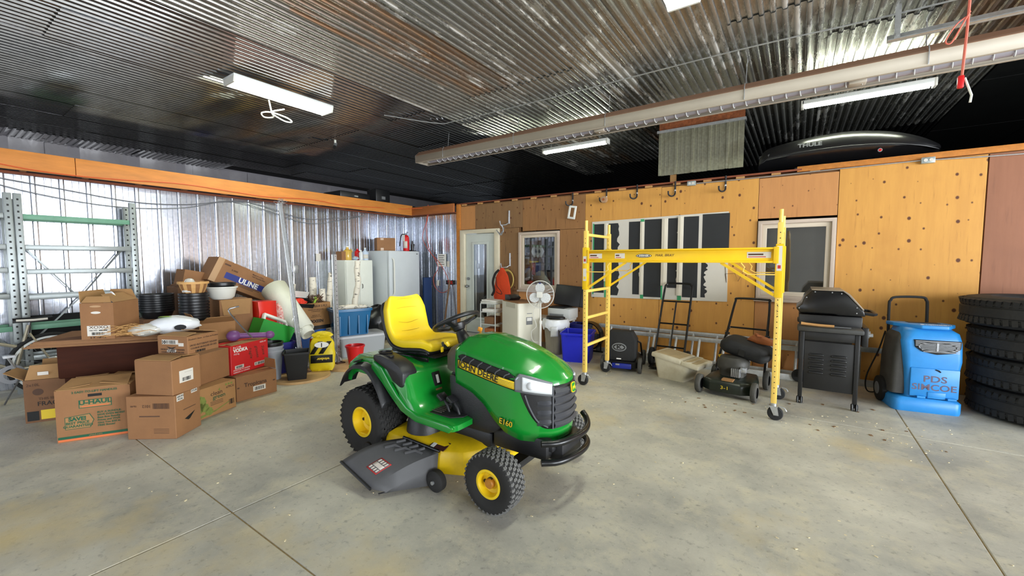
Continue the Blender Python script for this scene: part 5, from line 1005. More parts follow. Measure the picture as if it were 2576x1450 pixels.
# red bag, green folder, planters
rbag = thing('red_bag', 'red glossy gift bag with white pattern', 'bag', (-5.70, 2.67, .53)); c9, _ = carton('brown carton beneath the red gift bag', (-5.62, 2.53), (-5.62, 2.80), .32, .528, 0, 'card_dark')
B().rings([[(x*.1+.004*sin(k*.9+x*3), y*.11-.05+.004*sin(k*1.1+y*4), k*.05) for x, y in ((-1, -1), (-.5, -1.04), (.2, -.97), (1, -1), (1.06, -.4), (.95, .3), (1, 1), (.3, .95), (-.4, 1.02), (-1, 1), (-.95, .2), (-1.03, -.5))] for k in range(9)]).build('bag_body', mat('bag_red', (222, 40, 24), .25), rbag, smooth=20); crumple(B(), (.03, .12, .18), (.1, .07, .17), 14, 10, .1, 8).build('pattern_side', mat('bag_pattern', (206, 60, 50), .5, c2=(236, 214, 206), var=.1, sc=40), rbag, smooth=50)
gr_ = thing('green_bin', 'bright green plastic bin tilted on its side', 'bin', (-5.22, 2.60, .38), rot=(R(-24), R(4), R(82))); B().rings([[(-.2, 0, 0), (.2, 0, 0), (.2, .26, 0), (-.2, .26, 0)], [(-.21, -.01, .22), (.21, -.01, .22), (.21, .27, .22), (-.21, .27, .22)], [(-.2, .0, .22), (.2, 0, .22), (.2, .26, .22), (-.2, .26, .22)], [(-.19, .01, .01), (.19, .01, .01), (.19, .25, .01), (-.19, .25, .01)]]).build('tub', mat('bin_green', (20, 146, 40), .4), gr_, smooth=0)
gr_.location = (-5.40, 2.58, .45); gr_.rotation_euler = (R(0), R(24), R(90))
fr0 = thing('picture_frame', 'white picture frame leaning behind the green bin', 'frame', (-5.50, 2.66, .62), rot=(R(-20), R(26), R(92))); B().frame(-.17, 0, .17, .12, .03, 0, .05).build('frame_body', 'white_plastic', fr0, bevel=.004)
pl_ = thing('grey_planter_stack', 'stack of grey planters with white rims beside the red carton', 'planter', (-5.17, 2.45, .029)); 
for k in range(3): B().lathe([(.085, .0), (.115, .34), (.125, .34), (.125, .36), (.11, .36), (.08, .02), (0, .02)], 28, c=(0, 0, k*.045)).build('pot', mat('pot_grey', (150, 154, 160), .45) if k < 2 else 'pot_black', pl_)
nb_ = thing('navy_bin', 'dark navy storage bin under the green bin', 'bin', (-5.44, 2.62, 0), R(90)); open_tub('tub', 'navy_plastic', nb_, .30, .24, .42, .36, .28)
# plywood discs, tub, posts
def disc(label, c, r): o = thing('plywood_disc', label, 'base', (*c, 0), 0, 'plywood disc bases'); B().lathe([(0, 0), (r, 0), (r, .028), (0, .028)], 48).build('disc', 'wood_pale2', o, smooth=30); return o
mat('wood_pale2', (206, 168, 116), .6, var=.2, sc=5)
disc('round plywood base under the black square planter', (-5.06, 2.73), .34); disc('round plywood base under the red bucket', (-5.04, 3.41), .31)
sq = thing('square_planter', 'tall square black planter on a plywood disc', 'planter', (-4.97, 2.64, .029), R(60)); open_tub('tub', mat('planter_black', (16, 16, 17), .5), sq, .2, .2, .33, .27, .27, .01, r=.012)
def post(label, a, c, z0): 
    o = thing('steel_post', label, 'post', (a[0], a[1], z0), 0, 'steel channel posts'); d = V(c)-V((a[0], a[1], z0)); b = B()
    q = d.to_track_quat('Z', 'Y').to_matrix().to_4x4(); L_ = d.length; b.m = q; b.rings([[(x, y, z) for x, y in ((-.035, -.02), (-.018, -.02), (-.015, .018), (.015, .018), (.018, -.02), (.035, -.02), (.035, -.014), (.022, -.014), (.019, .023), (-.019, .023), (-.022, -.014), (-.035, -.014))] for z in (0, L_)]); b.build('channel', 'zinc', o, smooth=0)
    b = B(q)
    for k in range(int(L_/.06)): b.cyl((0, .0228, .04+k*.06), (0, .0236, .04+k*.06), .006, n=6)
    b.build('hole', 'vent_black', o)['kind'] = 'stuff'
    B().box(-.08, -.06, 0, .08, .06, .012).build('foot_plate', mat('rust', (96, 66, 48), .8, .3, var=.3), o)
    rd = random.Random(int(L_*1000)); b = B()
    for k in range(7):
        z = rd.uniform(.1, .75); P = [V((rd.uniform(-.07, .07), rd.uniform(-.05, .05), z*L_*.45+rd.uniform(-.12, .12))) for _ in range(5)]; b.tube([q @ p for p in smooth_path(P, 4)], .0022, 4)
    b.build('wire_wrap', 'zinc', o)
    return o
p1_ = post('tall leaning perforated steel post standing behind the black planter', (-5.17, 2.82), (-5.30, 2.68, 2.155), .029); p2_ = post('short perforated steel post standing beside the red bucket', (-5.24, 3.36), (-5.26, 3.36, 1.535), .029)
b = B(); rd = random.Random(2)
for k in range(8): P = [V((-.14+rd.uniform(-.07, .07), -.15+rd.uniform(-.07, .07), 2.14+rd.uniform(-.03, .05))) for _ in range(4)]; b.tube(smooth_path(P, 4), .002, 4)
b.build('wire_knot', 'zinc', p1_)
# salt bags
def sack(name, label, cat, loc, rz, w, h, t, m, lean=0):
    o = thing(name, label, cat, loc, 0, rot=(lean, 0, rz)); b = B()
    b.rings([[(x*w/2*(1-.25*abs(2*v-1)**4+.03*sin(v*17)-.12*v*v), y*t/2*max(.06, (1-abs(2*v-1)**2.5)*(1.15-.4*v))+.004*sin(v*23+x*5), v*h+.012*x*sin(v*4)) for x, y in ell(2, 2, 24)] for v in [i/12 for i in range(13)]]); b.build('sack', m, o, smooth=60); return o
sk = sack('salt_bag', 'yellow and black ice melt sack leaning on a plywood disc', 'sack', (-5.02, 2.99, .029), R(52), .32, .44, .13, mat('sack_yellow', (226, 200, 26), .4, var=.08), R(-14))
for x0, x1, z0, z1, m in ((-.13, .13, .1, .2, 'black_print'),): B().rings([[(x, -.072+.1*(x/.3)**2*1.2, z) for x in (-.13, -.06, 0, .06, .13)] for z in (z0, z1)], closed=False, cap=False).build('print_band', m, sk, solid=.002)
for k in (-.6, .6): B().rings([[(-.09+k*.09+t*.1+q*1.6, -.072+.12*((-.09+k*.09+t*.1+q)/.3)**2+.014*t, .215+t*.16) for q in (0, .035)] for t in (0, .5, 1)], closed=False, cap=False).build('print_stripe', 'black_print', sk, solid=.002)
B().prism(ell(.17, .075, 24, (.0, .33)), -.071, -.05).build('print_oval', 'white_print', sk); text('1', .07, 'black_print', sk, (0, -.072, .33), bold=.03, rot=R(180)); text('windsor', .045, 'yellow_print', sk, (.02, -.0755, .15), bold=.03, rot=R(180))
crumple(B(), (0, .0, .46), (.12, .04, .05), 14, 8, .2, 6).build('sack_top', 'sack_yellow', sk, smooth=0)
sk2 = sack('feed_bag', 'white sack with a red top behind the yellow sack', 'sack', (-5.33, 3.13, 0), R(50), .28, .40, .12, 'bag_white', R(-12)); sk2.location = (-5.34, 3.14, .03); B().rings([[(x, -.064+.1*(x/.3)**2, z) for x in (-.11, 0, .11)] for z in (.2, .36)], closed=False, cap=False).build('red_print', 'red_print', sk2, solid=.002)
# big foam roll
rl_ = thing('foam_roll', 'long white foam packing roll leaning across the pile', 'roll', (-5.36, 2.97, .43)); A0, A1 = lw(690, 728, -5.95), lw(768, 832, -5.36); WB(rl_).tube([A0, A0*.6+A1*.4, A1], [.165, .135, .115], 28, cap=False).build('outer_layer', mat('foam_white', (226, 226, 210), .6, var=.05, bump=.2, bsc=40), rl_, solid=.01, smooth=60); WB(rl_).tube([A0*.3+A1*.7, A1+(A1-A0)*.1], [.085, .08], 24, cap=False).build('inner_layer', 'foam_white', rl_, solid=.01, smooth=60)
# tissue carton on blue tub
bt = thing('blue_tub', 'tall medium blue plastic tub under the bathroom tissue carton', 'bin', (-6.09, 3.40, 0), R(90)); open_tub('tub', mat('tub_blue', (40, 86, 160), .4), bt, .32, .30, .42, .40, .36)
b10, w10 = carton('open bathroom tissue carton filled with sticks', (-5.90, 3.09), (-5.905, 3.68), .36, .40, .422, 'card_light', True)
ft(b10, 'BATHROOM TISSUE 2 PLY', .042, w10*.5, .35, 'brown_print', bold=.03); ft(b10, 'PAPIER HYGIENIQUE', .026, w10*.6, .30, 'brown_print', bold=.01); ft(b10, '2 EPAISSEURS', .024, w10*.6, .275, 'brown_print'); ft(b10, 'MADE IN USA', .02, w10*.6, .215, 'brown_print'); ft(b10, 'FABRIQUE AU USA', .02, w10*.6, .193, 'brown_print'); ft(b10, 'LUXXEEN', .06, w10*.57, .125, 'black_print', bold=.04); patch(b10, w10/2, .03, w10-.004, .055, 'black_print', name='dark_band')
tray = thing('small_open_box', 'black and white open box with red tissue in the tissue carton', 'box', (-6.04, 3.24, .72), rot=(R(24), R(8), R(90))); B().rings([[(-.15, -.1, 0), (.15, -.1, 0), (.15, .1, 0), (-.15, .1, 0)], [(-.16, -.11, .16), (.16, -.11, .16), (.16, .11, .16), (-.16, .11, .16)], [(-.15, -.1, .16), (.15, -.1, .16), (.15, .1, .16), (-.15, .1, .16)], [(-.14, -.09, .01), (.14, -.09, .01), (.14, .09, .01), (-.14, .09, .01)]]).build('body', 'black_plastic', tray, smooth=0); crumple(B(), (-.03, 0, .12), (.12, .08, .07), 14, 8, .25, 2).build('red_tissue', mat('tissue_red', (224, 56, 34), .7), tray, smooth=0); B().box(-.14, .11, .02, .15, .115, .26).build('lid', 'white_plastic', tray)
vb = thing('vine_bundle', 'bundle of dark brown grape vines in the tissue carton', 'vines', (-6.07, 3.52, .45)); b = B(); rd = random.Random(11)
for k in range(46):
    t0 = rd.uniform(0, 6.28); P = [V((.11*cos(t0+i*.8)+rd.uniform(-.03, .03), .10*sin(t0+i*.8)+rd.uniform(-.03, .03), .22+i*.055+rd.uniform(-.04, .06))) for i in range(5)]; b.tube(smooth_path(P, 3), rd.uniform(.003, .006), 4)
b.build('vine', mat('vine', (92, 62, 44), .8, var=.3), vb)['kind'] = 'stuff'
wdg = thing('bamboo_offcut', 'short green and tan bamboo offcut standing in the tissue carton', 'wood', (-5.98, 3.40, .62), rot=(R(-22), 0, 0)); B().box(-.02, -.03, 0, .02, .0, .3).build('green_face', 'lime', wdg, bevel=.004); B().box(-.02, .001, 0, .02, .03, .3).build('tan_face', 'wood_raw', wdg, bevel=.004)
def birch_mat():
    m = mat('birch', (226, 216, 198), .7); N, L, b = nodes_of(m); w = coords(N, L, (9, 9, 26)); c = mixc(N, L, noise(N, L, w, 1, 5, .65, .56, .66), (228, 220, 204), (60, 48, 40)); L.new(c, b.inputs['Base Color']); bumpto(N, L, b, noise(N, L, w, 1, 4, .6, .3, .7), .3, .01)
birch_mat()
def log(label, a, c, r0, r1, wob=.0, n=6):
    a, c = V(a), V(c); o = thing('birch_log', label, 'log', tuple(a), 0, 'birch logs'); rd = random.Random(int(c.z*1000+c.y*100)); P = [(c-a)*(k/n)+V((rd.uniform(-wob, wob), rd.uniform(-wob, wob), 0))*(1 if 0 < k < n else 0) for k in range(n+1)]
    P = smooth_path(P, 3); B().tube(P, [r0+(r1-r0)*k/(len(P)-1)+.004*sin(k*2.1) for k in range(len(P))], 12).build('bark', 'birch', o, smooth=60); return o
log('thick pale birch log standing behind the tissue carton', (-6.5, 3.72, 0), (-6.55, 3.78, 1.18), .06, .055, .01); log('birch log with a forked top behind the vines', (-6.3, 3.86, 0), (-6.4, 4.02, 1.25), .05, .042, .02); log('short split birch log at the back of the tissue carton', (-6.55, 3.46, 0), (-6.6, 3.5, 1.08), .045, .03, .02); log('short thick birch stub between the taller logs', (-6.25, 3.72, 0), (-6.28, 3.78, 1.0), .05, .05, .01)
# totes
gt = thing('grey_tote', 'translucent grey storage tote with a lid', 'tote', (-5.60, 3.98, 0), R(72)); B().rings([rr3(.64, .38, 0, .04), rr3(.70, .44, .29, .05)]).build('tub', mat('tote_grey', (164, 168, 172), .35), gt, smooth=40); B().rings([rr3(.74, .48, .29, .06), rr3(.74, .48, .32, .06), rr3(.68, .42, .332, .05)]).build('lid', 'tote_grey2', gt, smooth=40) if 'tote_grey2' in MAT else B().rings([rr3(.74, .48, .29, .06), rr3(.74, .48, .32, .06), rr3(.68, .42, .332, .05)]).build('lid', mat('tote_grey2', (188, 190, 194), .35), gt, smooth=40)
gt.location = (-5.62, 3.98, 0)
bt2 = thing('blue_tote', 'shiny teal blue storage tote on the grey tote', 'tote', (-5.62, 3.82, .333), R(72)); mat('tote_blue', (24, 100, 150), .22, var=.05); open_tub('tub', 'tote_blue', bt2, .44, .32, .40, .54, .40, .018)
for x in (-.2, -.07, .07, .2): B().box(x-.008, -.205, .02, x+.008, -.15, .3).build('rib', 'tote_blue', bt2)
for x in (-.09, .09): pass
wm = thing('wire_mesh_roll', 'bleached driftwood and wire mesh on top of the blue tote', 'mesh', (-5.62, 3.82, .70), R(72)); b = B()
for k in range(14): b.tube([(-.24+.035*k+.04*sin(t*3+k), -.12+t*.24, .04+.03*sin(t*3+k*.6)) for t in (0, .25, .5, .75, 1)], .004, 4)
b.build('wire_strand', 'zinc', wm); B().tube([(-.24, .02, .03), (0, -.02, .05), (.26, .02, .03)], [.035, .04, .03], 10).build('driftwood', 'birch', wm)
bkt = thing('red_bucket', 'red plastic bucket with a blue picture label', 'bucket', (-4.99, 3.46, .029)); B().lathe([(0, 0), (.085, 0), (.12, .235), (.13, .24), (.13, .262), (.118, .262), (.08, .012), (0, .012)], 32).build('pail', 'red_plastic', bkt)
B().lathe([(.0875, .03), (.101, .13)], 8, a0=R(-95), a1=R(-30)).build('picture_label', mat('label_blue', (96, 160, 210), .4, c2=(226, 230, 232), var=.1, sc=30), bkt, solid=.002)
for s_ in (-1, 1): B().sph((.12*s_, 0, .25), (.02, .02, .015)).build('bail_lug', 'red_plastic', bkt)
log('tall slim birch log standing beside the white cabinet', (-6.1, 4.24, .0), (-6.24, 4.42, 1.44), .05, .048, .035, 8)
# cabinet and fridge
cb_ = thing('white_cabinet', 'tall white two door cabinet beside the fridge', 'cabinet', (-6.8, 4.83, 0)); WB(cb_).box(-7.24, 4.55, 0, -6.8, 5.14, 1.46).build('body', mat('cab_white', (226, 228, 218), .4, var=.04), cb_, bevel=.004)
for y0, y1, yh in ((4.56, 4.843, 4.80), (4.847, 5.13, 4.89)):
    d_ = WB(cb_).box(-6.798, y0, .06, -6.782, y1, 1.44).build('door', 'cab_white', cb_, bevel=.003); WB(cb_).tube([(-6.782, yh, .93), (-6.76, yh, .94), (-6.76, yh, 1.0), (-6.782, yh, 1.01)], .006, 6).build('handle', 'hook_black', d_)
fg = thing('fridge', 'white top freezer refrigerator in the corner', 'refrigerator', (-6.8, 5.65, 0)); mat('fridge_white', (206, 212, 216), .3, var=.03)
WB(fg).box(-7.2, 5.26, .03, -6.52, 6.04, 1.645).build('body', 'fridge_white', fg, bevel=.01); WB(fg).box(-7.1, 5.3, 0, -6.55, 6.0, .03).build('plinth', 'black_plastic', fg)
for z0, z1, a0, a1 in ((.06, .70, .45, .68), (.72, 1.643, .78, 1.5)):
    d_ = WB(fg).box(-6.515, 5.262, z0, -6.45, 6.038, z1).build('door', 'fridge_white', fg, bevel=.015); WB(fg).tube(smooth_path([(-6.45, 5.33, a0), (-6.405, 5.34, a0+.06), (-6.40, 5.34, (a0+a1)/2), (-6.405, 5.34, a1-.06), (-6.45, 5.33, a1)], 4), .014, 8).build('handle', 'white_plastic', d_)
WB(fg).box(-6.452, 5.95, 1.58, -6.448, 5.99, 1.595).build('badge', 'black_print', fg)
bx9, w_ = carton('brown carton on top of the fridge', (-6.70, 5.26), (-6.70, 5.62), .3, .26, 1.646, 'card', False, group=None); bx9.rotation_euler = (0, 0, R(62)); bx9.location = (-6.88, 5.32, 1.646); patch(bx9, .1, .235, .06, .04, 'tape'); patch(bx9, .1, .03, .06, .06, 'tape')
fe = thing('fire_extinguisher', 'red fire extinguisher with a white tag on the fridge', 'fire extinguisher', (-6.62, 5.84, 1.646)); B().lathe([(0, 0), (.058, 0), (.062, .01), (.062, .27), (.045, .31), (.02, .33), (0, .33)], 24).build('cylinder', 'red_plastic', fe); B().lathe([(.0625, .06), (.0625, .2)], 10, a0=R(-100), a1=R(-20)).build('label', 'label_white', fe, solid=.001)
B().box(-.02, -.015, .33, .02, .015, .36).tube([(0, 0, .36), (.05, -.02, .38), (.12, -.04, .375)], .006, 6).build('valve', 'steel', fe); B().tube(smooth_path([(-.02, 0, .34), (-.08, -.05, .33), (-.1, -.07, .2), (-.105, -.08, .1)], 5), .01, 6).build('hose', 'black_rubber', fe); B().box(-.03, -.066, .2, .03, -.062, .33).build('tag', 'white_print', fe)
jk = thing('bottle_jack', 'small black hydraulic jack beside the fire extinguisher', 'jack', (-6.58, 5.97, 1.646)); B().box(-.05, -.05, 0, .05, .05, .02).cyl((0, 0, .021), (0, 0, .14), .035).cyl((0, 0, .141), (0, 0, .21), .018).build('body', 'black_paint', jk); B().tube([(.04, 0, .06), (.05, .0, .15)], .01, 6).build('pump', 'black_paint', jk)
# bottles on the cabinet
def bottle(name, label, y, x, r, h, m, capm, cat='bottle', hb=.7, sq=1):
    o = thing(name, label, cat, (x, y, 1.461)); B().rings([[(r*s*cos(t)*sq, r*s*sin(t), z) for t in [2*pi*j/20 for j in range(20)]] for s, z in ((.94, 0), (1, .01), (1, h*hb), (.85, h*(hb+.08)), (.35, h*(hb+.17)), (.3, h*.92))]).build('bottle_body', m, o, smooth=50); B().cyl((0, 0, h*.92), (0, 0, h), r*.33, n=12).build('cap', capm, o); return o
mat('oil_amber', (206, 168, 74), .2); mat('milky', (210, 214, 216), .3); mat('jug_blue', (196, 212, 232), .3)
o = bottle('oil_jug', 'amber jug of used oil on the white cabinet', 4.70, -6.94, .075, .26, 'oil_amber', 'white_plastic', hb=.62); B().tube([(.0, .05, .13), (.0, .1, .16), (.0, .07, .21)], .012, 6).build('grip', 'oil_amber', o)
o = B().box(-.1, -.05, 0, .08, .05, .16).build('small_carton', 'card', None, loc=(-6.98, 4.585+.02, 1.461)); tag(o, 'small brown carton at the edge of the white cabinet', 'box')
bottle('spray_bottle', 'clear trigger bottle on the white cabinet', 4.95, -6.88, .038, .19, 'milky', 'white_plastic'); bottle('red_bottle', 'red bottle behind the clear trigger bottle', 4.97, -7.02, .055, .22, 'red_plastic', 'red_plastic')
o = bottle('bleach_jug', 'pale blue white jug on the white cabinet', 5.07, -6.92, .062, .24, 'jug_blue', 'white_plastic', hb=.6); B().lathe([(.063, .03), (.063, .11)], 8, a0=R(-80), a1=R(30)).build('label', 'label_white', o, solid=.001); B().tube([(.0, .04, .16), (.0, .075, .15), (.0, .06, .08)], .009, 6).build('grip', 'jug_blue', o)
o = crumple(B(), (0, 0, .035), (.05, .06, .035), 12, 8, .2, 3).build('rag', mat('rag_blue', (120, 150, 196), .8, c2=(226, 224, 214), var=.2, sc=20), None, loc=(-6.88, 4.83, 1.461)); tag(o, 'crumpled blue and white rag between the bottles', 'rag')
gbk = thing('black_garbage_bag', 'black plastic bag of odds and ends beside the fridge', 'bag', (-6.15, 4.75, 0)); crumple(B(), (0, 0, .33), (.26, .3, .33), 22, 14, .1, 12).build('bag', mat('bag_gloss', (20, 21, 22), .3, bump=.6, bsc=9), gbk, smooth=30)
# ---- shelving racks
mat('rack_grey', (152, 158, 158), .4, .5, var=.12, sc=8); mat('rack_green', (108, 160, 132), .5, var=.15, sc=8)
def rack(label, y0, y1, zs, green):
    o = thing('shelving_rack', label, 'rack', (-7.08, (y0+y1)/2, 0), 0, 'steel shelving racks'); X = (-6.93, -7.2)
    for y in (y0, y1):
        for x in X:
            p_ = WB(o).box(x-.024, y-.03, 0, x+.024, y+.03, 2.17 if x > -7 else 2.13).build('upright', 'rack_grey', o, bevel=.003); b = WB(o)
            for k in range(32): b.box(x+.0238, y-.008, .08+k*.065, x+.0246, y+.008, .10+k*.065)
            b.build('slot', 'vent_black', p_)['kind'] = 'stuff'
    for k, z in enumerate(zs):
        for x in X: WB(o).box(x-.012, y0+.031, z-.03, x+.012, y1-.031, z+.025).build('shelf_beam', 'rack_green' if k in green else 'rack_grey', o, bevel=.003)
    b0, b1, zz = y0+.04, y1-.04, (zs[3]+.05, zs[2]-.1)
    WB(o).tube([(-7.2, b0, 1.62), (-7.2, (b0+b1)/2, 1.0), (-7.2, b1, 1.62)], .013, 4).build('brace', 'rack_grey', o); WB(o).tube([(-7.2, b0, .5), (-7.2, (b0+b1)/2, 1.0), (-7.2, b1, .5)], .013, 4).build('brace', 'rack_grey', o)
    return o
rk = rack('tall grey steel rack with a green top beam', .73, 1.665, (1.93, 1.60, 1.33, 1.05, .72, .38), (0, 4)); rack('second grey steel rack at the edge of the bicycle', -.25, .66, (1.93, 1.60, 1.35, 1.07, .72), (4,))
gs = thing('dark_panel', 'thin dark panel behind the lower rack shelves', 'boards', (-7.23, 1.2, 0)); B().box(0, -.5, 0, .015, .48, .82).build('board', 'loft_dark', gs)  # thin dark sheet that makes the lower wall behind the rack darker
# ---- bicycle
bi = thing('bicycle', 'grey mountain bicycle with a black and white saddle', 'bicycle', (-6.72, .6, 0)); mat('bike_paint', (176, 168, 148), .3, .6); mat('bike_red', (150, 40, 40), .35)
def bp2(u, v): p = lw(u, v, -6.72); return V((-6.72, p.y, p.z))
BBp, ST, HUB = bp2(40, 930), bp2(72, 818), V((-6.72, .875, .335)); FH = V((-6.72, -.22, .335)); HD = V((-6.72, -.02, .82)); HDL = V((-6.72, -.05, .68)); SJ = bp2(56, 875)
fr_ = WB(bi).tube([BBp, ST], .016, 8).build('seat_tube', 'bike_paint', bi); WB(bi).tube([SJ, HD], .017, 8).build('top_tube', 'bike_paint', bi); WB(bi).tube([BBp, HDL], .019, 8).build('down_tube', 'bike_paint', bi); WB(bi).tube([HD+V((0, 0, .06)), HDL], .019, 8).build('head_tube', 'bike_paint', bi)
for s_ in (-.05, .05): WB(bi).tube([BBp+V((s_*.5, 0, 0)), HUB+V((s_, 0, 0))], .01, 6).build('chain_stay', 'bike_paint', bi); WB(bi).tube([bp2(74, 838)+V((s_*.4, 0, 0)), HUB+V((s_, 0, 0))], .009, 6).build('seat_stay', 'bike_paint', bi); WB(bi).tube([HDL+V((s_, 0, 0)), FH+V((s_, 0, 0))], .012, 6).build('fork_blade', 'bike_paint', bi)
WB(bi).tube([SJ*.5+HD*.5, HD*.8+SJ*.2], .0175, 8).build('red_decal', 'bike_red', bi)
for c in (HUB, FH):
    e = empty('wheel', bi, c-V((-6.72, .6, 0))); B().lathe([(.30, -.018), (.318, -.025), (.335, -.012), (.335, .012), (.318, .025), (.30, .018)], 44, ax='x').build('tyre', 'black_rubber', e); B().lathe([(.278, -.012), (.30, -.014), (.30, .014), (.278, .012), (.278, -.012)], 44, ax='x').build('rim', 'white_metal', e); b = B()
    for k in range(20): b.cyl((.02*(1 if k % 2 else -1), .02*cos(k*pi/10+.8), .02*sin(k*pi/10+.8)), (0, .28*cos(k*pi/10), .28*sin(k*pi/10)), .0012, n=4)
    b.build('spoke', 'steel', e); B().cyl((-.05, 0, 0), (.05, 0, 0), .02).build('hub', 'steel', e)
WB(bi).lathe([(0, .07), (.06, .07), (.075, .064), (.075, .058), (0, .055)], 28, c=tuple(HUB), ax='x').build('gear_disc', 'zinc', bi)
WB(bi).lathe([(.06, .04), (.098, .04), (.098, .046), (.06, .046), (.06, .04)], 32, c=tuple(BBp+V((0, -.03, -.04))), ax='x').build('chain_ring', 'steel', bi); WB(bi).cyl(BBp-V((.04, 0, 0)), BBp+V((.06, 0, 0)), .022).build('bottom_bracket', 'zinc', bi)
for s_, d in ((.065, V((0, -.06, .16))), (-.065, V((0, .06, -.16)))): WB(bi).tube([BBp+V((s_, 0, 0)), BBp+V((s_, 0, 0))+d], .011, 6).box(*(tuple(BBp+V((s_, -.03, -.012))+d)), *(tuple(BBp+V((s_+(.08 if s_ > 0 else -.08), .05, .012))+d))).build('crank_pedal', 'zinc', bi)
WB(bi).tube([ST-V((0, .01, .1)), bp2(76, 806)], .013, 8).build('seat_post', 'steel', bi); sx_ = bp2(82, 803)
b = B(); b.rings([[(x*w_, y, z+.02*(1-abs(x))) for x in (-1, -.8, 0, .8, 1)]+[(x*w_*.8, y, z-.03) for x in (1, 0, -1)] for y, w_, z in ((-.14, .018, .0), (-.06, .025, .0), (.04, .05, .0), (.11, .075, .008), (.14, .06, .01))]); b.build('saddle', 'black_plastic', bi, loc=tuple(sx_-V((-6.72, .6, 0))), smooth=50)
B().tube([(.05, -.12, .0), (.06, .0, -.005), (.075, .1, .0)], .012, 6).build('saddle_trim', 'label_white', bi, loc=tuple(sx_-V((-6.72, .6, 0))))
WB(bi).tube([BBp+V((.05, .05, -.02)), fl(28, 993, .012)*.0+V((-6.5, .50, .008))], .008, 6).build('kickstand', 'steel', bi); WB(bi).tube([HD+V((-.25, -.08, .12)), HD+V((0, -.02, .14)), HD+V((.25, -.08, .12))], .013, 8).tube([HD+V((0, 0, .06)), HD+V((0, -.02, .14))], .014, 8).build('handlebar', 'black_paint', bi)
# things in the loft above the left wall
for y, lb2, s in ((5.0, 'black case lying on the loft beside the beam', (.28, .22, .13)), (5.75, 'black box standing on the loft beside the beam', (.15, .12, .3))):
    o = thing('loft_case', lb2, 'case', (-7.35, y, 2.636)); B().box(-s[0], -s[1]*1.5, 0, s[0], s[1]*1.5, s[2]).build('case_body', 'black_plastic', o, bevel=.02); B().box(s[0], -.04, s[2]*.3, s[0]+.02, .04, s[2]*.5).build('case_latch', 'zinc', o)
# ================================================================ on the plywood wall
tpn = thing('painted_board', 'white board with black painted stripes fixed to the plywood', 'board', (-1.78, 6.4, .87))
mat('board_white', (214, 208, 196), .6, var=.05, sc=3); mat('stripe_black', (36, 38, 40), .6, var=.15, sc=6); mat('green_tape', (60, 160, 104), .6); mat('moulding', (224, 216, 198), .45)
WB(tpn).prism([(-2.79, .855), (-.785, .885), (-.80, 2.12), (-2.79, 2.08)], 6.388, 6.399).build('panel', 'board_white', tpn)
def bx(u, v=640): return bw(u, v, 6.385).x
random.seed(3)
for i, (a, c, z0, z1, rag) in enumerate(((1494, 1520, .93, 2.04, 0), (1530, 1556, .90, 2.04, 1), (1581, 1611, 1.6, 2.05, 0), (1592, 1611, .93, 1.6, 1), (1620, 1664, .9, 2.07, 0), (1679, 1705, 1.05, 2.07, 1), (1718, 1756, .92, 2.08, 0), (1765, 1833, 1.52, 2.10, 0), (1765, 1777, .93, 1.52, 1))):
    x0, x1 = bx(a), bx(c); n = 24
    P = [(x0, z0), (x0, z1)]+[(x1+(random.uniform(-.03, .025) if rag else 0), z1-(z1-z0)*k/n) for k in range(n+1)]
    if i == 7: P = [(x0, z0), (x0, z1), (x1, z1), (x1, z0)]
    WB(tpn).prism(P, 6.3865, 6.388).build('black_stripe', 'stripe_black', tpn, smooth=0)
for a, c, z0, z1 in ((1520, 1529, 1.12, 2.04), (1610, 1620, .93, 2.04), (1664, 1679, 1.08, 2.07), (1704, 1718, .94, 2.09)):
    m_ = WB(tpn).box(bx(a), 6.365, z0, bx(c), 6.3865, z1).build('moulding_strip', 'moulding', tpn, bevel=.003)
    WB(tpn).box((bx(a)+bx(c))/2-.006, 6.362, z0, (bx(a)+bx(c))/2+.006, 6.366, z1).build('moulding_bead', 'moulding', m_)
for a, c, z0, z1 in ((1491, 1494, .9, 2.05), (1521, 1528, .86, 1.12), (1612, 1620, .87, .93), (1610, 1619, 2.04, 2.08), (1664, 1668, .87, 1.08), (1706, 1716, .87, .94)): WB(tpn).box(bx(a), 6.3855, z0, bx(c), 6.3885, z1).build('tape_strip', 'green_tape', tpn)
mat('hook_black', (40, 40, 42), .5, .4); 
HK = ['steel J hook holding a white plastic frame', 'steel J hook holding a round wooden block', 'bare steel J hook right of the round wooden block', 'bare steel J hook left of the outlet box', 'steel J hook under the conduit beside the outlet box']
for k, (u, v) in enumerate(((1441, 488), (1526, 478), (1603, 468), (1699, 460), (1826, 446))):
    p = bw(u, v, 6.39); h = thing('wall_hook', HK[k], 'hook', (p.x, 6.39, p.z-.2))
    B().cyl((0, 0, .09), (0, 0, .22), .012, n=8).build('shank', 'hook_black', h); B().tube(smooth_path([(0, 0, .1), (0, -.02, .03), (-.03, -.07, .0), (-.06, -.12, .02), (-.065, -.13, .07)], 5), .011, 8).build('hook_arm', 'hook_black', h); B().cyl((0, -.002, .05), (0, -.002, .1), .0135, n=8).build('sleeve', 'zinc', h)
p = bw(1437, 533, 6.33); wf = thing('outlet_cover', 'white plastic outlet frame hung on the wall hook', 'frame', (p.x, 6.33, p.z-.1), rot=(0, R(10), 0)); B().frame(-.07, -.02, .07, .2, .035, -.012, .012).build('frame_body', 'white_plastic', wf, bevel=.008)
p = bw(1521, 503, 6.3); wd = thing('wood_disc', 'round pale wooden block hanging from the second hook', 'block', (p.x, 6.28, p.z)); B().lathe([(0, -.03), (.05, -.028), (.055, 0), (.05, .028), (0, .03)], 24, ax='y').build('disc', mat('wood_pale', (178, 142, 108), .6, var=.2), wd); B().cyl((0, -.032, 0), (0, -.028, 0), .02).build('disc_hole', 'leather', wd)
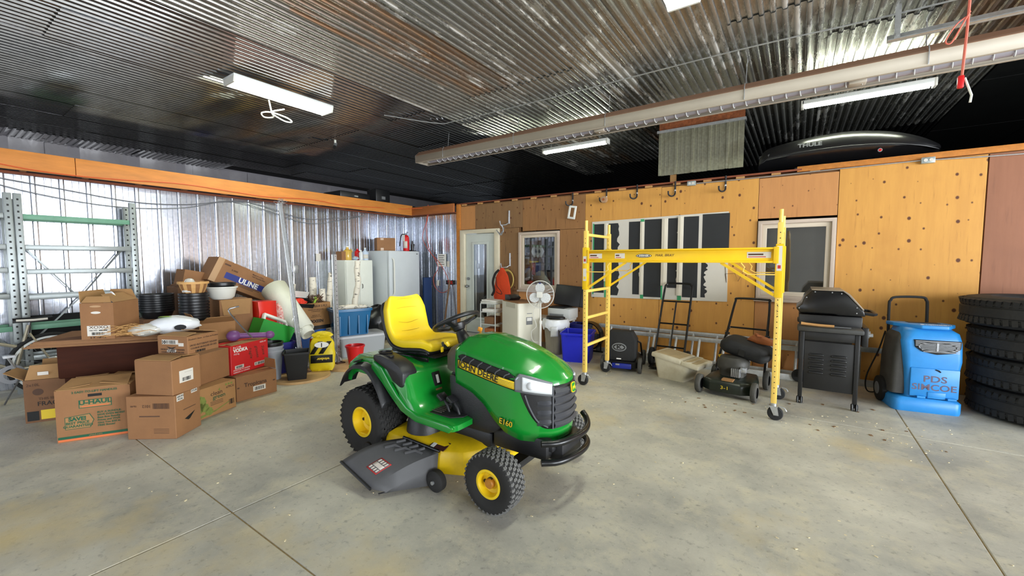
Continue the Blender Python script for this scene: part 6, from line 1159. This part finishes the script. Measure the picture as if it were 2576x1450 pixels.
for k, (u, v, lb2) in enumerate(((1281, 533, 'tall zinc utility hook above the door corner'), (1283, 640, 'zinc utility hook holding the orange bag'))):
    p = bw(u, v, 6.39); h = thing('utility_hook', lb2, 'hook', (p.x, 6.39, p.z-.22)); B().cyl((0, 0, 0), (0, 0, .24), .016, n=8).build('shank', 'zinc', h); B().tube([(0, 0, .02), (-.03, -.06, -.02), (-.12, -.1, -.03), (-.14, -.1, .05)], .011, 8).build('hook_arm', 'zinc', h)
p = bw(1281, 533, 6.39); ck = thing('steel_bracket', 'bundle of bent steel brackets hanging beside the door', 'bracket', (p.x-.10, 6.285, p.z-.36))
for k in range(3): B().tube([(-.02+k*.02, 0, .12), (.06, -.01*k, .05-.03*k), (-.04+.02*k, 0, -.07), (-.12+.02*k, 0, .03-.02*k)], .008, 6).build('bent_rod', 'zinc', ck)
# orange bag
ob = thing('orange_bag', 'bright orange mesh bag hanging from a wall hook', 'bag', (-4.52, 6.3, .72))
B().rings([[(x*w, -.02-y*.06*w, z) for x, y in ell(1, 1, 16)] for w, z in ((.36, .0), (.4, .05), (.36, .25), (.27, .45), (.12, .56), (.05, .6))]).build('bag_body', mat('orange_cloth', (228, 72, 24), .7, var=.12, sc=8, bump=.4, bsc=10), ob, smooth=60)
hs_ = thing('hose_coil', 'thin yellow hose coiled behind the orange bag', 'hose', (-4.46, 6.36, 1.1)); b = B()
for k in range(3): b.tube([((.13+.012*k)*cos(2*pi*i/28), -.01*k, (.16+.012*k)*sin(2*pi*i/28)) for i in range(28)], .007, 6, closed=True)
b.build('hose', mat('hose_yellow', (222, 196, 108), .5), hs_)
sb = thing('black_strap', 'black webbing strap hanging in front of the orange bag', 'strap', (-4.62, 6.2, 1.0)); B().tube(smooth_path([(.08, 0, .28), (.0, -.01, .2), (-.05, -.01, .05), (-.03, 0, -.1), (-.08, 0, -.2)], 5), .022, 6).build('webbing', 'bag_black', sb); B().tube(smooth_path([(.03, -.03, .15), (.06, -.04, .0), (.14, -.03, -.1), (.17, -.03, -.16), (.1, -.03, -.15), (.04, -.03, -.12)], 5), .006, 6).build('cord', 'bag_black', sb)
# outlets and conduit
for k, (u, v, lb2) in enumerate(((1740, 462, 'grey outlet box above the black painted board'), (2334, 404, 'grey outlet box high on the yellow plywood near the roof box'))):
    p = bw(u, v, 6.38); ob_ = thing('outlet_box', lb2, 'outlet', (p.x, 6.38, p.z)); B().box(-.055, -.03, -.032, .055, .02, .032).build('box', mat('box_steel', (170, 180, 180), .4, .5), ob_, bevel=.005)
    for x in (-.022, .022): B().cyl((x, -.034, 0), (x, -.03, 0), .017, n=14).build('socket', 'label_white', ob_)
cd = B().tube([bw(1752, 462, 6.385), bw(1900, 448, 6.385), bw(2120, 424, 6.385), bw(2318, 404, 6.385)], .007, 6).build('conduit', 'zinc'); tag(cd, 'thin metal conduit joining the two wall outlets', 'conduit')
cd = B().tube([bw(2352, 402, 6.385), bw(2480, 394, 6.385), bw(2640, 382, 6.385)], .007, 6).build('conduit', 'zinc'); tag(cd, 'thin metal conduit running across the reddish plywood sheet', 'conduit')
wk = thing('wire_hanger', 'bent rusty wire pinned to the yellow plywood', 'wire', (-.72, 6.385, 1.15)); B().tube([(-.1, 0, .22), (-.08, 0, .0), (-.1, 0, .12), (.02, 0, .13), (.06, 0, .02), (.14, 0, .2)], .003, 5).build('wire', 'brown_print', wk)
# ================================================================ up at the ceiling
def lamp(name, label, loc, rz, ln, w, h, strength, hang, style):
    o = thing(name, label, 'light', loc, rz, 'fluorescent ceiling lights')
    em = mat('tube_glow_%d' % int(strength*10), (250, 255, 232), .4, emit=strength)
    if style == 'wrap':
        P = [(-w/2, 0), (-w/2+.02, -h), (w/2-.02, -h), (w/2, 0)]
        B().prism([(-w/2-.01, 0), (w/2+.01, 0), (w/2+.01, .025), (-w/2-.01, .025)], -ln/2-.02, ln/2+.02).build('housing', 'white_metal', o, bevel=.004)
        B().prism(P, -ln/2, ln/2).build('diffuser', em, o)
        for s in (-1, 1): B().prism([(-w/2-.008, .0), (-w/2+.014, -h-.008), (w/2-.014, -h-.008), (w/2+.008, 0)], s*(ln/2), s*(ln/2+.02)).build('end_cap', 'white_plastic', o)
    else:
        B().box(-w/2, -ln/2, .01, w/2, ln/2, .06).build('housing', 'white_metal', o, bevel=.006)
        for x in (-.032, .032): B().cyl((x, -ln/2+.03, -.008), (x, ln/2-.03, -.008), .014, n=12).build('tube', em, o)
        for s in (-1, 1): B().box(-w/2, s*(ln/2)-.02, -.028, w/2, s*(ln/2)+.01, .06).build('end_cap', 'white_plastic', o, bevel=.004)
    for s in (-1, 1): B().cyl((0, s*ln*.38, .02), (0, s*ln*.38, hang), .004, n=6).build('hanger', 'zinc', o)
    return o
l1 = lamp('ceiling_light', 'wide bright wraparound light with a knotted pull cord', (-5.53, 2.87, 3.57), 0, 1.2, .27, .06, 26, .09, 'wrap')
B().tube(smooth_path([(-.15, -.1, -.06), (-.17, -.06, -.2), (-.22, -.02, -.24), (-.28, -.1, -.25), (-.26, -.14, -.21), (-.17, -.06, -.2), (-.1, .1, -.24), (-.06, .14, -.29), (-.1, .06, -.29), (-.17, -.06, -.2), (-.12, .08, -.13)], 6), .009, 6).build('pull_cord', 'white_plastic', l1)
lamp('ceiling_light', 'twin tube strip light hung behind the left end of the heater', (-3.31, 6.77, 3.43), R(90), 1.22, .12, .05, 45, .25, 'strip')
lamp('ceiling_light', 'twin tube strip light hung above the black roof box', (.58, 6.66, 3.43), R(90), 1.22, .12, .05, 45, .25, 'strip')
lamp('ceiling_light', 'wraparound light above the riding mower with only its end in view', (-.84, 3.08, 3.57), 0, 1.2, .27, .06, 26, .09, 'wrap')
# tube heater
mat('heater_side', (186, 176, 160), .6, 0, var=.06, sc=3); mat('heater_top', (140, 106, 84), .6); mat('heater_tube', (172, 168, 178), .45, .4)
he = thing('tube_heater', 'long radiant tube heater with a grey reflector hung by chains', 'heater', (-.5, 5.45, 3.22))
b = WB(he); sec = [(5.30, 3.205), (5.295, 3.33), (5.36, 3.385), (5.54, 3.385), (5.605, 3.33), (5.60, 3.205)]
b.rings([[(x, y, z) for y, z in sec] for x in (-5.72, 4.7)], closed=False, cap=False); ref = b.build('reflector', 'heater_side', he, solid=.006, smooth=20)
WB(he).prism([(5.284, 3.322), (5.297, 3.318), (5.365, 3.384), (5.352, 3.396)], -5.7, 4.7, 'x').build('top_strip', 'heater_top', ref)
WB(he).prism([(5.30, 3.205), (5.295, 3.33), (5.36, 3.385), (5.54, 3.385), (5.605, 3.33), (5.60, 3.205)], -5.73, -5.715, 'x').build('end_cap', 'heater_side', ref)
WB(he).prism([(5.30, 3.2), (5.33, 3.2), (5.33, 3.206), (5.30, 3.206)], -5.72, 4.7, 'x').prism([(5.57, 3.2), (5.60, 3.2), (5.60, 3.206), (5.57, 3.206)], -5.72, 4.7, 'x').build('lip', 'heater_side', ref)
tu = WB(he).tube([(-5.5, 5.45, 3.25), (4.7, 5.45, 3.25)], .052, 18).build('heater_tube', 'heater_tube', he); WB(he).sph((-5.5, 5.45, 3.25), (.09, .052, .052)).build('tube_end', 'white_metal', tu)
b = WB(he); n = 0
for k in range(60):
    x = -5.3+k*.125
    if x > 2.2: break
    b.tube([(x+.02*j/8, 5.45+.056*cos(pi+pi*j/8)*1.0, 3.25-.062*sin(pi*j/8)) for j in range(9)], .004, 5)
b.build('coil_guard', 'white_metal', tu)['kind'] = 'stuff'
for x in (-2.35, .35): WB(he).box(x, 5.39, 3.19, x+.14, 5.51, 3.31).build('tube_joint', 'heater_side', tu, bevel=.01)
WB(he).tube([(.5, 5.33, 3.22), (4.7, 5.33, 3.22)], .018, 8).build('gas_pipe', 'white_metal', he)
for x in (-5.05, -3.6, -2.15, -.55, .9): WB(he).tube([(x, 5.32, 3.30), (x, 5.42, 3.40), (x, 5.45, 3.65)], .005, 5).tube([(x, 5.29, 3.21), (x, 5.285, 3.34), (x, 5.32, 3.39)], .005, 5).build('chain', 'zinc', he)
# door track, rope
tk = thing('door_track', 'galvanised overhead door track hung from perforated strap', 'track', (2.7, 5.03, 3.4)); WB(tk).prism([(5.0, 3.38), (5.06, 3.38), (5.06, 3.44), (5.045, 3.44), (5.045, 3.395), (5.0, 3.395)], .58, 4.9, 'x').build('channel', 'zinc', tk, bevel=.002)
WB(tk).box(.62, 4.99, 3.38, .66, 4.996, 3.69).build('hanger_strap', 'zinc', tk); WB(tk).cyl((.64, 4.98, 3.41), (.64, 5.0, 3.41), .012, n=10).build('bolt', 'zinc', tk)
ptop, pbot = bw(2435, -20, 4.4), bw(2420, 190, 4.4)
rp = thing('pull_rope', 'pink pull rope with a red handle hanging from the ceiling', 'rope', (pbot.x, 4.4, pbot.z-.09)); mat('rope_pink', (214, 110, 92), .7); 
WB(rp).tube([(pbot.x+.02, 4.4, 3.66), (pbot.x+.01, 4.4, pbot.z+.3), tuple(pbot)], .008, 6).build('rope', 'rope_pink', rp)
WB(rp).tube(smooth_path([(pbot.x+.02, 4.4, pbot.z+.42), (pbot.x-.05, 4.38, pbot.z+.36), (pbot.x-.1, 4.38, pbot.z+.26), (pbot.x-.07, 4.38, pbot.z+.24), (pbot.x-.02, 4.38, pbot.z+.35), (pbot.x+.02, 4.4, pbot.z+.44)], 5), .005, 6).build('rope_loop', 'rope_pink', rp)
WB(rp).box(pbot.x-.022, 4.385, pbot.z-.09, pbot.x+.012, 4.415, pbot.z).build('handle', 'red_plastic', rp, bevel=.008); WB(rp).tube([(pbot.x+.015, 4.4, pbot.z-.02), (pbot.x+.055, 4.4, pbot.z-.15), (pbot.x+.05, 4.4, pbot.z-.2)], .007, 6).build('tail', 'white_plastic', rp)
cc = B().tube(smooth_path([(-5.2, 4.2, 3.63), (-4.7, 4.8, 3.58), (-4.45, 4.98, 3.62), (-2.7, 5.02, 3.625), (-.58, 5.0, 3.625), (.75, 5.08, 3.625), (3, 5.05, 3.625)], 5), .008, 6).build('ceiling_cable', 'zinc'); tag(cc, 'grey armoured cable running across the corrugated ceiling', 'cable')
# hanging corrugated panel
hp_ = thing('hanging_panel', 'short corrugated iron panel hanging from the ceiling over the office', 'panel', (-1.3, 6.92, 2.8)); pl = rib_sheet('corrugated_sheet', 5, .66, 'dull_steel'); pl.parent = hp_; pl.location = (-.6, 0, 0); pl.scale = (1.05, -1, 1)
B().box(-.62, -.04, .66, .62, .06, .7).build('top_angle', 'zinc', hp_); B().box(-.6, .02, .7, .6, .04, .86).build('osb_strip', mat('osb', (168, 96, 54), .7, c2=(120, 66, 34), var=.3, sc=26), hp_); B().box(-.42, .03, -.25, -.34, .1, .66).build('batten', 'wood_raw', hp_)
# roof box
rbx = thing('roof_box', 'glossy black car roof box stored on the office roof', 'roof box', (.40, 6.95, 2.65)); mat('roof_gloss', (22, 22, 24), .28, var=.1, sc=5)
def rs(x, w, z0, z1):
    return [(x, y*w, z0+(z1-z0)*t) for y, t in ((-.34, .3), (-.40, .42), (-.40, .52), (-.36, .72), (-.28, .9), (-.14, .98), (0, 1), (.14, .98), (.28, .9), (.36, .72), (.40, .52), (.40, .42), (.34, .3), (.2, .05), (-.2, .05))]
rl = smooth_path([(-.89, .78, .16), (-.87, .9, .25), (-.78, .97, .34), (-.5, 1, .40), (-.2, 1, .43), (.1, .98, .43), (.45, .9, .37), (.7, .78, .27), (.85, .6, .18), (.9, .45, .15)], 3)
B().rings([rs(p.x, p.y, -.02+max(0, p.x-.5)*.16, max(.06, p.z)) for p in rl]).build('shell', 'roof_gloss', rbx, smooth=50)
B().tube([(p.x, -.405*p.y, (.43 if p.x > -.8 else .35)*max(.1, p.z)+.002) for p in rl[3:-2]], .007, 6).build('seam', 'black_plastic', rbx)
text('THULE', .075, 'grey_plastic', rbx, (-.33, -.392, .262), rot=R(0), bold=.03, sx=1.1, face=(R(68), 0, 0)); text('THULE', .05, 'grey_plastic', rbx, (-.83, -.34, .19), face=(R(70), 0, R(-35)), bold=.02, shear=.2)
B().cyl((.35, -.375, .10), (.35, -.385, .10), .022, n=16).build('lock', 'zinc', rbx); B().cyl((.35, -.386, .10), (.35, -.388, .10), .014, n=12).build('lock_dot', 'red_plastic', rbx)
for x in (-.45, .45): B().box(x-.03, -.3, -.06, x+.03, .3, .01).build('mount_bar', 'black_plastic', rbx); 
for x in (-.45, .45): B().box(x-.05, -.32, -.13, x+.05, .32, -.06).build('rest_block', 'joist_wood', rbx)
sc_m = thing('security_camera', 'small grey security camera under the dark ceiling', 'camera', (-7.03, 4.57, 3.52)); B().cyl((0, 0, .12), (0, 0, .06), .02).build('mount', 'white_plastic', sc_m); B().cyl((-.02, .02, .07), (.07, -.06, -.02), .028, n=14).build('body', 'grey_plastic', sc_m); B().cyl((.07, -.06, -.02), (.085, -.074, -.035), .03, n=14).build('hood', 'black_plastic', sc_m)
# cords along the beam and the steel wall
oc = B().tube(smooth_path([(-6.935, .3, 2.52), (-6.935, .75, 2.45), (-6.935, 1.15, 2.432), (-6.935, 1.6, 2.45), (-6.935, 2.2, 2.49), (-6.935, 2.8, 2.47), (-6.935, 3.3, 2.455), (-6.935, 4.0, 2.50), (-6.935, 4.6, 2.47), (-6.935, 5.3, 2.50), (-6.935, 6.0, 2.54), (-6.6, 6.28, 2.56)], 5), .006, 6).build('orange_cable', mat('cord_orange', (214, 92, 48), .5)); tag(oc, 'orange extension cord stapled along the timber beam', 'cord')
for k, (P, lb2) in enumerate((([(.3, 2.40), (1.1, 2.30), (1.8, 2.22), (2.4, 2.26), (2.9, 2.37), (3.3, 2.36), (4.0, 2.20), (4.6, 2.24), (5.3, 2.36)], 'upper grey cable drooping across the steel wall'), ([(.3, 2.38), (.9, 2.22), (1.6, 2.14), (2.3, 2.2), (2.9, 2.36), (3.4, 2.28), (4.1, 2.12), (4.7, 2.2), (5.3, 2.35)], 'lower grey cable drooping across the steel wall'))):
    o = B().tube(smooth_path([(-7.235+.01*k, y, z) for y, z in P], 6), .006, 6).build('wall_cable', 'grey_plastic'); tag(o, lb2, 'cable')
rc = thing('red_cable', 'thin red cord looped down the steel wall beside the fridge', 'cord', (-6.2, 6.36, 1.1)); WB(rc).tube(smooth_path([(-6.45, 6.3, 2.62), (-6.55, 6.35, 2.3), (-6.7, 6.37, 1.95), (-6.5, 6.37, 1.65), (-6.2, 6.37, 1.4), (-5.98, 6.37, 1.1), (-5.95, 6.37, .88), (-6.15, 6.37, .78), (-6.35, 6.37, .9), (-6.38, 6.37, 1.1), (-6.25, 6.37, 1.3), (-6.35, 6.37, 1.5), (-6.5, 6.37, 1.7), (-6.58, 6.37, 2.2), (-6.35, 6.3, 2.6)], 6), .006, 6).build('cord', mat('cord_red', (196, 84, 66), .5), rc)
pn_ = thing('notice', 'white paper notice taped to the steel wall beside the fridge', 'sign', (-6.15, 6.385, 1.45)); B().box(-.12, -.004, -.12, .12, 0, .14).build('sheet', 'white_print', pn_)
for k in range(5): B().box(-.09, -.0055, .1-k*.045, .07-.02*(k % 2), -.004, .112-k*.045).build('print_line', 'black_print', pn_)
rsg = thing('warning_sign', 'small dark red warning sign on the steel wall', 'sign', (-5.92, 6.385, 1.0)); B().box(-.11, -.004, -.045, .11, 0, .045).build('plate', 'black_print', rsg); B().box(-.07, -.0052, .0, .06, -.004, .03).build('print_line', 'red_print', rsg); B().box(-.06, -.0052, -.03, .07, -.004, -.01).build('print_line', 'red_print', rsg)
for x, z, lb2 in ((-5.98, 1.38, 'cream switch plate on the short steel wall'), (-6.28, .98, 'cream outlet plate behind the red cord')):
    o = B().box(-.035, -.006, -.06, .035, 0, .06).build('wall_plate', 'label_white', None, bevel=.003, loc=(x, 6.39, z)); tag(o, lb2, 'switch')
for u, v, lb2 in ((801, 648, 'cream outlet plate on the long steel wall above the birch logs'), (745, 678, 'grey outlet box on the long steel wall behind the leaning post')):
    p = lw(u, v, -7.25); o = B().box(-.0, -.045, -.07, .012, .045, .07).build('wall_plate', 'label_white' if u > 790 else 'zinc', None, bevel=.003, loc=(-7.26, p.y, p.z)); tag(o, lb2, 'outlet')
ax = thing('wooden_pole', 'long wooden tool handle leaning against the steel wall', 'handle', (-5.95, 6.2, 0)); B().tube([(0, 0, .0), (.03, .17, 1.05)], .018, 8).build('shaft', mat('handle_wood', (120, 88, 60), .6, var=.2), ax)
bp_ = thing('blue_post', 'narrow blue folded table standing beside the fridge', 'table', (-6.43, 6.22, 0)); B().box(-.025, -.1, .0, .025, .12, 1.1).build('panel', mat('post_blue', (24, 52, 98), .5), bp_, bevel=.008); B().box(-.03, -.11, .3, .03, -.1, .36).build('clip', 'scaf_yellow', bp_)
# ================================================================ floor litter
rd = random.Random(21); b = B()
for k in range(420):
    x, y = (rd.uniform(-4.4, 1.6), rd.uniform(.7, 5.2)) if k % 3 else (rd.uniform(-3.2, 1.2), rd.uniform(4.3, 4.9))
    s = rd.uniform(.002, .007); b.cb((x, y, s*.25), (s*2.2, s, s*.5), (0, 0, rd.uniform(0, 3)))
o = b.build('wood_chips', mat('chip', (224, 208, 170), .8), None, smooth=0); o['kind'] = 'stuff'; tag(o, 'pale wood chips scattered over the concrete floor', 'wood chips')
b = B()
for k in range(26):
    x, y = rd.uniform(-1.0, 1.2), rd.uniform(4.3, 5.3); s = rd.uniform(.01, .022); b.cb((x, y, .002), (s*1.6, s, .003), (rd.uniform(-.1, .1), rd.uniform(-.1, .1), rd.uniform(0, 3)))
o = b.build('dead_leaves', mat('leaf_dry', (122, 92, 60), .8), None, smooth=0); o['kind'] = 'stuff'; tag(o, 'small dry brown leaves on the floor by the scaffold and barbecue', 'leaves')
